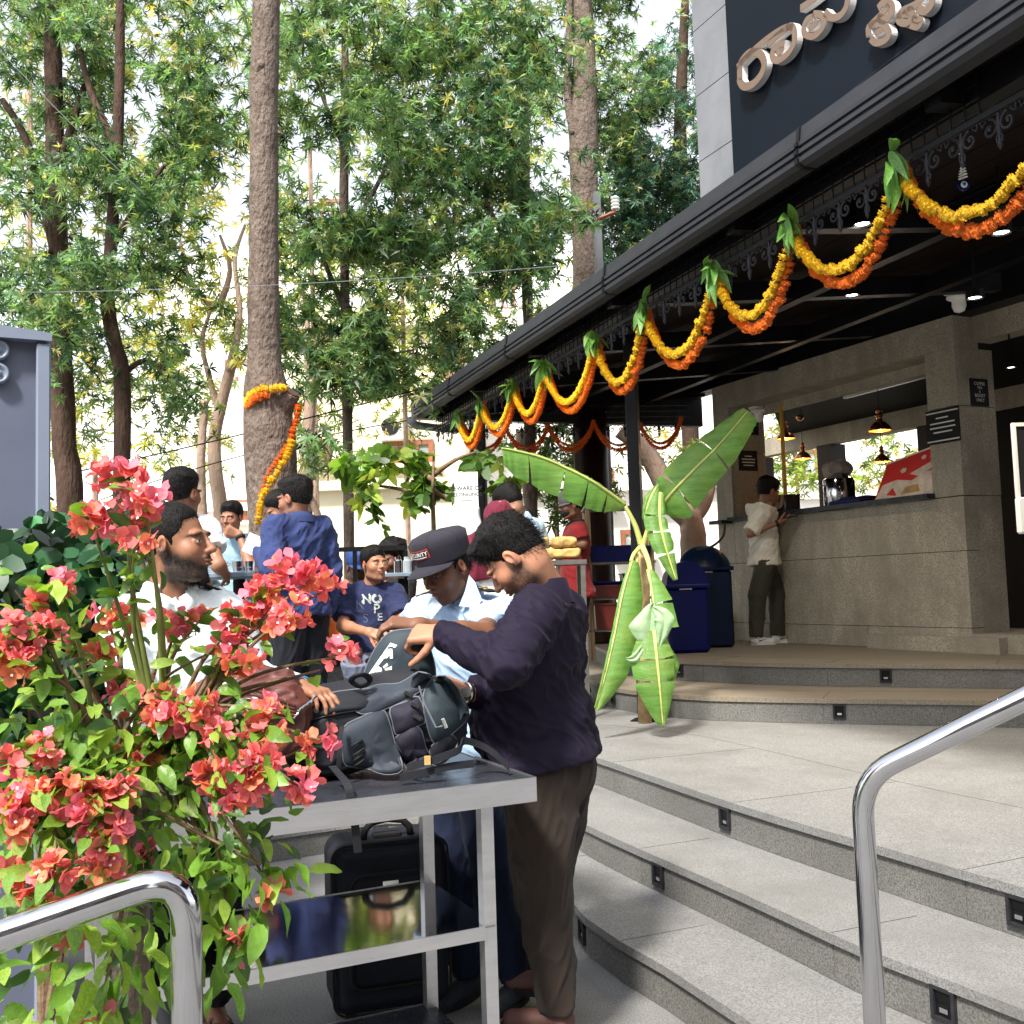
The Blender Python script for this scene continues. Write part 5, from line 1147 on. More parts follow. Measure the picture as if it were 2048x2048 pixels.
    if shoes:
        for sd in 'LR':
            an = J['an' + sd]; fz = an[2] - .085; f = v3(shoes.get('dir' + sd, fw)); f = f / np.linalg.norm(f); r_ = np.array([f[1], -f[0], 0]); g0 = np.array([an[0], an[1], fz])
            S = SDF(.025); S.ell(g0 - f * .02 + np.array([0, 0, .045]), (.040, .040, .045)).cap(g0 + f * .0 + np.array([0, 0, .045]), g0 + f * .15 + np.array([0, 0, .030]), .041, .036)
            if shoes.get('high'): S.cap(g0 - f * .01 + np.array([0, 0, .05]), g0 - f * .012 + np.array([0, 0, .135]), .043, .044, cut=.044)
            S.plane(g0 + np.array([0, 0, .012]), (0, 0, -1)); V, Fq = S.mesh(.008 if det < 2 else .006); so_ = addto(e, 'shoe', [(V, Fq, None)], shoes['mat'], False)
            m = MB(); ol = []
            for i in range(20):
                th = 2 * math.pi * i / 20; q = f * (.065 + .128 * math.sin(th)) + r_ * (.044 * math.cos(th) * (1 - .12 * math.cos(th) * 0)); ol.append((g0[0] + q[0], g0[1] + q[1]))
            ar = sum(ol[i][0] * ol[(i + 1) % 20][1] - ol[(i + 1) % 20][0] * ol[i][1] for i in range(20))
            m.prism(ol if ar > 0 else ol[::-1], fz + .001, fz + .024); m.build('sole', shoes.get('sole', M_ink), so_)
    PEOPLE.append(e)
    ctx = dict(e=e, J=J, Mh=Mh, fw=fw, rt=rt, shirt=e_shirt, hs=hs, Rc=Rc, spU=spU, shv=shv)
    return ctx
from mathutils.bvhtree import BVHTree
def fontmesh(txt, size=1, bold=0, align='CENTER', res=3):
    c = bpy.data.curves.new('lettering', 'FONT'); c.body = txt; c.size = size; c.align_x = align; c.align_y = 'CENTER'; c.resolution_u = res; c.offset = bold
    o = bpy.data.objects.new('lettering', c); COL.objects.link(o); bpy.context.view_layer.update()
    me = bpy.data.meshes.new_from_object(o.evaluated_get(bpy.context.evaluated_depsgraph_get())); bpy.data.objects.remove(o); bpy.data.curves.remove(c)
    return me
def decal(name, txt, centre, right, up, size, target, mt, parent, off=.0012, bold=0, depth=.3, vf=None, shape=None):
    """flat print laid on a garment or bag surface by projecting it along the print's normal"""
    right = Vector(right).normalized(); up = Vector(up); up = (up - right * up.dot(right)).normalized(); nn = right.cross(up)
    if shape is None: me = fontmesh(txt, size, bold); co = [v.co.copy() for v in me.vertices]; fs = [tuple(p.vertices) for p in me.polygons]; bpy.data.meshes.remove(me)
    else: co = [Vector((a, b, 0)) for a, b in shape[0]]; fs = shape[1]
    bv = BVHTree.FromPolygons([tuple(map(float, v)) for v in target[0]], [tuple(int(i) for i in f) for f in target[1]]) if isinstance(target, tuple) else target
    vs = []
    for c in co:
        if vf: c = Vector((*vf(c.x, c.y), 0))
        p = Vector(centre) + right * c.x + up * c.y
        hit = bv.ray_cast(p + nn * depth, -nn, depth * 2)
        vs.append((hit[0] + nn * off) if hit[0] is not None else p)
    m = MB(); m.add(vs, fs); return m.build(name, mt, parent)
# ================================================================== PEOPLE
SK1 = (.36, .17, .10); SK2 = (.17, .075, .042); SK3 = (.28, .13, .075); SK4 = (.33, .17, .11)
U = lambda *a: v3(at(*a))
M_jkt = cloth('navy_windbreaker', (.010, .0068, .019), .75, .02, b=.12); M_tr1 = cloth('brown_wool_trousers', (.030, .021, .016), .95, .1, b=.5, bs=500)
M_lblue = cloth('light_blue_uniform', (.42, .58, .80)); M_white = cloth('white_shirt', (.78, .84, .85)); M_navy = cloth('navy_shirt', (.028, .042, .13)); M_navy2 = cloth('navy_tee', (.022, .028, .075))
M_dark = cloth('dark_trousers', (.012, .013, .018)); M_navyt = cloth('navy_trousers', (.012, .018, .042)); M_grey = cloth('grey_blue_trousers', (.13, .15, .21)); M_olive = cloth('olive_trousers', (.060, .058, .042))
M_cream_t = cloth('cream_tee', (.74, .68, .58)); M_maroon = cloth('maroon_scarf', (.12, .012, .028)); M_redsh = cloth('red_shirt', (.16, .008, .010)); M_tee_b = cloth('pale_blue_tee', (.32, .50, .60)); M_wt = cloth('white_tee', (.82, .82, .82)); M_floral = cloth('dark_patterned_shirt', (.02, .02, .02))
M_capf = cloth('charcoal_cap', (.026, .024, .034), .8, b=.3); M_shoe = mat('dark_shoe', (.03, .035, .045), .6, noise=.3); M_wshoe = mat('white_leather', (.80, .79, .77), .45, noise=.05); M_gold = mat('gold_braid', (.55, .42, .14), .5, .4, noise=.5, nscale=60, bump=.5, bscale=120)
M_pbl = cloth('pale_blue_shirt', (.45, .62, .80)); M_brass = mat('watch_steel', (.75, .75, .72), .25, 1.0)
# ---- man in navy windbreaker
yaw = 72; f = np.array([-math.sin(R(yaw)), math.cos(R(yaw)), 0]); r = np.array([f[1], -f[0], 0]); up = np.array([0, 0, 1.])
S0 = U(1098, 1232, 3.48); pel = U(1094, 1535, 3.5)
J = dict(head=U(1030, 1117, 3.42), neck=U(1088, 1182, 3.47), chest=U(1068, 1320, 3.48), waist=U(1076, 1440, 3.5), pelvis=pel, shL=S0 - r * .185, shR=S0 + r * .185, elL=U(1012, 1326, 3.09), wrL=U(884, 1268, 3.24),
         elR=S0 + r * .2 - f * -.02 + up * -.27, wrR=U(942, 1385, 3.42), hipL=pel - r * .09 - up * .04, hipR=pel + r * .09 - up * .04, knL=U(1090, 1800, 3.40), knR=U(1092, 1780, 3.70), anL=U(1113, 2015, 3.44), anR=U(1108, 1940, 3.78))
c = person('person in navy windbreaker and brown trousers leaning over the black backpack', J, yaw, (76, -47, -4), 1.05, SK1, 2, 1.22, .045,
           dict(mat=M_jkt, sleeve='long', loose=.022, hem=-.02, hemr=.93, fold=.010, ff=8., fdir=(.75, .2, -.55), name='jacket'), dict(mat=M_tr1, loose=.028, fold=.009, ff=6., hemw=.7), dict(mat=mat('brown_sandal', (.10, .04, .03), .6)),
           dict(thick=.020, top=.010, fringe=.012, front=.002, side=.7, mess=1.2), beard=.80, closed=.9, fat=1, arm=1.12,
           hands=dict(L=dict(dir=(-.85, .25, .02), palm=(.05, .6, -.8), curl=1.25, sc=1.08, spread=.03), R=dict(dir=(-.8, -.1, .35), palm=(-.2, .3, -.9), curl=.8)))
jm = c
# standing jacket collar, front zip and cuff bands
m = MB(); Nk = Vector(c['J']['neck']); ux = v3(c['J']['head']) - c['J']['neck']; ux = ux / np.linalg.norm(ux) * .4 + c['spU'] * .6; ux /= np.linalg.norm(ux); Mx = Matrix(np.stack([c['shv'], np.cross(ux, c['shv']), ux], 1).tolist()); vs = []
for i in range(31):
    th = math.pi / 2 + .2 + (2 * math.pi - .4) * i / 30
    for (a, b) in ((.098, -.05), (.084, .036), (.077, .038), (.078, -.03)): vs.append(Nk + Mx @ Vector((a * math.cos(th) * 1.0, a * math.sin(th), b - .022 * max(0, math.sin(th)))))
m.add(vs, [(i * 4 + k, i * 4 + k + 1, i * 4 + 5 + k, i * 4 + 4 + k) for i in range(30) for k in range(3)]); m.build('jacket_collar', M_jkt, c['e'], True)
def band(e, name, p, axis, r_, w_, mt, th=.003, fl=1):
    axis = Vector(axis).normalized(); Mx = axis.to_track_quat('Z', 'Y').to_matrix(); m = MB(); m.lathe([(r_, -w_ / 2), (r_ + th, -w_ / 2), (r_ + th, w_ / 2), (r_, w_ / 2), (r_, -w_ / 2)], p, 24, Mx); return m.build(name, mt, e, True)
wd = v3(c['J']['wrL']) - c['J']['elL']; wr_ = c['J']['wrR'] - c['J']['elR']
o = band(c['e'], 'wrist_watch', Vector(c['J']['wrR'] + wr_ / np.linalg.norm(wr_) * .018), wr_, .030, .016, M_brass, .006)
m = MB(); q = Vector(c['J']['wrR'] + wr_ / np.linalg.norm(wr_) * .018 + np.array([.0, -.034, .006])); m.lathe([(0, 0), (.017, 0), (.017, .008), (0, .008)], q, 18, Matrix.Rotation(R(90), 3, 'X')); m.build('watch_face', M_brass, o)
m = MB(); 
pk = c['J']['hipL'] + f * .075 - r * .055; m.tube([Vector(pk + up * .06), Vector(pk + up * -.03 + f * .01 - r * .014), Vector(pk - up * .13 + f * .015 - r * .012)], .003, 5); m.build('pocket_seam', M_ink, c['e'])
# ---- security guard in cap
yaw = 145; f = np.array([-math.sin(R(yaw)), math.cos(R(yaw)), 0]); r = np.array([f[1], -f[0], 0])
S0 = U(913, 1232, 3.9); pel = U(915, 1480, 3.97)
J = dict(head=U(893, 1137, 3.80), neck=U(921, 1202, 3.90), chest=U(915, 1310, 3.93), waist=U(915, 1400, 3.95), pelvis=pel, shL=S0 - r * .175 + up * .01, shR=S0 + r * .175, elL=U(968, 1272, 3.58), wrL=U(838, 1252, 3.42), elR=U(836, 1345, 3.82), wrR=U(800, 1308, 3.58),
         hipL=pel - r * .085 - up * .04, hipR=pel + r * .085 - up * .04, knL=U(990, 1750, 3.9), knR=U(900, 1750, 3.95), anL=v3((-.035, 3.86, .085)), anR=v3((-.215, 3.92, .085)))
c = person('security guard in charcoal cap and light blue uniform searching the backpack', J, yaw, (138, -23, 3), 1.02, SK2, 2, .98, 0,
           dict(mat=M_lblue, sleeve='short', sl=.66, loose=.016, hem=.06, fold=.009, ff=9.), dict(mat=M_navyt, loose=.02), dict(mat=M_shoe), dict(thick=.009, side=.9), beard=.28, closed=.8,
           hands=dict(L=dict(dir=(-.85, -.15, .15), palm=(-.2, .3, -.9), curl=.75, spread=.2, sc=1.05), R=dict(dir=(-.3, -.8, .1), palm=(0, 0, -1), curl=.7)), collar=dict(mat=M_lblue, h=.03, gap=.7))
gd = c
def epaulet(c, sd, cols):
    sh = c['J']['sh' + sd]; nk = c['J']['neck']; a = sh * .98 + nk * .02 + np.array([0, 0, .073]); b = sh * .50 + nk * .50 + np.array([0, 0, .070]); d = a - b; d /= np.linalg.norm(d); s = c['fw']; n = np.cross(d, s); n = n / np.linalg.norm(n); n = n if n[2] > 0 else -n
    m = MB(); m.hexa([Vector(q) for q in (b - s * .020, a - s * .030, a + s * .030, b + s * .020)] + [Vector(q + n * .008) for q in (b - s * .020, a - s * .030, a + s * .030, b + s * .020)]); o = m.build('epaulet', M_ink, c['e'])
    for k in range(2):
        t = .25 + .3 * k; p = a * (1 - t) + b * t; q = a * (1 - t - .12) + b * (t + .12); m = MB(); m.hexa([Vector(v + n * .0085) for v in (p - s * .024, q - s * .024, q + s * .024, p + s * .024)] + [Vector(v + n * .0105) for v in (p - s * .024, q - s * .024, q + s * .024, p + s * .024)]); m.build('gold_stripe', M_gold, o)
epaulet(c, 'L', 0); epaulet(c, 'R', 0)
for pts in ([(938, 1150), (950, 1164), (964, 1200), (952, 1216), (918, 1212), (930, 1182)], [(884, 1212), (868, 1196), (850, 1222), (862, 1240)]):
    m = MB(); m.extr([at(x, y, 3.735 + .0004 * (x - 900)) for x, y in pts], (0, .014, 0)); m.build('collar_wing', cloth('pale_collar', (.62, .74, .88)), c['e'])
def headpt(c, p): return Vector(c['Mh'] @ (np.array(p) * c['hs']) + v3(c['J']['head']))
def cap_on(c, mt, name='cap', tilt=-6, brimlen=.085, badge=None, flat=False):
    Mx = Matrix(c['Mh'].tolist()) @ Matrix.Rotation(R(tilt), 3, 'X'); o0 = headpt(c, (0, -.005, .047)); m = MB(); prof = [(1.03, -.01), (1.06, .0), (1.05, .035), (.98, .066), (.80, .088), (.45, .099), (.0, .101)] if not flat else [(1.03, -.01), (1.06, 0), (1.10, .045), (1.12, .07), (.9, .088), (.5, .095), (0, .097)]
    n = 32; vs = []
    for (s_, z) in prof:
        for k in range(n):
            th = 2 * math.pi * k / n; y = .107 * s_ * math.sin(th); x = .088 * s_ * math.cos(th); zz = z * (1.0 + .10 * max(0, math.sin(th))) ; vs.append(o0 + Mx @ Vector((x, y, zz)))
    fs = [(i * n + k, i * n + (k + 1) % n, (i + 1) * n + (k + 1) % n, (i + 1) * n + k) for i in range(len(prof) - 1) for k in range(n)]
    m.add(vs, fs); cp_ = m.build(name, mt, c['e'], True); tgt = (np.array([tuple(v) for v in vs]), np.array(fs))
    m = MB(); vs = []; K = 16
    for j, (rr_, dz) in enumerate(((1.0, 0), (1.0 + brimlen * 5, -.008), (1.0 + brimlen * 9.5, -.024))):
        for k in range(K + 1):
            th = R(18) + R(144) * k / K; ss_ = math.sin(th); y = .107 * ss_ + (rr_ - 1) * .103 * ss_ ** .7; x = .088 * math.cos(th) * (1 + (rr_ - 1) * .12); vs.append(o0 + Mx @ Vector((x, y, -.004 + dz * ss_ + .014 * (abs(math.cos(th)) ** 2) * -1)))
    N1 = len(vs); vs += [v - Mx @ Vector((0, 0, .004)) for v in vs]; fs = []
    for j in range(2):
        for k in range(K):
            a, b_, c_, d_ = j * (K + 1) + k, j * (K + 1) + k + 1, (j + 1) * (K + 1) + k + 1, (j + 1) * (K + 1) + k; fs.append((a, d_, c_, b_)); fs.append((a + N1, b_ + N1, c_ + N1, d_ + N1))
    for k in range(K): a = 2 * (K + 1) + k; fs.append((a, a + N1, a + 1 + N1, a + 1))
    m.add(vs, fs); m.build('brim', mt, cp_, True)
    m = MB(); 
    for k in range(6):
        th = math.pi / 3 * k; m.tube([o0 + Mx @ Vector((.0885 * s_ * math.cos(th) * 1.005, .1075 * s_ * math.sin(th) * 1.005, z * (1 + .1 * max(0, math.sin(th))))) for s_, z in prof[1:]], .0012, 4)
    m.build('seams', mt, cp_)
    if badge:
        bc = o0 + Mx @ Vector((0, .10, .044)); rr_ = Mx @ Vector((-1, 0, 0)); uu = Mx @ Vector((0, .25, 1))
        Wd, Hd = .046, .017; G = 8; red = [(Wd * (2 * i / G - 1), Hd * (2 * j - 1)) for j in (0, 1) for i in range(G + 1)]
        decal('badge', '', bc, rr_, uu, 1, tgt, mat('badge_red', (.55, .05, .03), .6), cp_, .0016, shape=(red, [(i, i + 1, i + G + 2, i + G + 1) for i in range(G)]))
        blk = [(x * .95, y * .82) for x, y in red]; decal('badge', '', bc, rr_, uu, 1, tgt, M_capf, cp_, .0026, shape=(blk, [(i, i + 1, i + G + 2, i + G + 1) for i in range(G)]))
        decal('lettering', badge, bc + Vector((0, 0, .003)), rr_, uu, .0195, tgt, M_paper, cp_, .0038, bold=.0004)
        decal('lettering', '', bc - uu.normalized() * .010, rr_, uu, 1, tgt, M_paper, cp_, .0038, shape=([(x * .8, y * .08) for x, y in red], [(i, i + 1, i + G + 2, i + G + 1) for i in range(G)]))
    return cp_
cap_on(c, M_capf, 'cap', 4, .072, 'SECURITY', flat=True)
# ---- bearded guard at the left
yaw = -150; f = np.array([-math.sin(R(yaw)), math.cos(R(yaw)), 0]); r = np.array([f[1], -f[0], 0])
S0 = U(348, 1236, 3.34); pel = U(345, 1560, 3.4)
J = dict(head=U(352, 1092, 3.3), neck=U(338, 1190, 3.33), chest=U(348, 1330, 3.34), waist=U(346, 1450, 3.37), pelvis=pel, shL=S0 - r * .165, shR=S0 + r * .165, elL=U(515, 1370, 3.36), wrL=U(598, 1375, 3.12), elR=U(262, 1400, 3.12), wrR=U(420, 1440, 2.98),
         hipL=pel - r * .09 - up * .04, hipR=pel + r * .09 - up * .04, knL=U(440, 1760, 3.45), knR=U(345, 1760, 3.4), anL=v3(onz(428, 1998, .085)), anR=v3((-1.15, 3.5, .085)))
c = person('bearded person in white uniform shirt looking right behind the bougainvillea', J, yaw, (-98, 5, 2), 1.10, SK3, 2, .98, .01,
           dict(mat=M_white, sleeve='long', loose=.014, hem=.07, fold=.010, ff=8.), dict(mat=M_dark, loose=.022, bare=True, up=.04), None, dict(thick=.0075, side=.75, mess=.5, recede=.9, front=.004), beard=.98, closed=.3,
           hands=dict(L=dict(dir=(.75, -.5, -.15), palm=(0, 0, -1), curl=.5), R=dict(dir=(.8, -.1, -.1), palm=(0, 0, -1), curl=.6)), collar=dict(mat=M_white, h=.034, gap=1.1), z0=0)
bd = c; epaulet(c, 'L', 0); epaulet(c, 'R', 0)
wd = c['J']['wrL'] - c['J']['elL']; band(c['e'], 'bracelet', Vector(c['J']['wrL'] + wd / np.linalg.norm(wd) * .02), wd, .030, .008, mat('blue_beads', (.05, .25, .6), .3), .005)
def beard_shell(c, hh):
    g = hh / c['hs']; lo = np.array([-.09, -.04, -.15]); hi = np.array([.09, .13, .03]); n = np.ceil((hi - lo) / g).astype(int)
    X, Y, Z = np.meshgrid(*[lo[i] + np.arange(n[i]) * g for i in range(3)], indexing='ij'); P = np.stack([X, Y, Z], -1).reshape(-1, 3).astype(np.float32); x, y, z = P.T; ax_ = np.abs(x)
    def E(c_, r): r = np.array(r); q = (P - np.array(c_)) / r; k0 = np.linalg.norm(q, axis=1); k1 = np.linalg.norm(q / r, axis=1); return k0 * (k0 - 1) / np.maximum(k1, 1e-6)
    d = np.minimum(E((0, .030, -.072), (.0510, .0515, .038)), np.minimum(E((0, .028, -.028), (.0605, .0635, .081)), E((0, .069, -.100), (.023, .023, .022)))) + .0005
    d -= (vn(P * 90) - .5) * .007 + (vn(P * 200) - .5) * .004
    cut = np.maximum((z + .022 + .55 * (y - .012)) * .85, -(y + .012))
    mouth = ((x / .026) ** 2 + ((z + .058) / .012) ** 2 + 0 * y); d = np.maximum(d, -(np.sqrt(mouth) - 1) * .015 - (y < .07) * 1.0)
    d = np.maximum(d, -(np.sqrt((x / .020) ** 2 + ((z + .02) / .020) ** 2) - 1) * .015 - (y < .07) * 1.0)
    v = np.maximum(d, cut).reshape(n).astype(np.float32); v[0] = v[-1] = .5; v[:, 0] = v[:, -1] = .5; v[:, :, 0] = v[:, :, -1] = .5
    V, Fq = surfnet(v, lo, g); N = vnormals(V, Fq); V = V - N * .0028; k = rng.integers(0, len(V), 6500); b = V[k]; nn = N[k]; fl = nn * .7 + np.array([0, 0, -1.]) + rng.normal(size=b.shape) * .3; tp_ = b + fl * rng.uniform(.004, .010, (len(b), 1)); sd = np.cross(fl, nn); sd /= np.linalg.norm(sd, axis=1)[:, None] + 1e-9
    SV = np.stack([b - sd * .0008, b + sd * .0008, tp_ + sd * .0002, tp_ - sd * .0002], 1).reshape(-1, 3); V2 = SV; F2 = np.arange(len(SV)).reshape(-1, 4)
    addto(c['e'], 'beard', [((V2 * c['hs']) @ c['Mh'].T + v3(c['J']['head']), F2, None)], M_beard, False)
beard_shell(c, .003)
# sandal on his visible foot
m = MB(); an = Vector(c['J']['anL']); ff_ = Vector(c['fw']); rr_ = Vector(c['rt']); ol = []
for i in range(18): th = 2 * math.pi * i / 18; q = an + ff_ * (.065 + .13 * math.sin(th)) + rr_ * .046 * math.cos(th); ol.append((q.x, q.y))
m.prism(ol[::-1] if sum(ol[i][0] * ol[(i + 1) % 18][1] - ol[(i + 1) % 18][0] * ol[i][1] for i in range(18)) < 0 else ol, .001, .018); sn = m.build('sandal', mat('brown_sandal'), c['e'])
m = MB()
for t in (.0, .075, .12): m.ribbon([an + ff_ * t + rr_ * (.043 * math.cos(a)) + Vector((0, 0, -.07 + .055 * math.sin(a) * (1 - t * 3))) for a in [k * math.pi / 8 for k in range(9)]], ff_ * .022, .003)
m.build('strap', mat('brown_sandal'), sn)
# ---- others
def px_person(px, D, ztop_py, z0, **k):
    x = at(px, 1100, D).x; top_ = at(px, ztop_py, D).z; return x, D, top_ - z0
x, D, H = px_person(598, 6.6, 953, EZ[2]); yaw = 48; J = skel(x, D, EZ[2], yaw, H); J['elL'] = at(543, 1140, 6.35); J['wrL'] = at(520, 1105, 6.62); J['head'] = at(590, 1000, 6.58)
nv = person('person in navy shirt seen from behind standing at the round table', J, yaw, (66, -6, 0), 1.08, SK3, 1, 1.02, 0, dict(mat=M_navy, sleeve='long', loose=.022, hem=.10, fold=.010, ff=8.), dict(mat=M_dark, loose=.03, fold=.009), dict(mat=M_shoe), dict(thick=.020, top=.012, fringe=.010, side=.6), beard=.3, collar=dict(mat=M_navy, points=False, gap=.3), hands=dict(L=dict(dir=(-.3, .5, .5), palm=(.5, .6, -.2), curl=.6)))
# seated man with printed tee
yaw = -168; f = np.array([-math.sin(R(yaw)), math.cos(R(yaw)), 0]); r = np.array([f[1], -f[0], 0]); D = 7.0
J = dict(head=at(748, 1130, 6.93), neck=at(744, 1172, 6.98), chest=at(742, 1218, 7.0), waist=at(740, 1262, 7.0), pelvis=at(738, 1296, 7.02), shL=at(790, 1190, 7.0), shR=at(694, 1194, 6.98), elL=at(806, 1248, 6.85), elR=at(686, 1252, 6.85), wrL=at(784, 1268, 6.62), wrR=at(738, 1264, 6.62),
         hipL=at(765, 1305, 6.98), hipR=at(715, 1305, 6.98), knL=at(800, 1308, 6.55), knR=at(704, 1306, 6.55), anL=v3((-.72, 6.75, EZ[2] + .085)), anR=v3((-.96, 6.72, EZ[2] + .085)))
sm = person('seated person in navy printed tee on the concrete bench', J, yaw, (-140, 4, 0), .97, SK1, 1, 1.0, 0, dict(mat=M_navy2, sleeve='short', sl=.75, loose=.018, hem=.04, fold=.007), dict(mat=M_grey, loose=.024, fold=.007), dict(mat=M_shoe), dict(thick=.014, top=.006), beard=.35, closed=.5,
            hands=dict(L=dict(dir=(-.7, -.4, -.2), palm=(-.3, .4, -.6), curl=.8), R=dict(dir=(.8, -.3, -.2), palm=(.2, .5, -.6), curl=.8)), z0=EZ[2])
for txt, dx, dz, sz, tl in (('NO', .02, .07, .085, .25), ('NO', .027, .062, .083, .25), ('P', .055, .0, .085, .3), ('E', .075, -.055, .07, .3), ('S', -.02, -.06, .085, 0), ('N', -.055, .03, .08, 0)):
    dcl = decal('print', txt, Vector(sm['J']['chest']) + Vector((dx, 0, dz)), (1, 0, 0), (-tl, 0, 1), sz, sm['shirt'], mat('print_pale', (.38, .42, .40), .8) if txt in 'NOPE' and dx > 0 else mat('print_dim', (.06, .08, .14), .8), sm['e'], .002 + dx * .02, bold=.001)
# teen with hand on chin
x, D, H = px_person(462, 7.8, 1006, EZ[2]); yaw = 165; J = skel(x, D, EZ[2], yaw, H); J['head'] = at(463, 1037, 7.62); J['neck'] = at(463, 1072, 7.72); J['elL'] = at(500, 1130, 7.35); J['wrL'] = at(479, 1070, 7.42); J['wrR'] = at(440, 1140, 7.3)
tn = person('person in pale blue tee resting chin on hand at the round table', J, yaw, (168, -6, 0), .92, SK3, 1, .86, 0, dict(mat=M_tee_b, sleeve='short', sl=.7, loose=.018, hem=.1), dict(mat=M_dark), dict(mat=M_shoe), dict(thick=.016, top=.010, fringe=.006), closed=.2, arm=.9, hands=dict(L=dict(dir=(-.75, -.1, .35), palm=(.1, .9, .3), curl=.9)), z0=EZ[2])
wd = tn['J']['wrL'] - tn['J']['elL']; band(tn['e'], 'wrist_watch', Vector(tn['J']['wrL'] - wd / np.linalg.norm(wd) * .02), wd, .028, .022, M_ink, .007)
decal('print', '', Vector(tn['J']['chest']) + Vector((0, 0, .01)), (1, 0, 0), (0, 0, 1), 1, tn['shirt'], M_paper, tn['e'], .002, shape=([(-.05, 0), (.05, .004), (.05, .01), (-.05, .006)], [(0, 1, 2, 3)]))
# white tee from behind
x, D, H = px_person(352, 6.3, 948, EZ[2]); yaw = 15; J = skel(x, D, EZ[2], yaw, H); J['head'] = at(366, 990, 6.25); J['elR'] = at(436, 1130, 6.2); J['wrR'] = at(452, 1150, 6.5)
person('person in white tee seen from behind left of the round table', J, yaw, (-25, 0, 0), 1.12, SK3, 1, 1.15, .02, dict(mat=M_wt, sleeve='short', sl=.6, loose=.022, hem=.1), dict(mat=M_dark), dict(mat=M_shoe), dict(thick=.018, top=.012, nape=.0, side=.8, mess=1.2), beard=.3)
x, D, H = px_person(300, 7.2, 997, EZ[2]); person('person with black hair half hidden behind the tall bougainvillea bloom', skel(x, D, EZ[2], -60, H), -60, (-50, -5, 0), 1.0, SK2, 0, 1.0, 0, dict(mat=M_maroon, sleeve='short'), dict(mat=M_dark), dict(mat=M_shoe), dict(thick=.02, top=.008))
x, D, H = px_person(566, 7.5, 985, EZ[2]); person('person looking down behind the navy shirt against the garlanded trunk', skel(x, D, EZ[2], 110, H), 110, (110, -30, 0), 1.0, SK3, 0, 1.0, 0, dict(mat=M_redsh, sleeve='short'), dict(mat=M_dark), dict(mat=M_shoe), dict(thick=.016, top=.008))
def seated(px, py, D, yaw):
    h_ = at(px, py, D); J = skel(h_.x, h_.y, 0, yaw, 1.7); dz = h_.z - J['head'].z; J = {k: v + Vector((0, 0, dz)) for k, v in J.items()}
    f = Vector((-math.sin(R(yaw)), math.cos(R(yaw)), 0)); 
    for s in 'LR': J['kn' + s] = J['hip' + s] + f * .42 + Vector((0, 0, .03)); J['an' + s] = J['kn' + s] + f * .02; J['an' + s].z = EZ[2] + .085; J['el' + s] = J['sh' + s] + Vector((0, 0, -.26)) + f * .05; J['wr' + s] = J['el' + s] + f * .24 + Vector((0, 0, -.02))
    return J
c = person('seated person in blue cap and orange vest behind the printed tee', seated(714, 1135, 8.2, -150), -150, (-150, -8, 0), 1.0, SK2, 0, 1.0, 0, dict(mat=M_floral, sleeve='short'), dict(mat=M_dark), dict(mat=M_shoe), dict(thick=.012), beard=.7, z0=EZ[2]); cap_on(c, mat('blue_cap_cloth', (.012, .045, .19), .7), 'cap')
def vest(c):
    S = SDF(.04); J = c['J']; Rc = c['Rc']; S.ell(J['chest'], (.185, .135, .20), Rc).ell(J['waist'], (.17, .13, .16), Rc); S.plane(J['neck'] - c['spU'] * .03, c['spU']); S.plane(J['waist'] - c['spU'] * .1, -c['spU'])
    S.ell(J['chest'] + c['fw'] * .14 + np.array([0, 0, .04]), (.06, .07, .22), Rc, k=.01, m='s'); V, Fq = S.mesh(.013); addto(c['e'], 'vest', [(foldify(V, Fq, .005), Fq, None)], M_orange, False)
vest(c)
c = person('seated person with curly black hair beside the rack of glasses', seated(790, 1118, 8.5, 130), 130, (130, -15, 0), 1.05, SK2, 0, 1.0, 0, dict(mat=M_floral, sleeve='short'), dict(mat=M_dark), dict(mat=M_shoe), dict(thick=.03, top=.02, nape=.03, mess=2), beard=.8, z0=EZ[2]); vest(c)
# hijab woman
x, D, H = px_person(985, 7.3, 1012, EZ[2]); yaw = 20; J = skel(x, D, EZ[2], yaw, H); J['head'] = at(1000, 1038, 7.25); J['neck'] = at(994, 1085, 7.28)
hw = person('person in maroon headscarf and cape seen from behind', J, yaw, (30, -12, 0), 1.0, SK4, 0, .95, 0, dict(mat=M_wt, sleeve='long', loose=.02, hem=.35), dict(mat=M_wt, loose=.02), dict(mat=M_shoe), None)
S = SDF(.05); Jh = hw['J']; S.ell(Jh['head'] + np.array([0, -.01, .015]), (.097, .118, .120), hw['Mh']).cap(Jh['head'] + np.array([0, -.03, -.06]), Jh['neck'] + np.array([0, -.03, -.02]), .095, .10).cap(Jh['shL'], Jh['shR'], .088).ell(Jh['chest'] + np.array([0, 0, -.02]), (.245, .17, .26), hw['Rc']).cap(Jh['neck'], Jh['shL'] * .7 + Jh['neck'] * .3, .07, .085)
S.cap(Jh['neck'], Jh['shR'] * .7 + Jh['neck'] * .3, .07, .085).ell(Jh['head'] + v3(hw['Mh'][:, 1]) * .12, (.062, .06, .082), hw['Mh'], k=.01, m='s'); S.plane(v3(at(985, 1158, 7.3)), (.15, 0, -1)); V, Fq = S.mesh(.012); addto(hw['e'], 'headscarf', [(foldify(V, Fq, .012, 7., (.1, 0, 1)), Fq, None)], M_maroon, False)
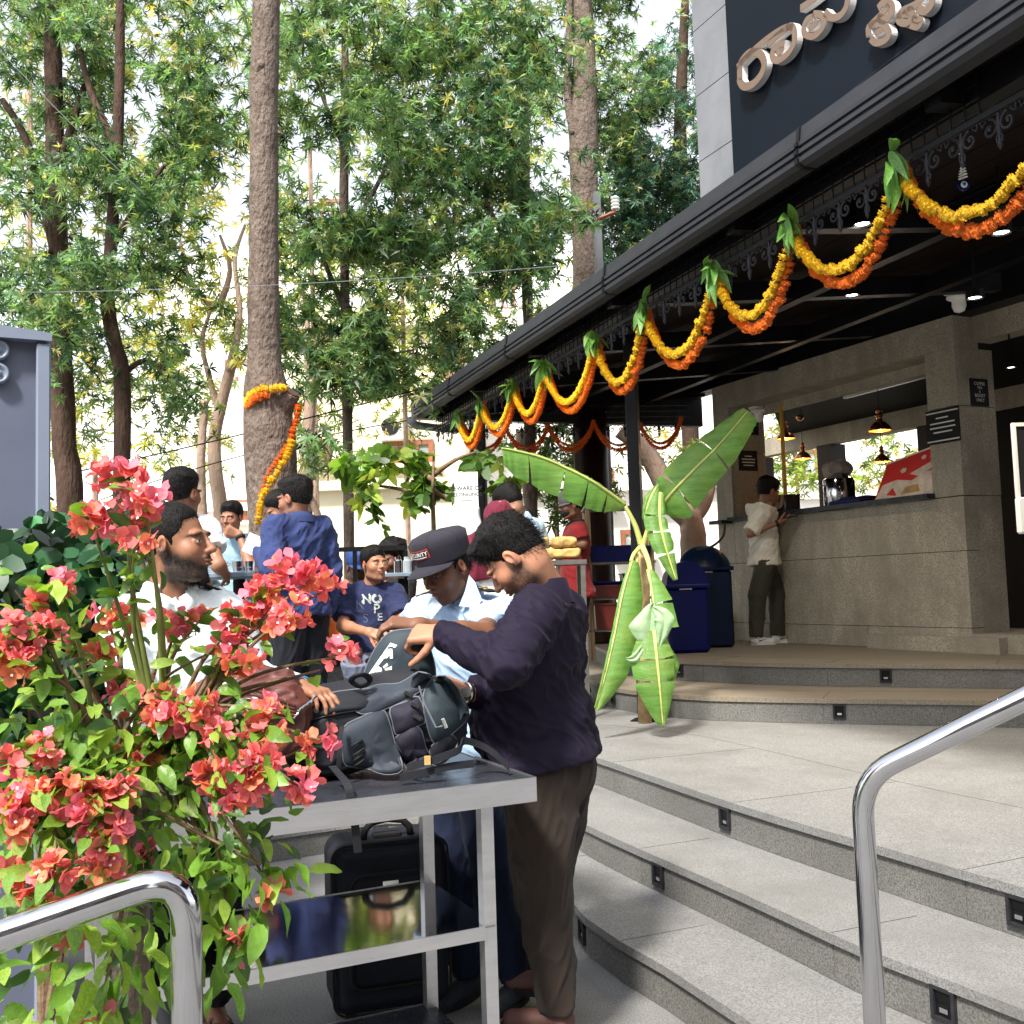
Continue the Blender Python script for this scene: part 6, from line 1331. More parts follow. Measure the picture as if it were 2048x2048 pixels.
# pale blue shirt man bending
yaw = 60; J = skel(at(1050, 1100, 8.0).x, 8.0, EZ[2], yaw, 1.72); dz = at(1020, 1006, 8).z - J['head'].z; J = {k: (v + Vector((0, 0, dz)) if k not in ('anL', 'anR') else v) for k, v in J.items()}; J['head'] = at(1020, 1008, 7.95); J['neck'] = at(1042, 1040, 8.0)
person('person in pale blue shirt with black hair bending behind the headscarf', J, yaw, (62, -40, 0), 1.08, SK4, 0, 1.1, 0, dict(mat=M_pbl, sleeve='short', loose=.02), dict(mat=M_dark), dict(mat=M_shoe), dict(thick=.022, top=.01, nape=.01), collar=dict(mat=M_pbl, points=False))
# worker in red
x, D, H = px_person(1150, 9.0, 986, EZ[2]); yaw = 95; J = skel(x, D, EZ[2], yaw, H); J['head'] = at(1143, 1012, 8.95); J['elL'] = at(1165, 1088, 8.8); J['wrL'] = at(1128, 1085, 8.85)
c = person('worker in red shirt, cap and face mask behind the paper parcels', J, yaw, (100, -5, 0), 1.0, SK2, 0, 1.05, 0, dict(mat=M_redsh, sleeve='short', loose=.02), dict(mat=M_dark), dict(mat=M_shoe), dict(thick=.01), collar=dict(mat=M_dark, points=False)); cap_on(c, mat('grey_cap_cloth', (.10, .10, .10), .8), 'cap', brimlen=.02)
S = SDF(.01); S.ell((0, .05, -.055), (.060, .060, .045)); V, Fq = S.mesh(.008); addto(c['e'], 'face_mask', [((V * c['hs']) @ c['Mh'].T + v3(c['J']['head']), Fq, None)], M_ink, False)
# boy at the counter
D = 10.76; yaw = -78; f = np.array([-math.sin(R(yaw)), math.cos(R(yaw)), 0]); g_ = onz(1538, 1288, EZ[4]); D = g_.y; H = at(1534, 948, D).z - EZ[4]
J = skel(g_.x, g_.y, EZ[4], yaw, H); J = {k: Vector(v) for k, v in J.items()}
J['head'] = at(1537, 985, D); J['neck'] = at(1528, 1022, D); J['elR'] = at(1500, 1068, D - .2); J['wrR'] = at(1556, 1046, D - .25); J['wrL'] = at(1556, 1086, D + .15); J['elL'] = at(1530, 1080, D + .25)
for s, pxk, pxa in (('L', 1552, 1560), ('R', 1515, 1508)):
    zk = J['kn' + s].z; J['kn' + s] = at(pxk, 1180, D + (.12 if s == 'L' else -.1)); J['kn' + s].z = zk; J['an' + s] = Vector((at(pxa, 1270, D).x, D + (.1 if s == 'L' else -.12), EZ[4] + .085))
by = person('boy in cream tee and olive trousers using a phone at the counter', J, yaw, (-72, -14, 0), 1.10, SK3, 1, .95, 0, dict(mat=M_cream_t, sleeve='short', sl=.92, loose=.032, hem=.16, fold=.010, level=True), dict(mat=M_olive, loose=.028, fold=.009), dict(mat=M_wshoe, sole=M_wshoe, high=True, dirL=(1, .05, 0), dirR=(1, -.1, 0)), dict(thick=.022, top=.014, fringe=.004, front=-.014, side=.7, nape=-.02, mess=1.5), closed=.6, arm=.9,
            hands=dict(R=dict(dir=(.8, .05, .25), palm=(0, .3, .9), curl=.5, ts=1), L=dict(dir=(.8, 0, -.3), palm=(0, .5, -.5), curl=.5)))
wd = by['J']['wrR'] - by['J']['elR']; band(by['e'], 'wrist_watch', Vector(by['J']['wrR'] - wd / np.linalg.norm(wd) * .01), wd, .028, .025, M_ink, .006)
sh_ = [o for o in bpy.data.objects if o.parent == by['e'] and o.name.startswith('shoe')]
for s in 'LR':
    an = by['J']['an' + s]; q = Vector((an[0], an[1] - .0465, an[2] - .085)); m = MB(); m.extr([q + Vector(p) for p in ((-.03, -.0, .085), (.02, 0, .05), (.10, .0, .068), (.02, 0, .038), (-.01, 0, .052))][::-1], (0, .012, 0)); o = m.build('swoosh_mark', M_ink, sh_[0] if s == 'L' else sh_[-1])
m = MB(); q = Vector(by['J']['wrR']) + Vector((.13, -.0, .055)); m.box(q, (.15, .075, .009), 0, .003, M=Matrix.Rotation(R(-8), 3, 'Y')); e_ = m.build('phone', M_ink); tag(e_, "black phone held in the boy's hand by the counter", 'phone')
m = MB(); q = at(507, 1090, 6.62); m.box(q, (.11, .01, .13), .3, .002, M=Matrix.Rotation(R(25), 3, 'Y')); e_ = m.build('paper_slip', M_paper); tag(e_, 'white paper slip held by the person in navy shirt', 'paper')
# ================================================================== PROPS
# ---- inspection table
TR_ = Vector((.044, 3.04)); Tu = Vector((-.904, -.428)).normalized(); Tv = Vector((-.428, .904)).normalized()
def tq(u, v, z): q = TR_ + Tu * u + Tv * v; return Vector((q.x, q.y, z))
def tbox(m, u0, u1, v0, v1, z0, z1): return m.hexa([tq(u0, v0, z0), tq(u0, v1, z0), tq(u1, v1, z0), tq(u1, v0, z0), tq(u0, v0, z1), tq(u0, v1, z1), tq(u1, v1, z1), tq(u1, v0, z1)])
TZ = .95; TL = 1.32; TW = .66
tb = empty('steel_table', tq(TL / 2, TW / 2, 0), 'steel inspection table with dark top and two mirror finish shelves', 'table')
def tpart(n, b, mt): m = MB(); [tbox(m, *x) for x in b]; return m.build(n, mt, tb)
tpart('table_top', [(.006, TL - .006, .006, TW - .006, TZ - .02, TZ - .002)], M_tabletop)
for b in [(0, TL, -.004, .003, TZ - .068, TZ + .001), (0, TL, TW - .003, TW + .004, TZ - .068, TZ + .001), (-.004, .003, .0035, TW - .0035, TZ - .068, TZ + .0008), (TL - .003, TL + .004, .0035, TW - .0035, TZ - .068, TZ + .0008)]: tpart('edge_strip', [b], M_steel)
tpart('underframe', [(.02, TL - .02, .02, .03, TZ - .066, TZ - .022), (.02, TL - .02, TW - .03, TW - .02, TZ - .066, TZ - .022)], M_steel)
for u in (.125, TL - .17):
    for v in (.03, TW - .14): tpart('leg', [(u, u + .038, v, v + .038, .07, TZ - .069)], M_steel)
for z in (.545, .15):
    tpart('shelf', [(.13, TL - .14, .028, TW - .10, z - .004, z)], M_mirror if z > .4 else M_tabletop)
    for b in [(.164, TL - .171, .022, .0275, z - .035, z + .002), (.164, TL - .171, TW - .0995, TW - .094, z - .035, z + .002)]: tpart('shelf_rail', [b], M_steel)
for u in (.125, TL - .17):
    for v in (.03, TW - .14):
        m = MB(); q = tq(u + .019, v + .019, .035); m.tube([q + Vector((-.012, 0, 0)), q + Vector((.012, 0, 0))], .034, 14); m.build('caster', M_ink, tb)
# ---- backpack lying on the table
def pw(px, py, D): return v3(at(px, py, D))
bpk = empty('backpack', at(740, 1500, 3.2), 'large black and slate grey backpack lying open on the steel table', 'backpack')
bpk.location.z = TZ
M_bk = cloth('black_nylon', (.017, .018, .023), .6, .02, b=.25, bs=600); M_bs = cloth('slate_leatherette', (.036, .044, .058), .5, .0, b=.2, bs=420); M_bp = cloth('plum_nylon', (.024, .022, .036), .6, 0, b=.3); M_bf = cloth('dark_teal_flap', (.030, .042, .052), .5, 0, b=.2); M_pipe = mat('piping', (.10, .11, .13), .5)
Ru = np.stack([v3((-Tu.x, -Tu.y, 0)), v3((Tv.x, Tv.y, 0)), np.array([0, 0, 1.])], 1)
S = SDF(.05); tilt = np.array(Matrix.Rotation(R(-9), 3, 'Y')); Rb = Ru @ tilt
S.box(pw(745, 1455, 3.24), (.235, .125, .105), .07, Rb).box(pw(640, 1490, 3.2), (.10, .115, .065), .055, Rb).ell(pw(850, 1440, 3.26), (.13, .12, .125), Rb).box(pw(730, 1400, 3.28), (.19, .11, .07), .06, Rb)
S.plane((0, 0, TZ + .003), (0, 0, -1)); V, Fq = S.mesh(.006); V = foldify(V, Fq, .009, 7., (1, .3, .2), 3.3); V[:, 2] = np.maximum(V[:, 2], TZ + .002); bagsurf = (V, Fq)
addto(bpk, 'main_compartment', [(V, Fq, None)], M_bk, False)
bvb = BVHTree.FromPolygons([tuple(map(float, v)) for v in V], [tuple(int(i) for i in f) for f in Fq])
def spl(pts, n=5, closed=True):
    P = [Vector(p) for p in pts]; out = []; N = len(P)
    for i in range(N if closed else N - 1):
        p0, p1, p2, p3 = (P[(i - 1) % N], P[i], P[(i + 1) % N], P[(i + 2) % N]) if closed else (P[max(i - 1, 0)], P[i], P[i + 1], P[min(i + 2, N - 1)])
        for k in range(n):
            t = k / n; out.append(.5 * ((2 * p1) + (-p0 + p2) * t + (2 * p0 - 5 * p1 + 4 * p2 - p3) * t * t + (-p0 + 3 * p1 - 3 * p2 + p3) * t ** 3))
    if not closed: out.append(P[-1])
    return out
def onbag(px, py, D, bv=None, lift=.004, thick=.5):
    o = Vector((0, 0, HC)); d = ray(px, py).normalized(); h = (bv or bvb).ray_cast(o, d)
    return h[0] + h[1] * (lift if h[1].dot(d) < 0 else -lift) if h[0] is not None else at(px, py, D)
def panel(name, pts, D, mt, bulge=.02, parent=bpk, rnd=2, curve=3, lift=.005, back=.035, bv=None, wr=.004, hard=True):
    """padded fabric panel sewn on the bag: rim follows the bag, centre bulges outward, has a back so it is solid"""
    rim2 = spl([(a, b, 0) for a, b in pts], curve); cx = sum(p.x for p in rim2) / len(rim2); cy = sum(p.y for p in rim2) / len(rim2); nrm = (Vector((0, 0, HC)) - at(cx, cy, D)).normalized(); n = len(rim2)
    lv = [1, .985, .94, .8, .55, .28]; vs = []
    for k, t in enumerate(lv):
        for p in rim2:
            qx, qy = cx + (p.x - cx) * t, cy + (p.y - cy) * t; w3 = onbag(qx, qy, D, bv, lift) if hard else at(qx, qy, D)
            w3 = w3 + nrm * (bulge * (1 - t ** 3) ** .6 if k else -.001); w3 = w3 + nrm * wr * (math.sin(w3.x * 60 + w3.z * 35) * math.sin(w3.z * 50 - w3.x * 22)) * (1 - t)
            vs.append(w3)
    c3 = (onbag(cx, cy, D, bv, lift) if hard else at(cx, cy, D)) + nrm * bulge; fs = []
    for k in range(len(lv) - 1):
        for i in range(n): j = (i + 1) % n; fs.append((k * n + i, k * n + j, (k + 1) * n + j, (k + 1) * n + i))
    vs.append(c3); ci = len(vs) - 1
    for i in range(n): fs.append(((len(lv) - 1) * n + i, (len(lv) - 1) * n + (i + 1) % n, ci))
    m = MB(); m.add(vs, fs); o2 = len(m.v); m.add([v - nrm * back for v in vs[:n]], [tuple(range(n))]); m.f += [(i, (i + 1) % n, o2 + (i + 1) % n, o2 + i) for i in range(n)]; m.m += [0] * n
    o = m.build(name, mt, parent, True)
    m = MB(); m.tube([v for v in vs[n:2 * n]], .0028, 5, closed=True); m.build('piping', M_pipe, o, True)
    return o, (np.array([tuple(v) for v in vs]), fs)
# upright open flap held up by the hands
fl_, flS = panel('front_flap', [(712, 1392), (728, 1345), (748, 1300), (776, 1266), (812, 1258), (842, 1262), (862, 1300), (872, 1350), (855, 1368), (800, 1375)], 3.30, M_bf, .035, hard=False, back=.05, wr=.008)
panel('hood_panel', [(700, 1395), (752, 1372), (800, 1368), (838, 1345), (862, 1352), (855, 1375), (815, 1400), (775, 1418), (745, 1428), (712, 1425)], 3.10, M_bs, .018, hard=True)
panel('side_panel', [(685, 1455), (720, 1435), (762, 1420), (778, 1440), (792, 1490), (806, 1540), (770, 1550), (728, 1535), (690, 1530), (683, 1500)], 3.06, M_bs, .022)
panel('lid_roll', [(578, 1455), (600, 1420), (640, 1395), (700, 1382), (760, 1380), (742, 1415), (690, 1425), (630, 1440)], 3.08, M_bk, .022)
panel('side_pocket', [(780, 1418), (812, 1405), (838, 1395), (850, 1440), (835, 1452), (795, 1470), (785, 1445)], 3.08, M_bp, .018)
panel('mesh_pocket', [(792, 1475), (835, 1450), (850, 1490), (858, 1520), (815, 1538), (805, 1510)], 3.07, M_bp, .024)
panel('rear_pocket', [(845, 1400), (858, 1365), (890, 1350), (920, 1390), (935, 1430), (905, 1465), (870, 1490), (852, 1445)], 3.12, M_bf, .024)
panel('base_pocket', [(862, 1490), (902, 1468), (912, 1500), (880, 1530), (862, 1525)], 3.12, M_bk, .02)
def bagprint(name, polys, tgt, mt, D=3.1):
    bv = BVHTree.FromPolygons([tuple(map(float, v)) for v in tgt[0]], [tuple(int(i) for i in f) for f in tgt[1]]); m = MB()
    for pl in polys: m.add([onbag(x, y, D, bv, .0022) for x, y in pl], [tuple(range(len(pl)))])
    return m.build(name, mt, fl_)
q_ = lambda L: [(560 + x * .2381, 1250 + y * .2381) for x, y in L]
bagprint('white_print', [q_([(740, 425), (850, 260), (880, 275), (760, 425)]), q_([(845, 270), (930, 150), (985, 170), (900, 280)]), q_([(920, 200), (945, 200), (950, 280), (925, 282)]), q_([(880, 215), (905, 230), (880, 285), (850, 275)]),
    q_([(770, 395), (830, 345), (845, 360), (785, 405)]), q_([(800, 400), (850, 355), (860, 385), (815, 408)]), q_([(865, 350), (900, 320), (910, 340), (875, 365)]), q_([(880, 370), (940, 345), (940, 385), (895, 395)]), q_([(820, 440), (850, 412), (870, 425), (842, 455)]), q_([(805, 470), (835, 455), (842, 475), (812, 488)])], flS, M_paper)
# ribbed badge, buckles, straps
for i in range(5):
    m = MB(); a = onbag(697 + i * 1.8, 1490 + i * 8.6, 3.05, None, .030); b = onbag(722 + i * 1.8, 1483 + i * 8.6, 3.05, None, .030); m.tube([a, (a + b) / 2 + Vector((0, -.003, 0)), b], .0045, 6, flat=.8); m.build('rubber_rib', M_ink, bpk, True)
def strap(name, pts, w_, mt=M_bk, parent=bpk, th=.003, wv=(0, 0, 1)):
    P = spl([tuple(at(*p)) for p in pts], 5, False); W = Vector(wv).normalized() * w_; m = MB(); m.ribbon(P, W, th); return m.build(name, mt, parent)
strap('compression_strap', [(684, 1452, 3.03), (680, 1480, 3.01), (679, 1510, 3.0), (677, 1535, 3.0)], .014, wv=(1, .4, 0)); strap('hanging_strap', [(664, 1532, 2.98), (678, 1548, 2.96), (694, 1568, 2.84), (702, 1600, 2.82), (710, 1650, 2.82), (716, 1705, 2.83)], .022, wv=(1, .45, 0))
strap('carry_strap', [(815, 1535, 3.05), (840, 1528, 3.0), (880, 1515, 3.0), (918, 1500, 3.02), (928, 1482, 3.06), (960, 1490, 3.10), (990, 1508, 3.10), (1018, 1535, 3.08)], .022); strap('waist_strap', [(800, 1556, 2.99), (850, 1545, 3.0), (900, 1533, 3.02), (948, 1527, 3.05)], .022)
m = MB(); m.box(at(855, 1521, 2.985), (.018, .006, .026), .3, .001); m.build('brand_tab', M_brownp, bpk)
for (x, y) in ((822, 1398), (828, 1418), (834, 1436), (870, 1372)):
    m = MB(); m.box(onbag(x, y, 3.05, None, .028), (.030, .010, .012), .4, .002, M=Matrix.Rotation(R(28), 3, 'Y')); m.build('buckle', M_ink, bpk)
m = MB(); m.tube([at(838, 1372, 3.04), at(850, 1410, 3.03), at(872, 1455, 3.02), at(885, 1452, 3.02)], .003, 6); m.build('zip', M_pipe, bpk); m = MB(); m.box(at(889, 1447, 3.015), (.01, .004, .03), 0, .001, M=Matrix.Rotation(R(-20), 3, 'Y')); m.build('zip_puller', M_brass, bpk)
m = MB(); m.tube(spl([tuple(at(*p)) for p in ((702, 1362, 3.12), (712, 1352, 3.08), (730, 1350, 3.1), (740, 1362, 3.14), (722, 1372, 3.12))], 4), .010, 8, closed=True, flat=.5); m.build('haul_loop', M_bk, bpk, True)
# zip shut fold lines
# ---- brown leather bag held by the bearded guard
M_lth = mat('brown_leather', (.10, .030, .022), .38, noise=.3, nscale=10, bump=.35, bscale=18, coat=.2)
lb = empty('leather_bag', at(500, 1500, 3.0), 'open brown leather bag behind the bougainvillea on the table', 'bag'); lb.location.z = TZ
S = SDF(.04); S.box(pw(500, 1455, 3.0), (.16, .09, .11), .06, Rb).ell(pw(490, 1375, 3.02), (.15, .07, .055), Rb).ell(pw(560, 1420, 3.02), (.07, .07, .06), Rb); S.plane((0, 0, TZ + .003), (0, 0, -1)); V, Fq = S.mesh(.007); V = foldify(V, Fq, .012, 8., (1, .2, .4), 8.1); V[:, 2] = np.maximum(V[:, 2], TZ + .002)
addto(lb, 'pouch', [(V, Fq, None)], M_lth, False)
for k in range(5): m = MB(); m.tube(spl([tuple(at(450 + 6 * k, 1385 + 9 * k, 2.93)), tuple(at(500, 1378 + 10 * k, 2.9)), tuple(at(560, 1400 + 9 * k, 2.93)), tuple(at(590, 1412 + 6 * k, 2.95))], 5, False), .005, 6); m.build('leather_fold', M_lth, lb, True)
m = MB(); m.tube(spl([tuple(at(*p)) for p in ((585, 1440, 2.95), (600, 1420, 2.94), (620, 1405, 2.95), (632, 1392, 2.97))], 5, False), .004, 6); m.build('zip', M_chrome, lb)
# ---- suitcase under the table
sc_c = at(772, 1850, 3.78); su = empty('suitcase', (sc_c.x, sc_c.y, 0), 'dark soft suitcase with yellow hubbed wheel standing under the table', 'suitcase'); rz = R(18)
Rs = np.array(Matrix.Rotation(rz, 3, 'Z')); zc = .345
def sp(x, y, z): return Vector((sc_c.x, sc_c.y, 0)) + Matrix.Rotation(rz, 3, 'Z') @ Vector((x, y, z))
M_su = cloth('charcoal_suitcase_cloth', (.016, .018, .026), .6, 0, b=.4)
S = SDF(.01); S.box(v3(sp(0, 0, zc)), (.205, .13, .29), .055, Rs); V, Fq = S.mesh(.008); addto(su, 'shell', [(V, Fq, None)], M_su, False)
S = SDF(.01); S.box(v3(sp(-.0, -.125, zc)), (.16, .035, .20), .04, Rs).box(v3(sp(0, -.12, zc)), (.185, .02, .262), .03, Rs); V, Fq = S.mesh(.006); addto(su, 'front_pocket', [(V, Fq, None)], M_su, False)
def rrect(w_, h_, r_, y, n=6):
    out = []
    for cx, cz, a0 in ((w_ - r_, h_ - r_, 0), (-w_ + r_, h_ - r_, 90), (-w_ + r_, -h_ + r_, 180), (w_ - r_, -h_ + r_, 270)):
        for k in range(n + 1): a = R(a0 + 90 * k / n); out.append(sp(cx + r_ * math.cos(a), y, zc + cz + r_ * math.sin(a)))
    return out
for w_, h_, y in ((.205, .285, -.115), (.15, .19, -.158)): m = MB(); m.tube(rrect(w_, h_, .05, y), .005, 6, closed=True); m.build('piping', M_ink, su, True)
m = MB(); m.tube([sp(-.085, -.06, .632), sp(-.08, -.06, .665), sp(-.055, -.06, .69), sp(0, -.06, .70), sp(.055, -.06, .69), sp(.08, -.06, .665), sp(.085, -.06, .632)], .013, 10); m.build('carry_handle', M_ink, su, True)
m = MB(); m.tube([sp(-.03, .08, .60), sp(-.03, .08, .73)], .009, 8); m.build('tow_tube', M_steel, su); m = MB(); m.box(sp(0, -.05, .642), (.10, .04, .018), rz, .005); m.build('combination_lock', M_ink, su); m = MB(); m.box(sp(-.01, -.163, .50), (.055, .004, .022), rz, .001); m.build('brand_plate', M_brass, su)
for x in (-.14, .15):
    m = MB(); m.tube([sp(x - .018, -.02, .045), sp(x + .018, -.02, .045)], .045, 18); wl = m.build('wheel', M_ink, su); m = MB(); m.tube([sp(x - .02, -.02, .045), sp(x + .021, -.02, .045)], .025, 14); m.build('hub', mat('yellow_hub', (.75, .55, .02), .4), wl)
# black bag / cases behind the legs
m = MB(); 
cs = empty('trolley_bag', at(905, 1900, 4.15), 'dark navy trolley bag right behind the suitcase', 'suitcase'); cs.location.z = 0; q = cs.location
S = SDF(.01); S.box((q.x, q.y, .33), (.12, .11, .27), .05, Rs); V, Fq = S.mesh(.009); addto(cs, 'shell', [(V, Fq, None)], M_navyt, False); m = MB(); m.tube([(q.x - .1, q.y, .04), (q.x - .06, q.y, .04)], .04, 14); m.build('wheel', M_ink, cs); m = MB(); m.tube([(q.x - .05, q.y, .58), (q.x - .04, q.y, .64), (q.x + .04, q.y, .64), (q.x + .05, q.y, .58)], .009, 8); m.build('carry_handle', M_ink, cs)
# ---- handrails
def rail(label, pts, r_, post_i):
    e = empty('handrail', pts[-1], label, 'handrail', 'polished tubular handrails'); e.location.z = 0
    P = [Vector(p) for p in pts]; Q = [P[0]]
    for i in range(1, len(P) - 1):
        a, b, c_ = P[i - 1], P[i], P[i + 1]; d0 = min((a - b).length, (c_ - b).length, .085) ; p0 = b + (a - b).normalized() * d0; p2 = b + (c_ - b).normalized() * d0
        for k in range(9): t = k / 8; Q.append(p0 * (1 - t) ** 2 + b * 2 * t * (1 - t) + p2 * t * t)
    Q.append(P[-1]); m = MB(); m.tube(Q, r_, 24); m.build('tube', M_chrome, e, True)
    q = P[-1]; m = MB(); m.lathe([(r_ + .001, .03), (r_ + .012, .026), (r_ + .03, .004), (r_ + .03, 0)], (q.x, q.y, q.z), 24); m.build('base_flange', M_chrome, e, True)
    return e
b1 = at(1722, 1556, 2.33); d1 = ray(2048, 1398); p_end = Vector((d1.x * 2.12, 2.12, HC + d1.z * 2.12)); ext = p_end + (p_end - b1) * 1.5
rail('polished steel handrail rising to the right on the stairs', [ext, b1, Vector((b1.x, b1.y, 0.001))], .0238, 1)
b2 = at(372, 1742, 1.74); d2 = ray(0, 1872); p2_ = Vector((d2.x * 1.66, 1.66, HC + d2.z * 1.66)); ext = p2_ + (p2_ - b2) * 1.2
rail('polished steel handrail in front of the bougainvillea', [ext, b2, Vector((b2.x, b2.y, 0.001))], .0255, 1)
# ---- concrete bench planter
bc = at(745, 1350, 7.15); bn = empty('concrete_bench', (bc.x, bc.y, EZ[2]), 'curved grey concrete bench under the seated person', 'bench')
m = MB(); zt = 1.075
arc = [(bc.x + .78 * math.cos(a), bc.y + .12 + .42 * math.sin(a)) for a in [R(180 + 180 * k / 16) for k in range(17)]] + [(bc.x + .78, bc.y + .6), (bc.x - .78, bc.y + .6)]
m.prism(arc, EZ[2], zt - .05); m.build('bench_body', M_granite_riser, bn); m = MB(); m.prism([(bc.x + (x - bc.x) * 1.03, bc.y + (y - bc.y) * 1.04) for x, y in arc], zt - .049, zt); m.build('seat_slab', M_ink, bn)
m = MB(); m.box((bc.x, bc.y + .66, zt + .16), (1.6, .05, .22)); m.build('back_board', M_ink, bn)
# railing bar behind the seated person
rb = empty('iron_railing', at(770, 1100, 7.9), 'black flat rail on posts behind the seated person', 'railing'); a, b = at(655, 1099, 7.9), at(815, 1096, 7.9)
m = MB(); m.box((a + b) / 2, ((b - a).length, .04, .035), math.atan2(b.y - a.y, b.x - a.x)); m.build('top_bar', M_black, rb)
for k in range(4): q = a + (b - a) * (k / 3 * .96 + .02); m = MB(); m.box((q.x, q.y, (q.z - .02 + EZ[2]) / 2), (.03, .03, q.z - .02 - EZ[2])); m.build('rail_post', M_black, rb)
# ---- standing tables
def cafe_table(px, py, D, r_, label, square=False):
    c = at(px, py, D); e = empty('standing_table', (c.x, c.y, EZ[2]), label, 'table', 'standing tables on the terrace'); m = MB(); z = c.z
    if square: m.box((c.x, c.y, z - .015), (r_ * 2, r_ * 1.6, .03), .2, .004)
    else: m.lathe([(0, -.04), (r_ * .98, -.04), (r_, -.03), (r_, -.006), (r_ * .99, 0), (0, 0)], c, 40)
    m.build('table_top', mat('slate_table_top', (.17, .22, .28), .35, noise=.1), e); m = MB(); m.lathe([(0, 0), (.26, 0), (.26, .012), (.05, .03), (.04, .05), (.04, z - EZ[2] - .042), (0, z - EZ[2] - .042)], (c.x, c.y, EZ[2]), 20); m.build('pedestal', M_ink, e); return c
c = cafe_table(478, 1146, 7.0, .34, 'round slate topped standing table with steel cups')
for i, (dx, dy) in enumerate(((.02, -.1), (.09, -.05), (-.14, .02))):
    m = MB(); m.lathe([(0, 0), (.03, 0), (.036, .06), (.038, .075), (.035, .075), (.032, .01), (0, .008)], c + Vector((dx, dy, .001)), 16); o = m.build('steel_cup', M_chrome); tag(o, ['steel cup on the round table nearest the teen', 'steel cup on the right of the round table', 'steel cup on the left of the round table'][i], 'cup', 'steel cups on the round table')
c = cafe_table(806, 1146, 7.8, .22, 'small square standing table with glass jars behind the cap', True)
for i in range(4):
    m = MB(); m.lathe([(0, 0), (.03, 0), (.03, .09), (.022, .10), (.022, .12), (0, .12)], c + Vector((-.03 + .065 * i, -.05 + .02 * (i % 2), .001)), 12); o = m.build('glass_jar', M_glass if i % 2 else M_chrome); tag(o, ['clear jar left', 'steel jar second from left', 'clear jar third from left', 'steel jar right'][i] + ' of the row on the small square table', 'jar', 'jars on the square table')
# ---- parcels table and packets
c = at(1132, 1150, 8.2); M_orr = mat('dull_red_tub', (.10, .008, .004), .5); e = empty('parcel_table', (c.x, c.y, EZ[2]), 'steel parcel table with lower shelf in front of the round column', 'table'); z = at(1132, 1121, 8.2).z
m = MB(); m.box((c.x - .35, c.y, z - .02), (1.0, .55, .035)); m.build('table_top', M_dull, e)
for sx in (-.83, .12):
    for sy in (-.25, .25): m = MB(); m.box((c.x + sx, c.y + sy, (z - .04 + EZ[2]) / 2), (.035, .035, z - .04 - EZ[2])); m.build('leg', M_dull, e)
m = MB(); m.box((c.x - .35, c.y, z - .42), (.9, .5, .02)); m.build('shelf', M_dull, e)
for i, (dx, dz, w_) in enumerate(((.0, .012, .22), (-.22, .012, .24), (-.02, .10, .17), (-.25, .11, .2), (-.1, -.395, .2), (.02, -.395, .16), (-.45, .012, .2))):
    S = SDF(.01); q = np.array([c.x + dx, c.y - .1, z + dz + .04]); S.box(q, (w_ / 2, .09, .038), .02, hmat(8 * i)); V, Fq = S.mesh(.012); V = foldify(V, Fq, .008, 9., (1, 0, .3), i * 2.)
    me = npmesh('paper_packet', V - q, Fq); o = link('paper_packet', me, M_brownp); o.location = tuple(q); tag(o, ['brown paper packet at the right end of the parcel table', 'brown paper packet in the middle of the parcel table', 'top brown paper packet of the right pile', 'top brown paper packet of the middle pile', 'brown packet on the lower shelf at its middle', 'brown packet at the right end of the lower shelf', 'brown paper packet behind the jacket man\'s head'][i], 'packet', 'brown paper packets')
# ---- utensil rack with blue crates, bins
c = at(1238, 1150, 9.4); e = empty('crate_rack', (c.x, c.y, PZ), 'steel rack with blue crates behind the banana plant', 'rack')
for sx in (-.28, .28):
    for sy in (-.2, .2): m = MB(); m.tube([(c.x + sx, c.y + sy, PZ), (c.x + sx, c.y + sy, 2.25)], .022, 8); m.build('rack_post', mat('tan_rack_paint', (.36, .24, .13), .6), e)
for i, z in enumerate((1.1, 1.38, 1.70, 2.2)): m = MB(); m.box((c.x, c.y, z), (.62, .44, .018)); m.build('rack_shelf', M_dull, e)
for i, (dx, z, w_, h_, mt) in enumerate(((-.1, 1.712, .36, .13, M_blue), (.17, 1.712, .2, .12, M_blue), (-.12, 1.392, .32, .10, M_orr), (-.12, 1.495, .34, .03, M_blue), (.12, 1.392, .22, .2, M_blue), (.1, 1.112, .26, .22, M_blue), (-.15, 1.112, .2, .22, M_orr))):
    q = Vector((c.x + dx, c.y - .08, z)); m = MB(); m.hexa([q + Vector(v) for v in ((-w_ / 2 * .9, -.15, 0), (w_ / 2 * .9, -.15, 0), (w_ / 2 * .9, .15, 0), (-w_ / 2 * .9, .15, 0), (-w_ / 2, -.17, h_), (w_ / 2, -.17, h_), (w_ / 2, .17, h_), (-w_ / 2, .17, h_))]); m.box(q + Vector((0, 0, h_ + .006)), (w_ + .02, .36, .012))
    o = m.build('plastic_crate', mt); tag(o, ['wide blue crate on the upper rack shelf', 'small blue crate at the right of the upper rack shelf', 'red tray box on the middle rack shelf', 'thin blue lid lying on the red tray box', 'tall blue tub on the middle rack shelf', 'blue tub on the lowest rack shelf', 'red tub on the lowest rack shelf'][i], 'crate', 'crates on the rack')
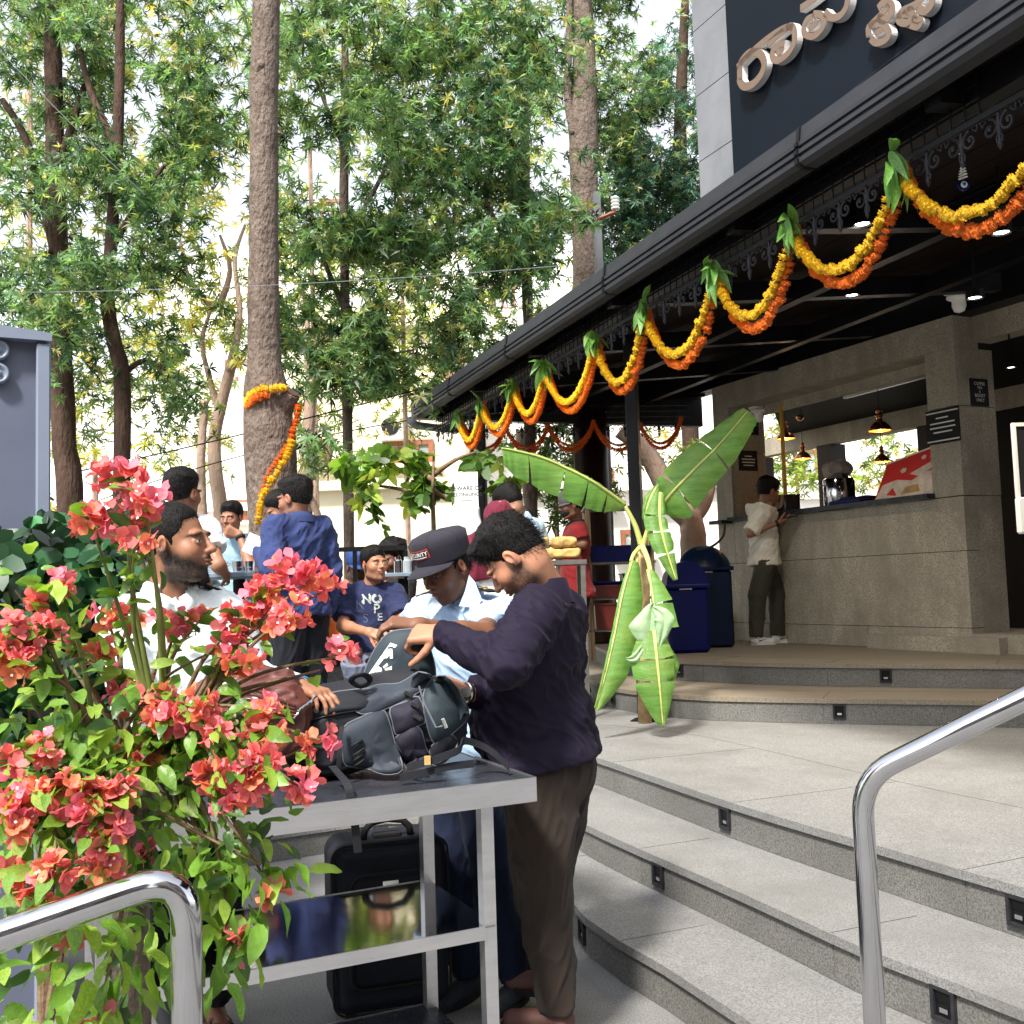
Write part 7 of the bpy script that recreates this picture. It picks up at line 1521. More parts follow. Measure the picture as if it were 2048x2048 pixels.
def bin_(px, D, z0, ztop, r_, label, mt, lid):
    x = at(px, 1150, D).x; e = empty('waste_bin', (x, D, z0), label, 'bin', 'blue waste bins by the counter wall'); h_ = ztop - z0
    m = MB(); m.box((x, D, z0 + h_ * .36), (r_ * 1.8, r_ * 1.6, h_ * .72), 0, .03); m.build('bin_body', mt, e)
    m = MB(); m.box((x, D, z0 + h_ * .73), (r_ * 1.95, r_ * 1.75, .04), 0, .01); m.build('rim', mt, e)
    if lid == 'swing':
        m = MB(); prof = []; pts = [(-r_ * .92, 0)] + [(r_ * .92 * math.cos(a), h_ * .26 * math.sin(a)) for a in [R(180 - 180 * k / 12) for k in range(1, 12)]] + [(r_ * .92, 0)]
        m.extr([(x + a, D - r_ * .8, z0 + h_ * .75 + b) for a, b in pts][::-1], (0, r_ * 1.6, 0)); m.build('swing_lid', mt, e)
    else:
        m = MB(); m.lathe([(r_ * .98, 0), (r_ * 1.0, .03), (r_ * .9, .07), (r_ * .6, .10), (0, .115)], (x, D, z0 + h_ * .75), 28, Matrix.Rotation(R(52), 3, 'X')); m.build('lid', mt, e, True)
    m = MB(); m.box((x - .02, D - r_ * .81, z0 + h_ * .70), (.12, .008, .012)); m.build('label_strip', M_chrome, e)
bin_(1368, 9.9, PZ, 1.70, .215, 'bright blue bin with arched swing lid left of the counter wall', M_blue, 'swing'); bin_(1410, 10.6, PZ, 1.93, .26, 'dark blue drum with round lid standing behind the blue bin', M_blue2, 'round'); 
for i in (0,):
    m = MB(); m.tube(spl([tuple(at(*p)) for p in ((1395, 1100, 10.1), (1420, 1095, 10.0), (1445, 1075, 10.2), (1450, 1050, 10.5))], 5, False), .012, 8); o = m.build('hose', M_ink); tag(o, 'black hose draped over the round bin lid', 'hose')
# ---- counter things
def cz(t, s, z=ZC + .016): return wp(t, s, z)
def lathe_thing(name, prof, p, mt, label, cat, n=28, group=None, parts=()):
    e = empty(name, p, label, cat, group); m = MB(); m.lathe(prof, p, n); m.build('pot' if name != 'steel_can' else 'can_body', mt, e, True)
    for nm, f in parts: f(nm, e)
    return e
def handle(nm, e, rr, z, s):
    p = e.location; m = MB(); m.tube([(p.x + s * rr, p.y - .03, p.z + z), (p.x + s * (rr + .035), p.y - .03, p.z + z), (p.x + s * (rr + .035), p.y + .03, p.z + z), (p.x + s * rr, p.y + .03, p.z + z)], .005, 6); m.build(nm, M_chrome, e)
def tpx(px): 
    d = ray(px, 1000); o = W0 + Bv * .15; return (d.x * o.y - o.x) / (A.x - d.x * A.y)
p = cz(tpx(1576), .12); pt = lathe_thing('steel_pot', [(0, 0), (.145, 0), (.15, .01), (.15, .17), (.158, .175), (.158, .182), (.145, .182), (.14, .02), (0, .02)], p, M_chrome, 'wide steel pot on the counter beside the boy', 'pot', parts=[('handle', lambda n, e: handle(n, e, .15, .13, 1)), ('handle', lambda n, e: handle(n, e, .15, .13, -1))])
p = cz(tpx(1672), .2); cn = lathe_thing('steel_can', [(0, 0), (.15, 0), (.155, .01), (.155, .27), (.145, .285), (.11, .30), (.11, .33), (0, .33)], p, M_chrome, 'tall steel milk can wrapped in cloth on the counter', 'can', parts=[('handle', lambda n, e: handle(n, e, .155, .22, -1))])
S = SDF(.04); q = v3(p) + np.array([-.01, 0, .40]); S.ell(q, (.13, .12, .07)).ell(q + np.array([-.08, -.02, -.04]), (.08, .08, .05)).ell(q + np.array([.09, 0, -.03]), (.06, .08, .04)); V, Fq = S.mesh(.012); V = foldify(V, Fq, .012, 9., (1, 0, .3)); o = link('cloth_wrap', npmesh('cloth_wrap', V - q, Fq), mat('beige_cloth', (.34, .29, .25), .95, bump=.4, bscale=60)); o.location = tuple(q); tag(o, 'beige cloth bundled on top of the steel can', 'cloth')
m = MB(); m.lathe([(0, 0), (.13, 0), (.14, .08), (0, .10)], cz(tpx(1706), .33), 20); o = m.build('black_lid', M_ink); tag(o, 'black round container behind the steel can', 'container')
e = empty('blue_tray', cz(tpx(1720), .05), 'blue plastic tray on the counter before the red board', 'tray'); m = MB(); q = e.location; rz_ = math.atan2(A.y, A.x); m.box(q + Vector((0, 0, .02)), (.42, .22, .035), rz_, .01); m.build('tray', M_blue, e); m = MB(); m.box(q + Vector((.02, 0, .05)), (.25, .16, .02), rz_, .008); m.build('folded_cloth', M_blue, e)
# red picture board leaning on the counter
ta_, tb_ = tpx(1762), 2.84; e = empty('poster_board', cz((ta_ + tb_) / 2, .1), 'red and cream printed food poster leaning on the counter', 'poster')
def pbp(u, v): # u along wall 0..1, v height
    t = ta_ + (tb_ - ta_) * u; return wp(t + .0, .06 + .10 * v, ZC + .018 + (.40 + .06 * u) * v)
m = MB(); P0 = [pbp(0, 0), pbp(1, 0), pbp(1, 1), pbp(.16, .86)]; m.extr(P0, Vector((Bv.x, Bv.y, 0)) * .012); m.build('board', M_red, e)
def pflat(pts, mt, o_): m = MB(); m.extr([pbp(u, v) - Vector((Bv.x, Bv.y, 0)) * o_ for u, v in pts], Vector((Bv.x, Bv.y, 0)) * .0015); return m.build('print', mt, e)
pflat([(.02, .02), (.99, .02), (.99, .5), (.8, .48), (.6, .35), (.35, .42), (.12, .35)], M_pink, .003); pflat([(.55, .5), (.99, .72), (.99, .58), (.7, .42)], M_pink, .0035); pflat([(.45, .08), (.75, .1), (.7, .26), (.5, .22)], M_brownp, .0055); pflat([(.2, .1), (.38, .06), (.3, .25)], M_red, .0055)
pflat([(.72, .80), (.76, .84), (.80, .82), (.79, .76), (.74, .75)], M_pink, .006); pflat([(.40, .60), (.44, .66), (.50, .64), (.49, .56), (.43, .54)], M_pink, .006); pflat([(.165, .82), (.99, .955), (.99, .985), (.165, .855)], M_paper, .007)
m = MB(); m.tube([cz(tpx(1550), .3), cz(tpx(1550), .3) + Vector((0, 0, 1.22))], .022, 10); o = m.build('yellow_pipe', mat('yellow_paint', (.55, .30, .02), .5)); tag(o, 'yellow vertical pipe behind the boy\'s head', 'pipe')
# copper pendants
def pendant(px, py, D, r_, label):
    c = at(px, py, D); e = empty('pendant_lamp', c, label, 'lamp', 'copper pendant lamps over the counter'); m = MB()
    m.lathe([(r_, 0), (r_ * .98, .01), (r_ * .80, r_ * .42), (r_ * .5, r_ * .72), (r_ * .26, r_ * .88), (r_ * .24, r_ * 1.25), (r_ * .36, r_ * 1.28), (r_ * .36, r_ * 1.36), (r_ * .22, r_ * 1.42), (r_ * .22, r_ * 1.7), (r_ * .3, r_ * 1.72), (r_ * .1, r_ * 1.9), (.005, r_ * 2.0)], c, 28); m.build('shade', M_copper, e, True)
    m = MB(); m.lathe([(r_ * .93, .004), (r_ * .75, r_ * .40), (r_ * .4, r_ * .68), (0, r_ * .7)], c, 24); m.build('shade_lining', mat('warm_lining', (.8, .35, .08), .4, .5), e, True)
    m = MB(); m.lathe([(0, .01), (.025, .02), (.035, .05), (.02, .09), (0, .10)], c, 14); m.build('bulb', M_lamp, e, True)
    m = MB(); m.tube([c + Vector((0, 0, r_ * 1.98)), Vector((c.x, c.y, 3.74))], .004, 6); m.build('cord', M_ink, e)
    ld = bpy.data.lights.new('pendant_light', 'POINT'); ld.energy = 2.2; ld.color = (1, .6, .28); ld.shadow_soft_size = .03; lo_ = bpy.data.objects.new('pendant_light', ld); COL.objects.link(lo_); lo_.location = c + Vector((0, 0, -.01))
pendant(1571, 878, 12.2, .115, 'copper pendant lamp nearest the left pier'); pendant(1606, 918, 13.0, .11, 'small copper pendant lamp second from the left'); pendant(1760, 862, 10.6, .12, 'largest copper pendant lamp right of the black column'); pendant(1764, 924, 12.0, .10, 'small copper pendant lamp below the largest one')
for i, (px, py, D) in enumerate(((1567, 785, 11.9), (1600, 836, 13.2), (1754, 727, 10.9))):
    m = MB(); m.lathe([(0, -.03), (.03, -.03), (.05, 0), (.05, .03), (0, .04)], at(px, py, D), 16); o = m.build('ceiling_rose', M_copper, None, True); tag(o, ['copper ceiling rose above the left lamps', 'copper ceiling rose in front of the far beam', 'copper ceiling rose above the right lamps'][i], 'lamp mount', 'copper ceiling roses')
m = MB(); a, b = at(1690, 795, 11.5), at(1852, 752, 9.6); m.box((a + b) / 2, ((b - a).length, .05, .03), math.atan2(b.y - a.y, b.x - a.x), M=(b - a).to_track_quat('X', 'Z').to_matrix()); o = m.build('ceiling_strip', mat('dim_tube', (.35, .33, .33), .4)); tag(o, 'pale ceiling strip inside the hatch room', 'light strip')
# ---- plates on the piers
def plate(name, t, s0, w_, h_, zc_, onA, lines, label, sz=.035):
    """black plate with white writing; onA: mounted on the long wall face (normal -B), else on a return face (normal +A)"""
    if onA: org = wp(t, s0, zc_); rx = Vector((A.x, A.y, 0)); nn = Vector((-Bv.x, -Bv.y, 0))
    else: org = wp(t, s0, zc_); rx = Vector((Bv.x, Bv.y, 0)); nn = Vector((A.x, A.y, 0))
    e = empty(name, org, label, 'sign', 'black plates on the piers'); uz = Vector((0, 0, 1)); m = MB()
    m.hexa([org + rx * a + uz * b + nn * c_ for c_ in (.001, .012) for a, b in ((-w_ / 2, -h_ / 2), (w_ / 2, -h_ / 2), (w_ / 2, h_ / 2), (-w_ / 2, h_ / 2))]); m.build('plate', M_ink, e)
    for i, (tx, y, s_) in enumerate(lines):
        if tx is None:
            m = MB(); m.hexa([org + rx * a + uz * b + nn * c_ for c_ in (.0125, .014) for a, b in ((-s_ / 2, y - .006), (s_ / 2, y - .006), (s_ / 2, y + .006), (-s_ / 2, y + .006))]); m.build('lettering', M_lwhite, e)
        else:
            me = fontmesh(tx, s_); m = MB(); m.add([org + rx * v.co.x + uz * (v.co.y + y) + nn * .0135 for v in me.vertices], [tuple(p_.vertices) for p_ in me.polygons]); m.build('lettering', M_lwhite, e); bpy.data.meshes.remove(me)
d_ = lambda px, s: ((lambda o, r_: (r_ * o.y - o.x) / (A.x - r_ * A.y))(W0 + Bv * s, ray(px, 900).x))
def zat(px, py, t, s): q = W0 + A * t + Bv * s; return HC + ray(px, py).z * q.y
t_ = d_(1890, 0); plate('pier_plate', t_, 0, .35, .30, zat(1890, 852, t_, 0), True, [(None, .075, .13), (None, .03, .26), (None, -.01, .27), (None, -.05, .2), (None, .125, .34), (None, -.125, .34)], 'black plate with white lines wrapped on the right pier')
s_r = .32; plate('pier_plate', T1 + .0, .27, .22, .24, zat(1962, 785, T1, .27), False, [('COFFEE', .075, .04), ('TEA', .04, .035), ('&', .005, .03), ('BOOST', -.03, .04), ('ONLY', -.07, .038)], 'black plate reading COFFEE TEA on the shaded side of the right pier')
plate('pier_plate', TJ + .0, .26, .30, .18, zat(1500, 853, TJ, .2), False, [('COFFEE', .035, .07), ('/TEA', -.045, .07)], 'black COFFEE TEA plate behind the banana leaf tip')
plate('pier_plate', TJ + .0, .24, .26, .23, zat(1500, 921, TJ, .2), False, [(None, .05, .10), (None, .015, .19), (None, -.02, .18), (None, -.055, .15)], 'small black notice plate above the boy')
# camera domes, white sign stand
for px, py, D, lab in ((1918, 608, 8.2, 'white camera dome at the top of the right pier'), (1518, 832, 11.5, 'white camera housing above the COFFEE TEA plate')):
    c = at(px, py, D); e = empty('security_camera', c, lab, 'camera', 'security cameras'); m = MB(); m.lathe([(0, .07), (.09, .07), (.095, .05), (.07, .035), (.055, .03), (.055, -.02), (.04, -.06), (0, -.075)], c, 22); m.build('dome', M_whitew, e, True); m = MB(); m.box(c + Vector((0, 0, .09)), (.20, .12, .03), .4, .004); m.build('mount', M_whitew, e)
a = at(2026, 850, 6.6); e = empty('sign_stand', (a.x + .1, 6.6, PZ), 'white framed black notice stand at the right picture edge', 'sign stand'); zt, zb_, zc_ = at(2030, 846, 6.6).z, at(2035, 995, 6.6).z, at(2035, 1068, 6.6).z
x0 = at(2026, 900, 6.6).x; m = MB()
for b in ((x0 + .012, (zt + zb_) / 2, .024, zt - zb_), (x0 + .60, (zt + zb_) / 2, .024, zt - zb_)): m.box((b[0], 6.6, b[1]), (b[2], .03, b[3]), 0, .003)
m.box((x0 + .306, 6.6, zt - .012), (.56, .028, .024)); m.build('frame', M_whitew, e); m = MB(); m.box((x0 + .306, 6.602, (zt + zb_) / 2), (.56, .015, zt - zb_ - .03)); m.build('board', M_ink, e); m = MB(); m.box((x0 + .306, 6.59, (zb_ + zc_) / 2), (.63, .05, zb_ - zc_), 0, .015); m.build('holder', M_whitew, e); m = MB(); m.tube([(x0 + .306, 6.6, PZ - .17), (x0 + .306, 6.6, zc_)], .03, 12); m.build('pole', M_ink, e)
# notices by the small tree
def notice(px0, py0, px1, py1, D, lines, label, mt=M_paper):
    a, b = at(px0, py0, D), at(px1, py1, D); c = (a + b) / 2; e = empty('notice', c, label, 'notice'); w_, h_ = abs(b.x - a.x), abs(a.z - b.z); m = MB(); m.box(c, (w_, .008, h_)); m.build('sheet', mt, e)
    for tx, fy, fs in lines:
        me = fontmesh(tx, h_ * fs, .001); m = MB(); m.add([(c.x + v.co.x, D - .0055, c.z + h_ * fy + v.co.y) for v in me.vertices], [tuple(p_.vertices) for p_ in me.polygons]); m.build('lettering', M_ink, e); bpy.data.meshes.remove(me)
    return e
notice(908, 945, 957, 1012, 9.0, [('BEWARE OF', .02, .17), ('BELONGINGS', -.16, .15), ('---------', -.32, .12)], 'white printed notice hanging beside the canopy post'); notice(918, 1028, 936, 1050, 9.1, [('-----', .1, .2)], 'small pinkish label under the white notice', M_pink)
S = SDF(.03); q = v3(at(938, 1075, 8.9)); S.box(q, (.10, .03, .28), .03).ell(q + np.array([-.05, 0, -.2]), (.09, .04, .15)); V, Fq = S.mesh(.014); o = link('white_sheet', npmesh('white_sheet', foldify(V, Fq, .012, 6., (0, 0, 1)) - q, Fq), M_wt); o.location = tuple(q); tag(o, 'white cloth hanging left of the headscarf', 'cloth')
# orange chairs glimpsed
for i, (px, py, D) in enumerate(((620, 1230, 7.6), (860, 1180, 8.4), (540, 1235, 7.9), (468, 1195, 8.2))):
    c = at(px, py, D); e = empty('orange_chair', (c.x, c.y, EZ[2]), ['orange chair behind the dark trousers of the navy shirt man', 'orange chair behind the cap brim', 'orange chair hidden behind the large bloom', 'orange chair below the round table'][i], 'chair', 'orange plastic chairs'); z = EZ[2]
    S = SDF(.02); S.box((c.x, c.y, z + .43), (.21, .20, .02), .018).box((c.x, c.y + .2, z + .68), (.20, .02, .16), .018); V, Fq = S.mesh(.016); addto(e, 'seat_shell', [(V, Fq, None)], M_orange, False)
    for sx in (-.18, .18):
        for sy in (-.17, .19): m = MB(); m.tube([(c.x + sx, c.y + sy, z), (c.x + sx * .9, c.y + sy * .9, z + .43)], .014, 6); m.build('leg', M_ink, e)
# hanging evil eye charm
c = at(1922, 300, 4.35); e = empty('hanging_charm', c, 'string of white beads ending in a blue eye charm', 'charm'); z0_ = at(1922, 295, 4.35)
for k in range(12):
    q = z0_ - Vector((0, 0, .012 * k + .004)); m = MB(); w_ = .011 if k < 4 else .02; m.box(q, (w_ * 2, .012, .0045), .2 * k, .001); m.build('bead', M_paper, e)
m = MB(); m.tube([z0_ + Vector((0, 0, .05)), z0_ - Vector((0, 0, .15))], .0015, 5); m.build('string', M_ink, e)
q = z0_ - Vector((0, 0, .168)); mm = Matrix.Rotation(R(90), 3, 'X')
for r_, mt, o_ in ((.026, M_blue, 0), (.015, M_paper, .003), (.009, mat('light_blue_glass', (.1, .4, .8), .2), .005), (.0045, M_ink, .007)): m = MB(); m.lathe([(0, .006 + o_), (r_ * .9, .006 + o_), (r_, .003 + o_), (r_, -.004), (0, -.004)], q, 20, mm); m.build('glass_eye', mt, e, True)
# ================================================================== GARLANDS, LEAVES, BANANA, BOUGAINVILLEA
def flower_mesh(nm, seed):
    rs = np.random.default_rng(seed); m = MB(); m.lathe([(.001, -.55), (.55, -.45), (.85, 0), (.55, .45), (.001, .55)], (0, 0, 0), 7)
    for ring, (rr, z, n, L) in enumerate(((.85, -.25, 9, .36), (.88, .1, 9, .36), (.62, .42, 7, .32))):
        for k in range(n):
            a = 2 * math.pi * (k + rs.random() * .5) / n; d = Vector((math.cos(a), math.sin(a), .35 * (ring - .8))); t = Vector((-math.sin(a), math.cos(a), 0)) * .24; b = Vector((rr * .8 * math.cos(a), rr * .8 * math.sin(a), z)); e = b + d * L
            m.add([b - t, b + t, e + t * .8 + Vector((0, 0, .1 * rs.normal())), e - t * .8], [(0, 1, 2, 3)])
    me = m.mesh(nm); return me
FM = {}
for c_, mt in (('y', M_yel), ('o', M_org)):
    for k in range(3): me = flower_mesh('marigold', k + 5); me.materials.append(mt); FM[c_ + str(k)] = me
def strand(P0, P1, sag, r_, off, n=None, skew=0):
    pts = []; L = (P1 - P0).length + 2 * sag; n = int(L * 1.12 / (r_ * 1.12))
    for i in range(n + 1):
        u = i / n; uu = u + skew * u * (1 - u); q = P0 * (1 - uu) + P1 * uu; q = q - Vector((0, 0, sag * (1 - (2 * u - 1) ** 2) ** .82)) + off; pts.append(q)
    # resample evenly
    d = [0]
    for a, b in zip(pts[:-1], pts[1:]): d.append(d[-1] + (b - a).length)
    m_ = int(d[-1] / (r_ * 1.12)); out = []
    j = 0
    for i in range(m_ + 1):
        s = d[-1] * i / m_
        while j < len(d) - 2 and d[j + 1] < s: j += 1
        t = (s - d[j]) / max(d[j + 1] - d[j], 1e-6); out.append((pts[j] * (1 - t) + pts[j + 1] * t, (pts[j + 1] - pts[j]).normalized()))
    return out
def garland(label, strands, single, group='marigold garlands along the canopy edge', base=None):
    e = empty('marigold_garland', base, label, 'garland', group); big = MB(); cnt = 0
    for pts, c_, r_ in strands:
        m = MB(); m.tube([p for p, _ in pts], .004, 5); m.build('string', M_twig, e)
        if single:
            for p, t in pts:
                o = bpy.data.objects.new('marigold', FM[c_ + str(random.randrange(3))]); COL.objects.link(o); o.parent = e; o.location = p - Vector(base) + Vector([random.gauss(0, .004) for _ in range(3)])
                s = r_ * random.uniform(.85, 1.2); o.scale = (s, s, s * .85); o.rotation_euler = (t.to_track_quat('Z', 'Y') @ Matrix.Rotation(random.uniform(0, 6.28), 3, 'Z').to_quaternion()).to_euler()
        else:
            bm = MB()
            for p, t in pts:
                me = FM[c_ + str(random.randrange(3))]; Q = (t.to_track_quat('Z', 'Y') @ Matrix.Rotation(random.uniform(0, 6.28), 3, 'Z').to_quaternion()).to_matrix() * r_ * random.uniform(.92, 1.12)
                bm.add([p + Q @ v.co for v in me.vertices], [tuple(f.vertices) for f in me.polygons])
            o = bm.build('marigolds', M_yel if c_ == 'y' else M_org, e); o['kind'] = 'stuff'
    return e
GX = [(2200, 150), (1838, 345), (1612, 468), (1452, 555), (1306, 630), (1203, 690), (1100, 738), (1035, 780), (970, 808), (922, 838)]
def glpt(px, zz=3.235):
    d = ray(px, 600); o = C0; t = (d.x * o.y - o.x) / (Ec.x - d.x * Ec.y); return cp(t, -.03, zz)
BOT = [430, 462, 566, 655, 731, 785, 823, 845, 870, 895]
gl_ = [glpt(x) for x, _ in GX]; n_ = 0
ordn = ['nearest', 'second', 'third', 'fourth', 'fifth', 'sixth', 'seventh', 'eighth', 'ninth']
for i in range(9):
    a, b = gl_[i], gl_[i + 1]; mid = (a + b) / 2; bz = HC + ray(1024, BOT[i]).z * mid.y
    botpy = [455, 563, 655, 728, 782, 820, 842, 868, 893][i]; midpx = (GX[i][0] + GX[i + 1][0]) / 2; sag = mid.z - at(midpx, botpy, mid.y).z - .0
    sag = max(.25, min(.52, sag)); w_ = Vector((Nc.x, Nc.y, 0)); rr = .026
    st = [(strand(a, b, sag, rr, -w_ * .012 + Vector((0, 0, .0))), 'o', rr), (strand(a + Vector((0, 0, .0)), b, sag - .066, rr * .96, -w_ * .040), 'y', rr * .96)]
    garland(f'{ordn[i]} yellow and orange marigold swag counted from the right picture edge', st, i < 5, base=(mid.x, mid.y, mid.z))
# far side garlands
fp = [at(930, 852, 10.9), at(1010, 850, 10.95), at(1096, 849, 11.0), at(1187, 843, 11.05), at(1281, 848, 11.1), at(1362, 836, 11.15)]
for i in range(5):
    a, b = fp[i], fp[i + 1]; garland(['leftmost', 'second', 'middle', 'fourth', 'rightmost'][i] + ' dark orange swag on the far side of the canopy', [(strand(a, b, .30, .026, Vector((0, 0, 0))), 'o', .026), (strand(a, b, .25, .02, Vector((0, -.03, 0))), 'o', .02)], False, 'marigold garlands on the far side', ((a + b) / 2))
# trunk garland: ring and trailing double strand
ringp = [at(*p) for p in ((500, 822, 8.55), (497, 800, 8.48), (508, 785, 8.40), (530, 778, 8.36), (552, 776, 8.38), (568, 777, 8.42))]; ring2 = [q + Vector((.01, -.02, -.055)) for q in ringp[:-2]]
trail = [at(*p) for p in ((597, 812, 8.42), (592, 845, 8.38), (580, 880, 8.34), (562, 910, 8.30), (545, 935, 8.28), (532, 960, 8.28), (524, 990, 8.28), (519, 1020, 8.29))]; trail2 = [at(*p) for p in ((578, 890, 8.30), (572, 915, 8.28), (558, 940, 8.26), (540, 965, 8.25), (528, 990, 8.25), (517, 1020, 8.27), (513, 1050, 8.28))]
def along(P, r_):
    Q = spl([tuple(p) for p in P], 8, False); d = [0]
    for a, b in zip(Q[:-1], Q[1:]): d.append(d[-1] + (b - a).length)
    m_ = int(d[-1] / (r_ * 1.1)); out = []; j = 0
    for i in range(m_ + 1):
        s = d[-1] * i / m_
        while j < len(d) - 2 and d[j + 1] < s: j += 1
        t = (s - d[j]) / max(d[j + 1] - d[j], 1e-6); out.append((Q[j] * (1 - t) + Q[j + 1] * t, (Q[j + 1] - Q[j]).normalized()))
    return out
garland('marigold garland ringed round the big trunk and trailing down', [(along(ringp, .03), 'y', .036), (along(ring2, .03), 'o', .030), (along(trail, .03), 'o', .028), (along([q + Vector((.03, -.06, .02)) for q in trail2], .03), 'y', .036)], True, 'garland on the tree trunk', tuple(at(520, 780, 8.4)))
# leaf bunches
def leafmesh(nm, mt, L=1., w_=.24, fold=.12, droop=.25, wave=0, seg=6, round_=False):
    vs = []; 
    for i in range(seg + 1):
        t = i / seg; ww = w_ * (math.sin(math.pi * min(1, t * .92 + .06)) ** (.75 if round_ else 1.0)) * (1 - .25 * t if round_ else 1); y = L * t; z = -droop * t * t
        wz = wave * math.sin(t * 9)
        vs += [(-ww, y, z + fold * ww / w_ + wz), (0, y, z), (ww, y, z + fold * ww / w_ - wz)]
    fs = []
    for i in range(seg): a = i * 3; fs += [(a, a + 1, a + 4, a + 3), (a + 1, a + 2, a + 5, a + 4)]
    m = MB(); m.add(vs, fs); me = m.mesh(nm, None, True); me.materials.append(mt); return me
ML = [leafmesh('leaf', M_mango, 1, .16, .05, .35 + .1 * k, .012) for k in range(3)] + [leafmesh('leaf', M_bleaf, 1, .15, .05, .3, .01)]
for i in range(1, 10):
    p = gl_[i] + Vector((0, 0, .04)) - Vector((Nc.x, Nc.y, 0)) * .05; e = empty('mango_leaf_bunch', p, f'green mango leaf bunch tied at the {["", "nearest", "second", "third", "fourth", "fifth", "sixth", "seventh", "eighth", "farthest"][i]} garland peak from the right', 'leaf bunch', 'mango leaf bunches between the garlands')
    m = MB(); m.tube([p + Vector((0, 0, .02)), p - Vector((0, 0, .06))], .012, 7); m.build('tie', M_twig, e)
    for k in range(20 if i < 6 else 14):
        o = bpy.data.objects.new('leaf', random.choice(ML)); COL.objects.link(o); o.parent = e; a = random.uniform(-2.7, .3); dv = Vector((math.cos(a) * .8, math.sin(a) * .8, -random.uniform(.5, 2.2) + (1.4 if k < 3 else 0))).normalized()
        o.rotation_euler = (dv.to_track_quat('Y', 'Z') @ Matrix.Rotation(random.uniform(-.8, .8), 3, 'Y').to_quaternion()).to_euler(); s = random.uniform(.12, .19); o.scale = (s * .85, s, s); o.location = (random.gauss(0, .015), random.gauss(0, .015), random.uniform(-.06, .03))
# ---- banana plant tied to the post
DB = 7.3
bp = empty('banana_plant', at(1290, 1440, DB), 'cut banana plant with torn leaves tied to the canopy post', 'banana plant'); bp.location.z = EZ[2]
def bleaf(mid, Lw, Rw, D, nrm=(0, -1, .2), mt=M_banana, tears=(), rib=True, name='leaf_blade', bend=.02, parent=bp, n=26):
    """mid: pixel path of the midrib with depth; Lw/Rw: widths (m) at the path knots on either side"""
    P = spl([tuple(at(*p)) for p in mid], 8, False); N = len(P); nn = Vector(nrm).normalized()
    def wi(W, i): u = i / (N - 1) * (len(W) - 1); a = int(min(u, len(W) - 2)); return W[a] * (1 - (u - a)) + W[a + 1] * (u - a)
    objs = []
    for side, W in ((-1, Lw), (1, Rw)):
        if max(W) <= 0: continue
        m = MB(); cols = 5; start = 0; strips = sorted(set([0] + [int(t * (N - 1)) for t in tears] + [N - 1]))
        for a, b in zip(strips[:-1], strips[1:]):
            if b <= a: continue
            tw = random.uniform(-.5, .5) if tears else 0; vs = []; rows = list(range(a, b + 1))
            for i in rows:
                t = (P[min(i + 1, N - 1)] - P[max(i - 1, 0)]).normalized(); sd = t.cross(nn).normalized() * side; ww = wi(W, i); edge = min((i - a), (b - i)) / max(1, (b - a)) * 2
                for c_ in range(cols):
                    f = c_ / (cols - 1); shrink = 1 if (not tears or f < .2) else 1
                    slip = t * (-(.10 + .0) * ww * f) + t * (.012 * f * (1 if i == a and a else (-1 if i == b and b < N - 1 else 0)))
                    q = P[i] + sd * ww * f + slip + nn * (bend * math.sin(f * 2.6) * (1 + .5 * tw) - .35 * ww * f * f + .006 * math.sin(i * 1.7 + side) * f) + nn * (tw * .10 * ww * f * (i - a) / max(1, b - a) * 2)
                    vs.append(q)
            fs = [(r_ * cols + c_, r_ * cols + c_ + 1, (r_ + 1) * cols + c_ + 1, (r_ + 1) * cols + c_) for r_ in range(len(rows) - 1) for c_ in range(cols - 1)]; m.add(vs, fs)
        objs.append(m.build(name, mt, parent, True))
    if rib: m = MB(); m.tube([p + nn * .004 for p in P], [.011 * (1 - .75 * i / (N - 1)) + .002 for i in range(N)], 7); m.build('midrib', M_bananay, objs[0] if objs else parent, True)
    return objs
bleaf([(1250, 1010, 7.2), (1215, 984, 7.1), (1170, 955, 7.0), (1090, 918, 6.9), (1030, 902, 6.8), (1003, 897, 6.75)], [.02, .14, .19, .20, .17, .10], [.03, .02, .02, .02, .015, .01], DB, (.1, -1, .35), tears=(.22, .38, .5, .72), bend=.01)
bleaf([(1322, 1015, 7.2), (1345, 985, 7.1), (1390, 938, 7.0), (1440, 888, 6.95), (1496, 822, 6.9)], [.05, .17, .17, .14, .05], [.06, .20, .17, .15, .09], DB, (-.25, -1, .25), tears=(.33, .7), bend=.02)
bleaf([(1320, 985, 7.1), (1320, 1040, 7.05), (1330, 1090, 7.0), (1352, 1160, 7.0)], [.03, .05, .07, .01], [.04, .11, .09, .02], DB, (.1, -1, .1), tears=(.3, .5, .75))
bleaf([(1316, 970, 7.15), (1300, 1000, 7.1), (1288, 1040, 7.1)], [.02, .07, .01], [.01, .05, .01], DB, (-.3, -1, .1))
bleaf([(1258, 1118, 7.1), (1240, 1180, 6.95), (1222, 1270, 6.85), (1206, 1350, 6.8), (1190, 1420, 6.8)], [.005, .01, .01, .01, .005], [.08, .17, .21, .17, .02], DB, (.25, -1, .05), bend=.02) if False else None
bleaf([(1264, 1120, 7.1), (1246, 1180, 6.95), (1228, 1270, 6.85), (1210, 1350, 6.8), (1190, 1420, 6.8)], [.05, .15, .19, .15, .02], [.01, .02, .02, .02, .01], DB, (.1, -1, .05), bend=.02)
bleaf([(1296, 1140, 7.0), (1306, 1200, 6.9), (1312, 1260, 6.85)], [.03, .13, .16], [.01, .01, .01], DB, (0, -1, .1), tears=(.6,))
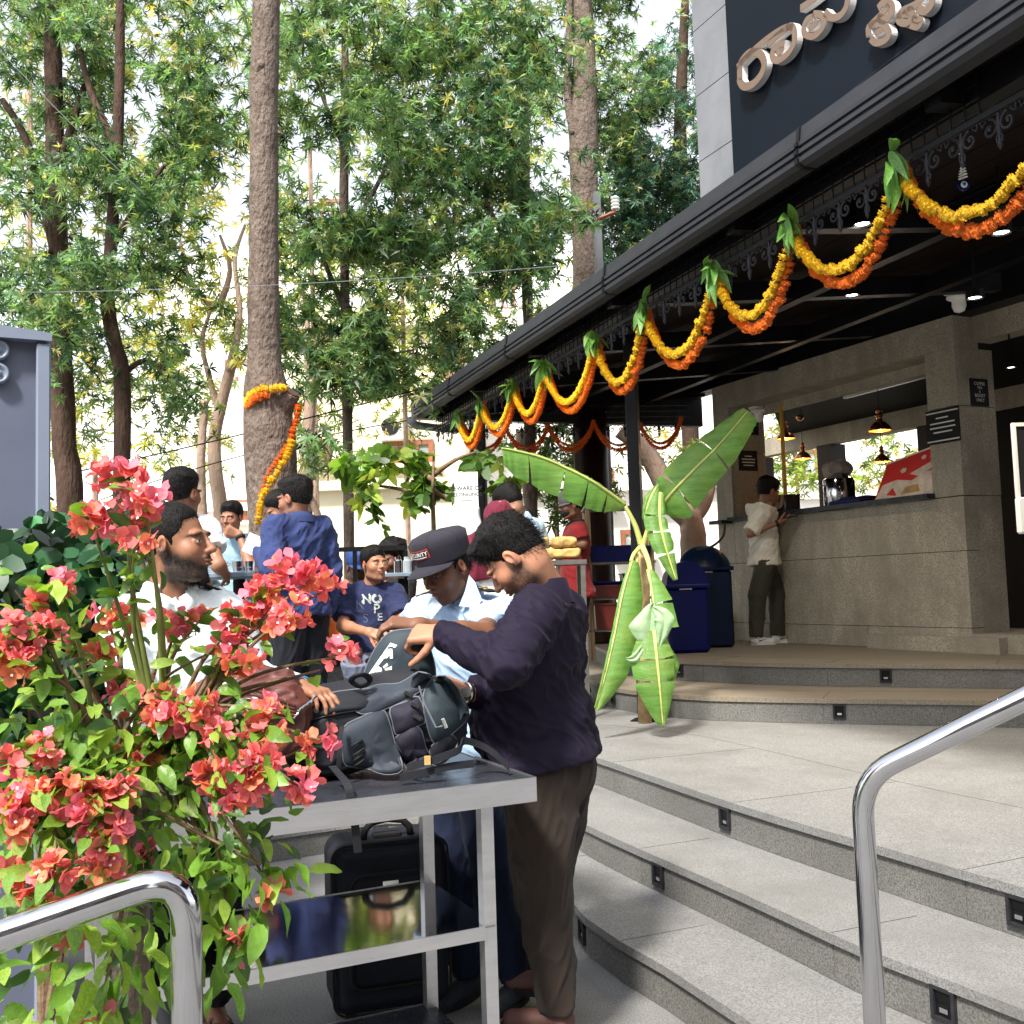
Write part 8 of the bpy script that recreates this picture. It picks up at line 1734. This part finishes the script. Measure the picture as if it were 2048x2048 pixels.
bleaf([(1305, 1205, 6.82), (1300, 1260, 6.8), (1298, 1300, 6.82)], [.005, .09, .01], [.005, .14, .01], DB, (.2, -1, 0), M_bananau, rib=False) 
bleaf([(1306, 1215, 6.80), (1328, 1240, 6.76), (1318, 1292, 6.78)], [.01, .07, .01], [.01, .07, .01], DB, (-.1, -1, 0), M_bananau, rib=False)
bleaf([(1290, 1285, 6.8), (1270, 1315, 6.78), (1250, 1318, 6.8)], [.01, .035, .003], [.01, .03, .003], DB, (0, -1, .2), M_bananau, rib=False)
bleaf([(1308, 1262, 6.8), (1314, 1320, 6.75), (1320, 1380, 6.75), (1326, 1450, 6.8)], [.06, .12, .10, .01], [.08, .17, .15, .03], DB, (0, -1, .05), tears=(.35, .62), bend=.015)
bleaf([(1330, 1290, 6.9), (1345, 1330, 6.9), (1340, 1370, 6.92)], [.02, .05, .01], [.01, .05, .01], DB, (.1, -1, .05), rib=False)
for pth, r0, r1 in (([(1250, 1012, 7.2), (1270, 1050, 7.22), (1282, 1090, 7.25)], .014, .022), ([(1318, 1005, 7.15), (1300, 1050, 7.2), (1286, 1092, 7.25)], .014, .022), ([(1284, 1092, 7.22), (1296, 1120, 7.12), (1303, 1155, 7.0)], .022, .014), ([(1280, 1094, 7.22), (1268, 1108, 7.15), (1262, 1122, 7.08)], .016, .012), ([(1274, 1110, 7.2), (1272, 1140, 7.1), (1275, 1180, 7.0)], .012, .010)):
    m = MB(); P = spl([tuple(at(*p)) for p in pth], 6, False); m.tube(P, [r0 + (r1 - r0) * i / (len(P) - 1) for i in range(len(P))], 9); m.build('petiole', M_bananay, bp, True)
m = MB(); m.tube([at(1283, 1090, 7.3), at(1285, 1130, 7.32), at(1286, 1200, 7.4), at(1287, 1320, 7.5), onz(1290, 1446, EZ[2])], [.022, .045, .05, .045, .05], 12); m.build('pseudostem', M_tan, bp, True)
# ---- bougainvillea
bg_ = empty('bougainvillea', at(250, 2048, 2.25), 'large bougainvillea bush with coral bracts behind the left handrail', 'bougainvillea'); bg_.location.z = 0; BO = bg_.location
BLM = [leafmesh('leaf', mt, 1, .30, .10, dr, wv, 5, True) for mt in (M_bleaf, M_bleaf2, M_bleaf3) for dr, wv in ((.25, .03), (.45, .05))]
m = MB(); trunkp = [Vector((BO.x, BO.y, 0)), at(262, 1900, 2.25), at(268, 1750, 2.25), at(285, 1640, 2.25), at(290, 1560, 2.25)]
trunk_rings(trunkp, [.05, .042, .036, .03, .024], 12, .12, 4).build('trunk', M_bark, bg_, True)
# clusters: (px, py, D, size px) of bract heads seen in the photograph
HD = [(235, 960, 1.95, 70), (290, 1000, 1.95, 55), (180, 1040, 1.95, 55), (250, 1050, 2.0, 55), (270, 1075, 1.95, 40), (110, 1168, 2.0, 34), (75, 1198, 2.0, 18),
      (570, 1135, 2.1, 48), (620, 1160, 2.1, 52), (520, 1190, 2.1, 52), (590, 1225, 2.05, 48), (560, 1240, 2.05, 40), (660, 1175, 2.12, 28), (480, 1245, 2.1, 50), (455, 1290, 2.1, 30), (485, 1325, 2.05, 42), (683, 1312, 2.1, 36), (360, 1250, 2.15, 40), (400, 1240, 2.15, 32), (330, 1240, 2.2, 34), (215, 1240, 2.2, 44), (255, 1245, 2.2, 30),
      (35, 1275, 1.9, 60), (75, 1260, 1.95, 44), (20, 1320, 1.9, 50), (190, 1300, 2.1, 40), (170, 1290, 2.1, 30), (265, 1390, 2.1, 46), (240, 1370, 2.15, 40), (340, 1440, 1.95, 46), (390, 1415, 1.95, 46), (330, 1400, 2.0, 36), (430, 1470, 1.95, 36), (520, 1420, 2.0, 40), (530, 1465, 1.98, 44), (495, 1500, 1.98, 38), (285, 1520, 2.05, 38), (262, 1505, 2.05, 24),
      (470, 1540, 1.9, 50), (520, 1530, 1.9, 48), (430, 1560, 1.9, 46), (450, 1600, 1.9, 36), (510, 1575, 1.9, 36), (640, 1480, 2.0, 38), (600, 1575, 1.95, 38), (20, 1530, 1.8, 34), (90, 1500, 1.85, 44), (140, 1590, 1.8, 56), (190, 1590, 1.8, 48), (60, 1590, 1.8, 44), (240, 1590, 1.82, 40), (180, 1640, 1.8, 40), (225, 1650, 1.82, 34), (20, 1620, 1.78, 50), (30, 1660, 1.78, 34), (200, 1700, 1.8, 38), (205, 1745, 1.8, 40),
      (110, 1740, 1.75, 44), (70, 1760, 1.75, 36), (20, 1750, 1.75, 30), (80, 1795, 1.75, 26), (545, 1790, 2.0, 24), (465, 1880, 2.0, 32), (475, 1900, 2.0, 24), (135, 1870, 1.9, 34), (195, 2040, 1.8, 30), (300, 1715, 2.1, 22)]
def bract_head(rpx, D):
    r_ = rpx / F * D; n = max(6, int((rpx / 6.2) ** 2 * .5)); P = rng.normal(size=(n, 3)); P /= np.linalg.norm(P, axis=1)[:, None]; P *= (rng.random((n, 1)) ** .4) * r_ * np.array([1, .7, .85])
    ax = P / (np.linalg.norm(P, axis=1)[:, None] + 1e-9) + rng.normal(size=P.shape) * .45; ax /= np.linalg.norm(ax, axis=1)[:, None]
    rows = []; Vs = []; Fs = []; Cs = []; o_ = 0
    for i in range(n):
        ref = rng.normal(size=3); u = np.cross(ax[i], ref); u /= np.linalg.norm(u); v = np.cross(ax[i], u); base = np.array((.93, .205, .20)) * (1 + rng.normal() * .13)
        if rng.random() < .35: base = np.array((.92, .22, .30)) * (1 + rng.normal() * .1)
        if rng.random() < .25: base = np.array((.95, .28, .14))
        L = rng.uniform(.021, .031)
        for k in range(3):
            a = 2.094 * k + rng.uniform(-.3, .3); d = math.cos(a) * u + math.sin(a) * v; s = np.cross(ax[i], d); w_ = L * .42; lift = .55
            st = [(0, .12), (.3, .85), (.65, 1.0), (.9, .5), (1.05, .04)]; vv = []
            for t, wf in st:
                c_ = P[i] + d * (L * t * .8) + ax[i] * (L * lift * t ** .7); crp = .0022 * math.sin(t * 8 + k)
                vv += [c_ - s * w_ * wf + ax[i] * (.003 * wf + crp), c_, c_ + s * w_ * wf + ax[i] * (.003 * wf - crp)]
            Vs += vv; Fs += [(o_ + 3 * j + q, o_ + 3 * j + q + 1, o_ + 3 * j + q + 4, o_ + 3 * j + q + 3) for j in range(4) for q in (0, 1)]; o_ += 15
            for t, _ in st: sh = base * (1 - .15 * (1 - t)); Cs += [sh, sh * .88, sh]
        if rng.random() < .4:
            c_ = P[i] + ax[i] * L * .75; s1 = .0022; 
            Vs += [c_ - u * s1 - v * s1, c_ + u * s1 - v * s1, c_ + u * s1 + v * s1, c_ - u * s1 + v * s1]; Fs.append((o_, o_ + 1, o_ + 2, o_ + 3)); Cs += [np.array((.9, .85, .7))] * 4; o_ += 4
    return np.array(Vs), np.array(Fs), np.clip(np.array(Cs), 0, 1)
hub = [at(285, 1640, 2.25), at(260, 1500, 2.2), at(200, 1560, 2.1), at(330, 1520, 2.15)]
tw = MB(); leafpts = []
for (px, py, D, s) in HD:
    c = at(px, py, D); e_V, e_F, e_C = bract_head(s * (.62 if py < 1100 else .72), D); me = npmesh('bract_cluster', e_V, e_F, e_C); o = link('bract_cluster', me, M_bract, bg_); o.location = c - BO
    h_ = min(hub, key=lambda q: (q - c).length); mid = (h_ + c) / 2 + Vector((random.uniform(-.04, .04), random.uniform(-.05, .05), .05)); P = spl([tuple(h_), tuple(mid), tuple(c)], 8, False)
    m = MB(); m.tube(P, [.0075 * (1 - .75 * i / (len(P) - 1)) for i in range(len(P))], 6); o = m.build('branch', M_twig if py > 1200 or px > 450 else M_stem, bg_, True)
    for k, q in enumerate(P[(10 if py < 1380 else 4):]):
        if (py < 1380 and px > 150 and k % 2) or px > 560: continue
        for _ in range(1 if k % 2 else 2): leafpts.append((q + Vector([random.gauss(0, .012) for _ in range(3)]), q - h_))
# leaf volume
LB = [(60, 1400, 1.95, .22), (180, 1420, 2.0, .24), (270, 1380, 2.1, .12), (120, 1270, 2.05, .12), (60, 1560, 1.9, .26), (200, 1640, 1.9, .29), (330, 1590, 2.1, .22), (380, 1430, 2.1, .10), (430, 1300, 2.15, .04), (100, 1780, 1.85, .27), (220, 1950, 1.95, .29), (60, 1950, 1.9, .29), (350, 1760, 2.0, .15),
      (480, 1680, 2.0, .13), (520, 1730, 2.0, .11), (440, 1780, 2.02, .13), (390, 1900, 2.05, .10), (300, 1880, 2.0, .18), (540, 1620, 2.0, .07), (560, 1420, 2.05, .04), (30, 1180, 2.2, .12), (640, 1340, 2.12, .06), (600, 1500, 2.0, .045), (250, 1480, 2.2, .18), (120, 1480, 2.2, .3), (180, 1850, 2.15, .3), (250, 1620, 2.25, .24)]
npl = []
for (px, py, D, r_) in LB:
    n = int(r_ * r_ * 620) + 3
    for _ in range(n):
        q = Vector([random.gauss(0, 1) for _ in range(3)]).normalized() * r_ * random.random() ** .45; q.y *= .8; c = at(px, py, D) + q; npl.append((c, q))
allp = [(p, d) for p, d in leafpts] + npl
random.shuffle(allp)
def lmat(p, d, s):
    dv = (Vector(d).normalized() * .6 + Vector((random.gauss(0, .5), random.gauss(-.25, .5), random.gauss(-.25, .4)))).normalized(); return (dv.to_track_quat('Y', 'Z') @ Matrix.Rotation(random.gauss(0, .7), 3, 'Y').to_quaternion()), s
allp.sort(key=lambda q: q[0].y)
stf = {k: MB() for k in range(3)}; 
for i, (p, d) in enumerate(allp):
    s = random.uniform(.036, .068) * (1.12 if p.z < 1.0 else .85); Q, s = lmat(p, d, s)
    if i < 300:
        o = bpy.data.objects.new('leaf', random.choice(BLM[:4] if random.random() < .8 else BLM)); COL.objects.link(o); o.parent = bg_; o.location = p - BO; o.rotation_euler = Q.to_euler(); o.scale = (s, s, s)
    else:
        k = random.choices((0, 1, 2), (.5, .25, .25))[0]; me = BLM[2 * k + random.randrange(2)]; Mq = Q.to_matrix() * s; stf[k].add([p + Mq @ v.co for v in me.vertices], [tuple(f.vertices) for f in me.polygons])
for k in range(3): o = stf[k].build('foliage', (M_bleaf, M_bleaf2, M_bleaf3)[k], bg_, True); o['kind'] = 'stuff'
m = MB()
for k in range(26):
    a = random.choice(hub); LBc = random.choice(LB); c = at(*LBc[:3]); P = spl([tuple(a), tuple((a + c) / 2 + Vector((random.uniform(-.05, .05), random.uniform(-.05, .05), random.uniform(-.03, .06)))), tuple(c)], 6, False); m.tube(P, [.006 * (1 - .7 * i / (len(P) - 1)) for i in range(len(P))], 5)
m.build('twigs', M_twig, bg_, True)['kind'] = 'stuff'

# ================================================================== ADDED BLOCKS BEHIND THE CAMERA (out of view, for reflections and less fill light)
def backblock(x0, x1, y0, y1, z1, label, mt, rows, n):
    e = empty('building', ((x0 + x1) / 2, (y0 + y1) / 2, 0), label, 'building', 'buildings behind the camera'); m = MB(); m.box(((x0 + x1) / 2, (y0 + y1) / 2, z1 / 2), (x1 - x0, y1 - y0, z1)); m.build('wall', mt, e)
    for k in range(n):
        for r_ in range(rows):
            cx = x0 + (x1 - x0) * (k + .5) / n; cz_ = 2 + 3 * r_; m = MB(); m.box((cx, y1 + .03, cz_), (1.5, .08, 1.4)); f = m.build('window', M_wood, e); m = MB(); m.box((cx, y1 + .075, cz_), (1.3, .02, 1.2)); m.build('pane', M_glass, f)
M_bb = mat('grey_brown_render', (.16, .13, .11), .8, noise=.15, nscale=2)
backblock(-16, 3, -17, -13, 8.5, 'grey brown building across the forecourt behind the camera', M_bb, 2, 6)
backblock(4.5, 14, -16, -5, 9, 'dark rendered wing right behind the camera', M_bb, 2, 4)
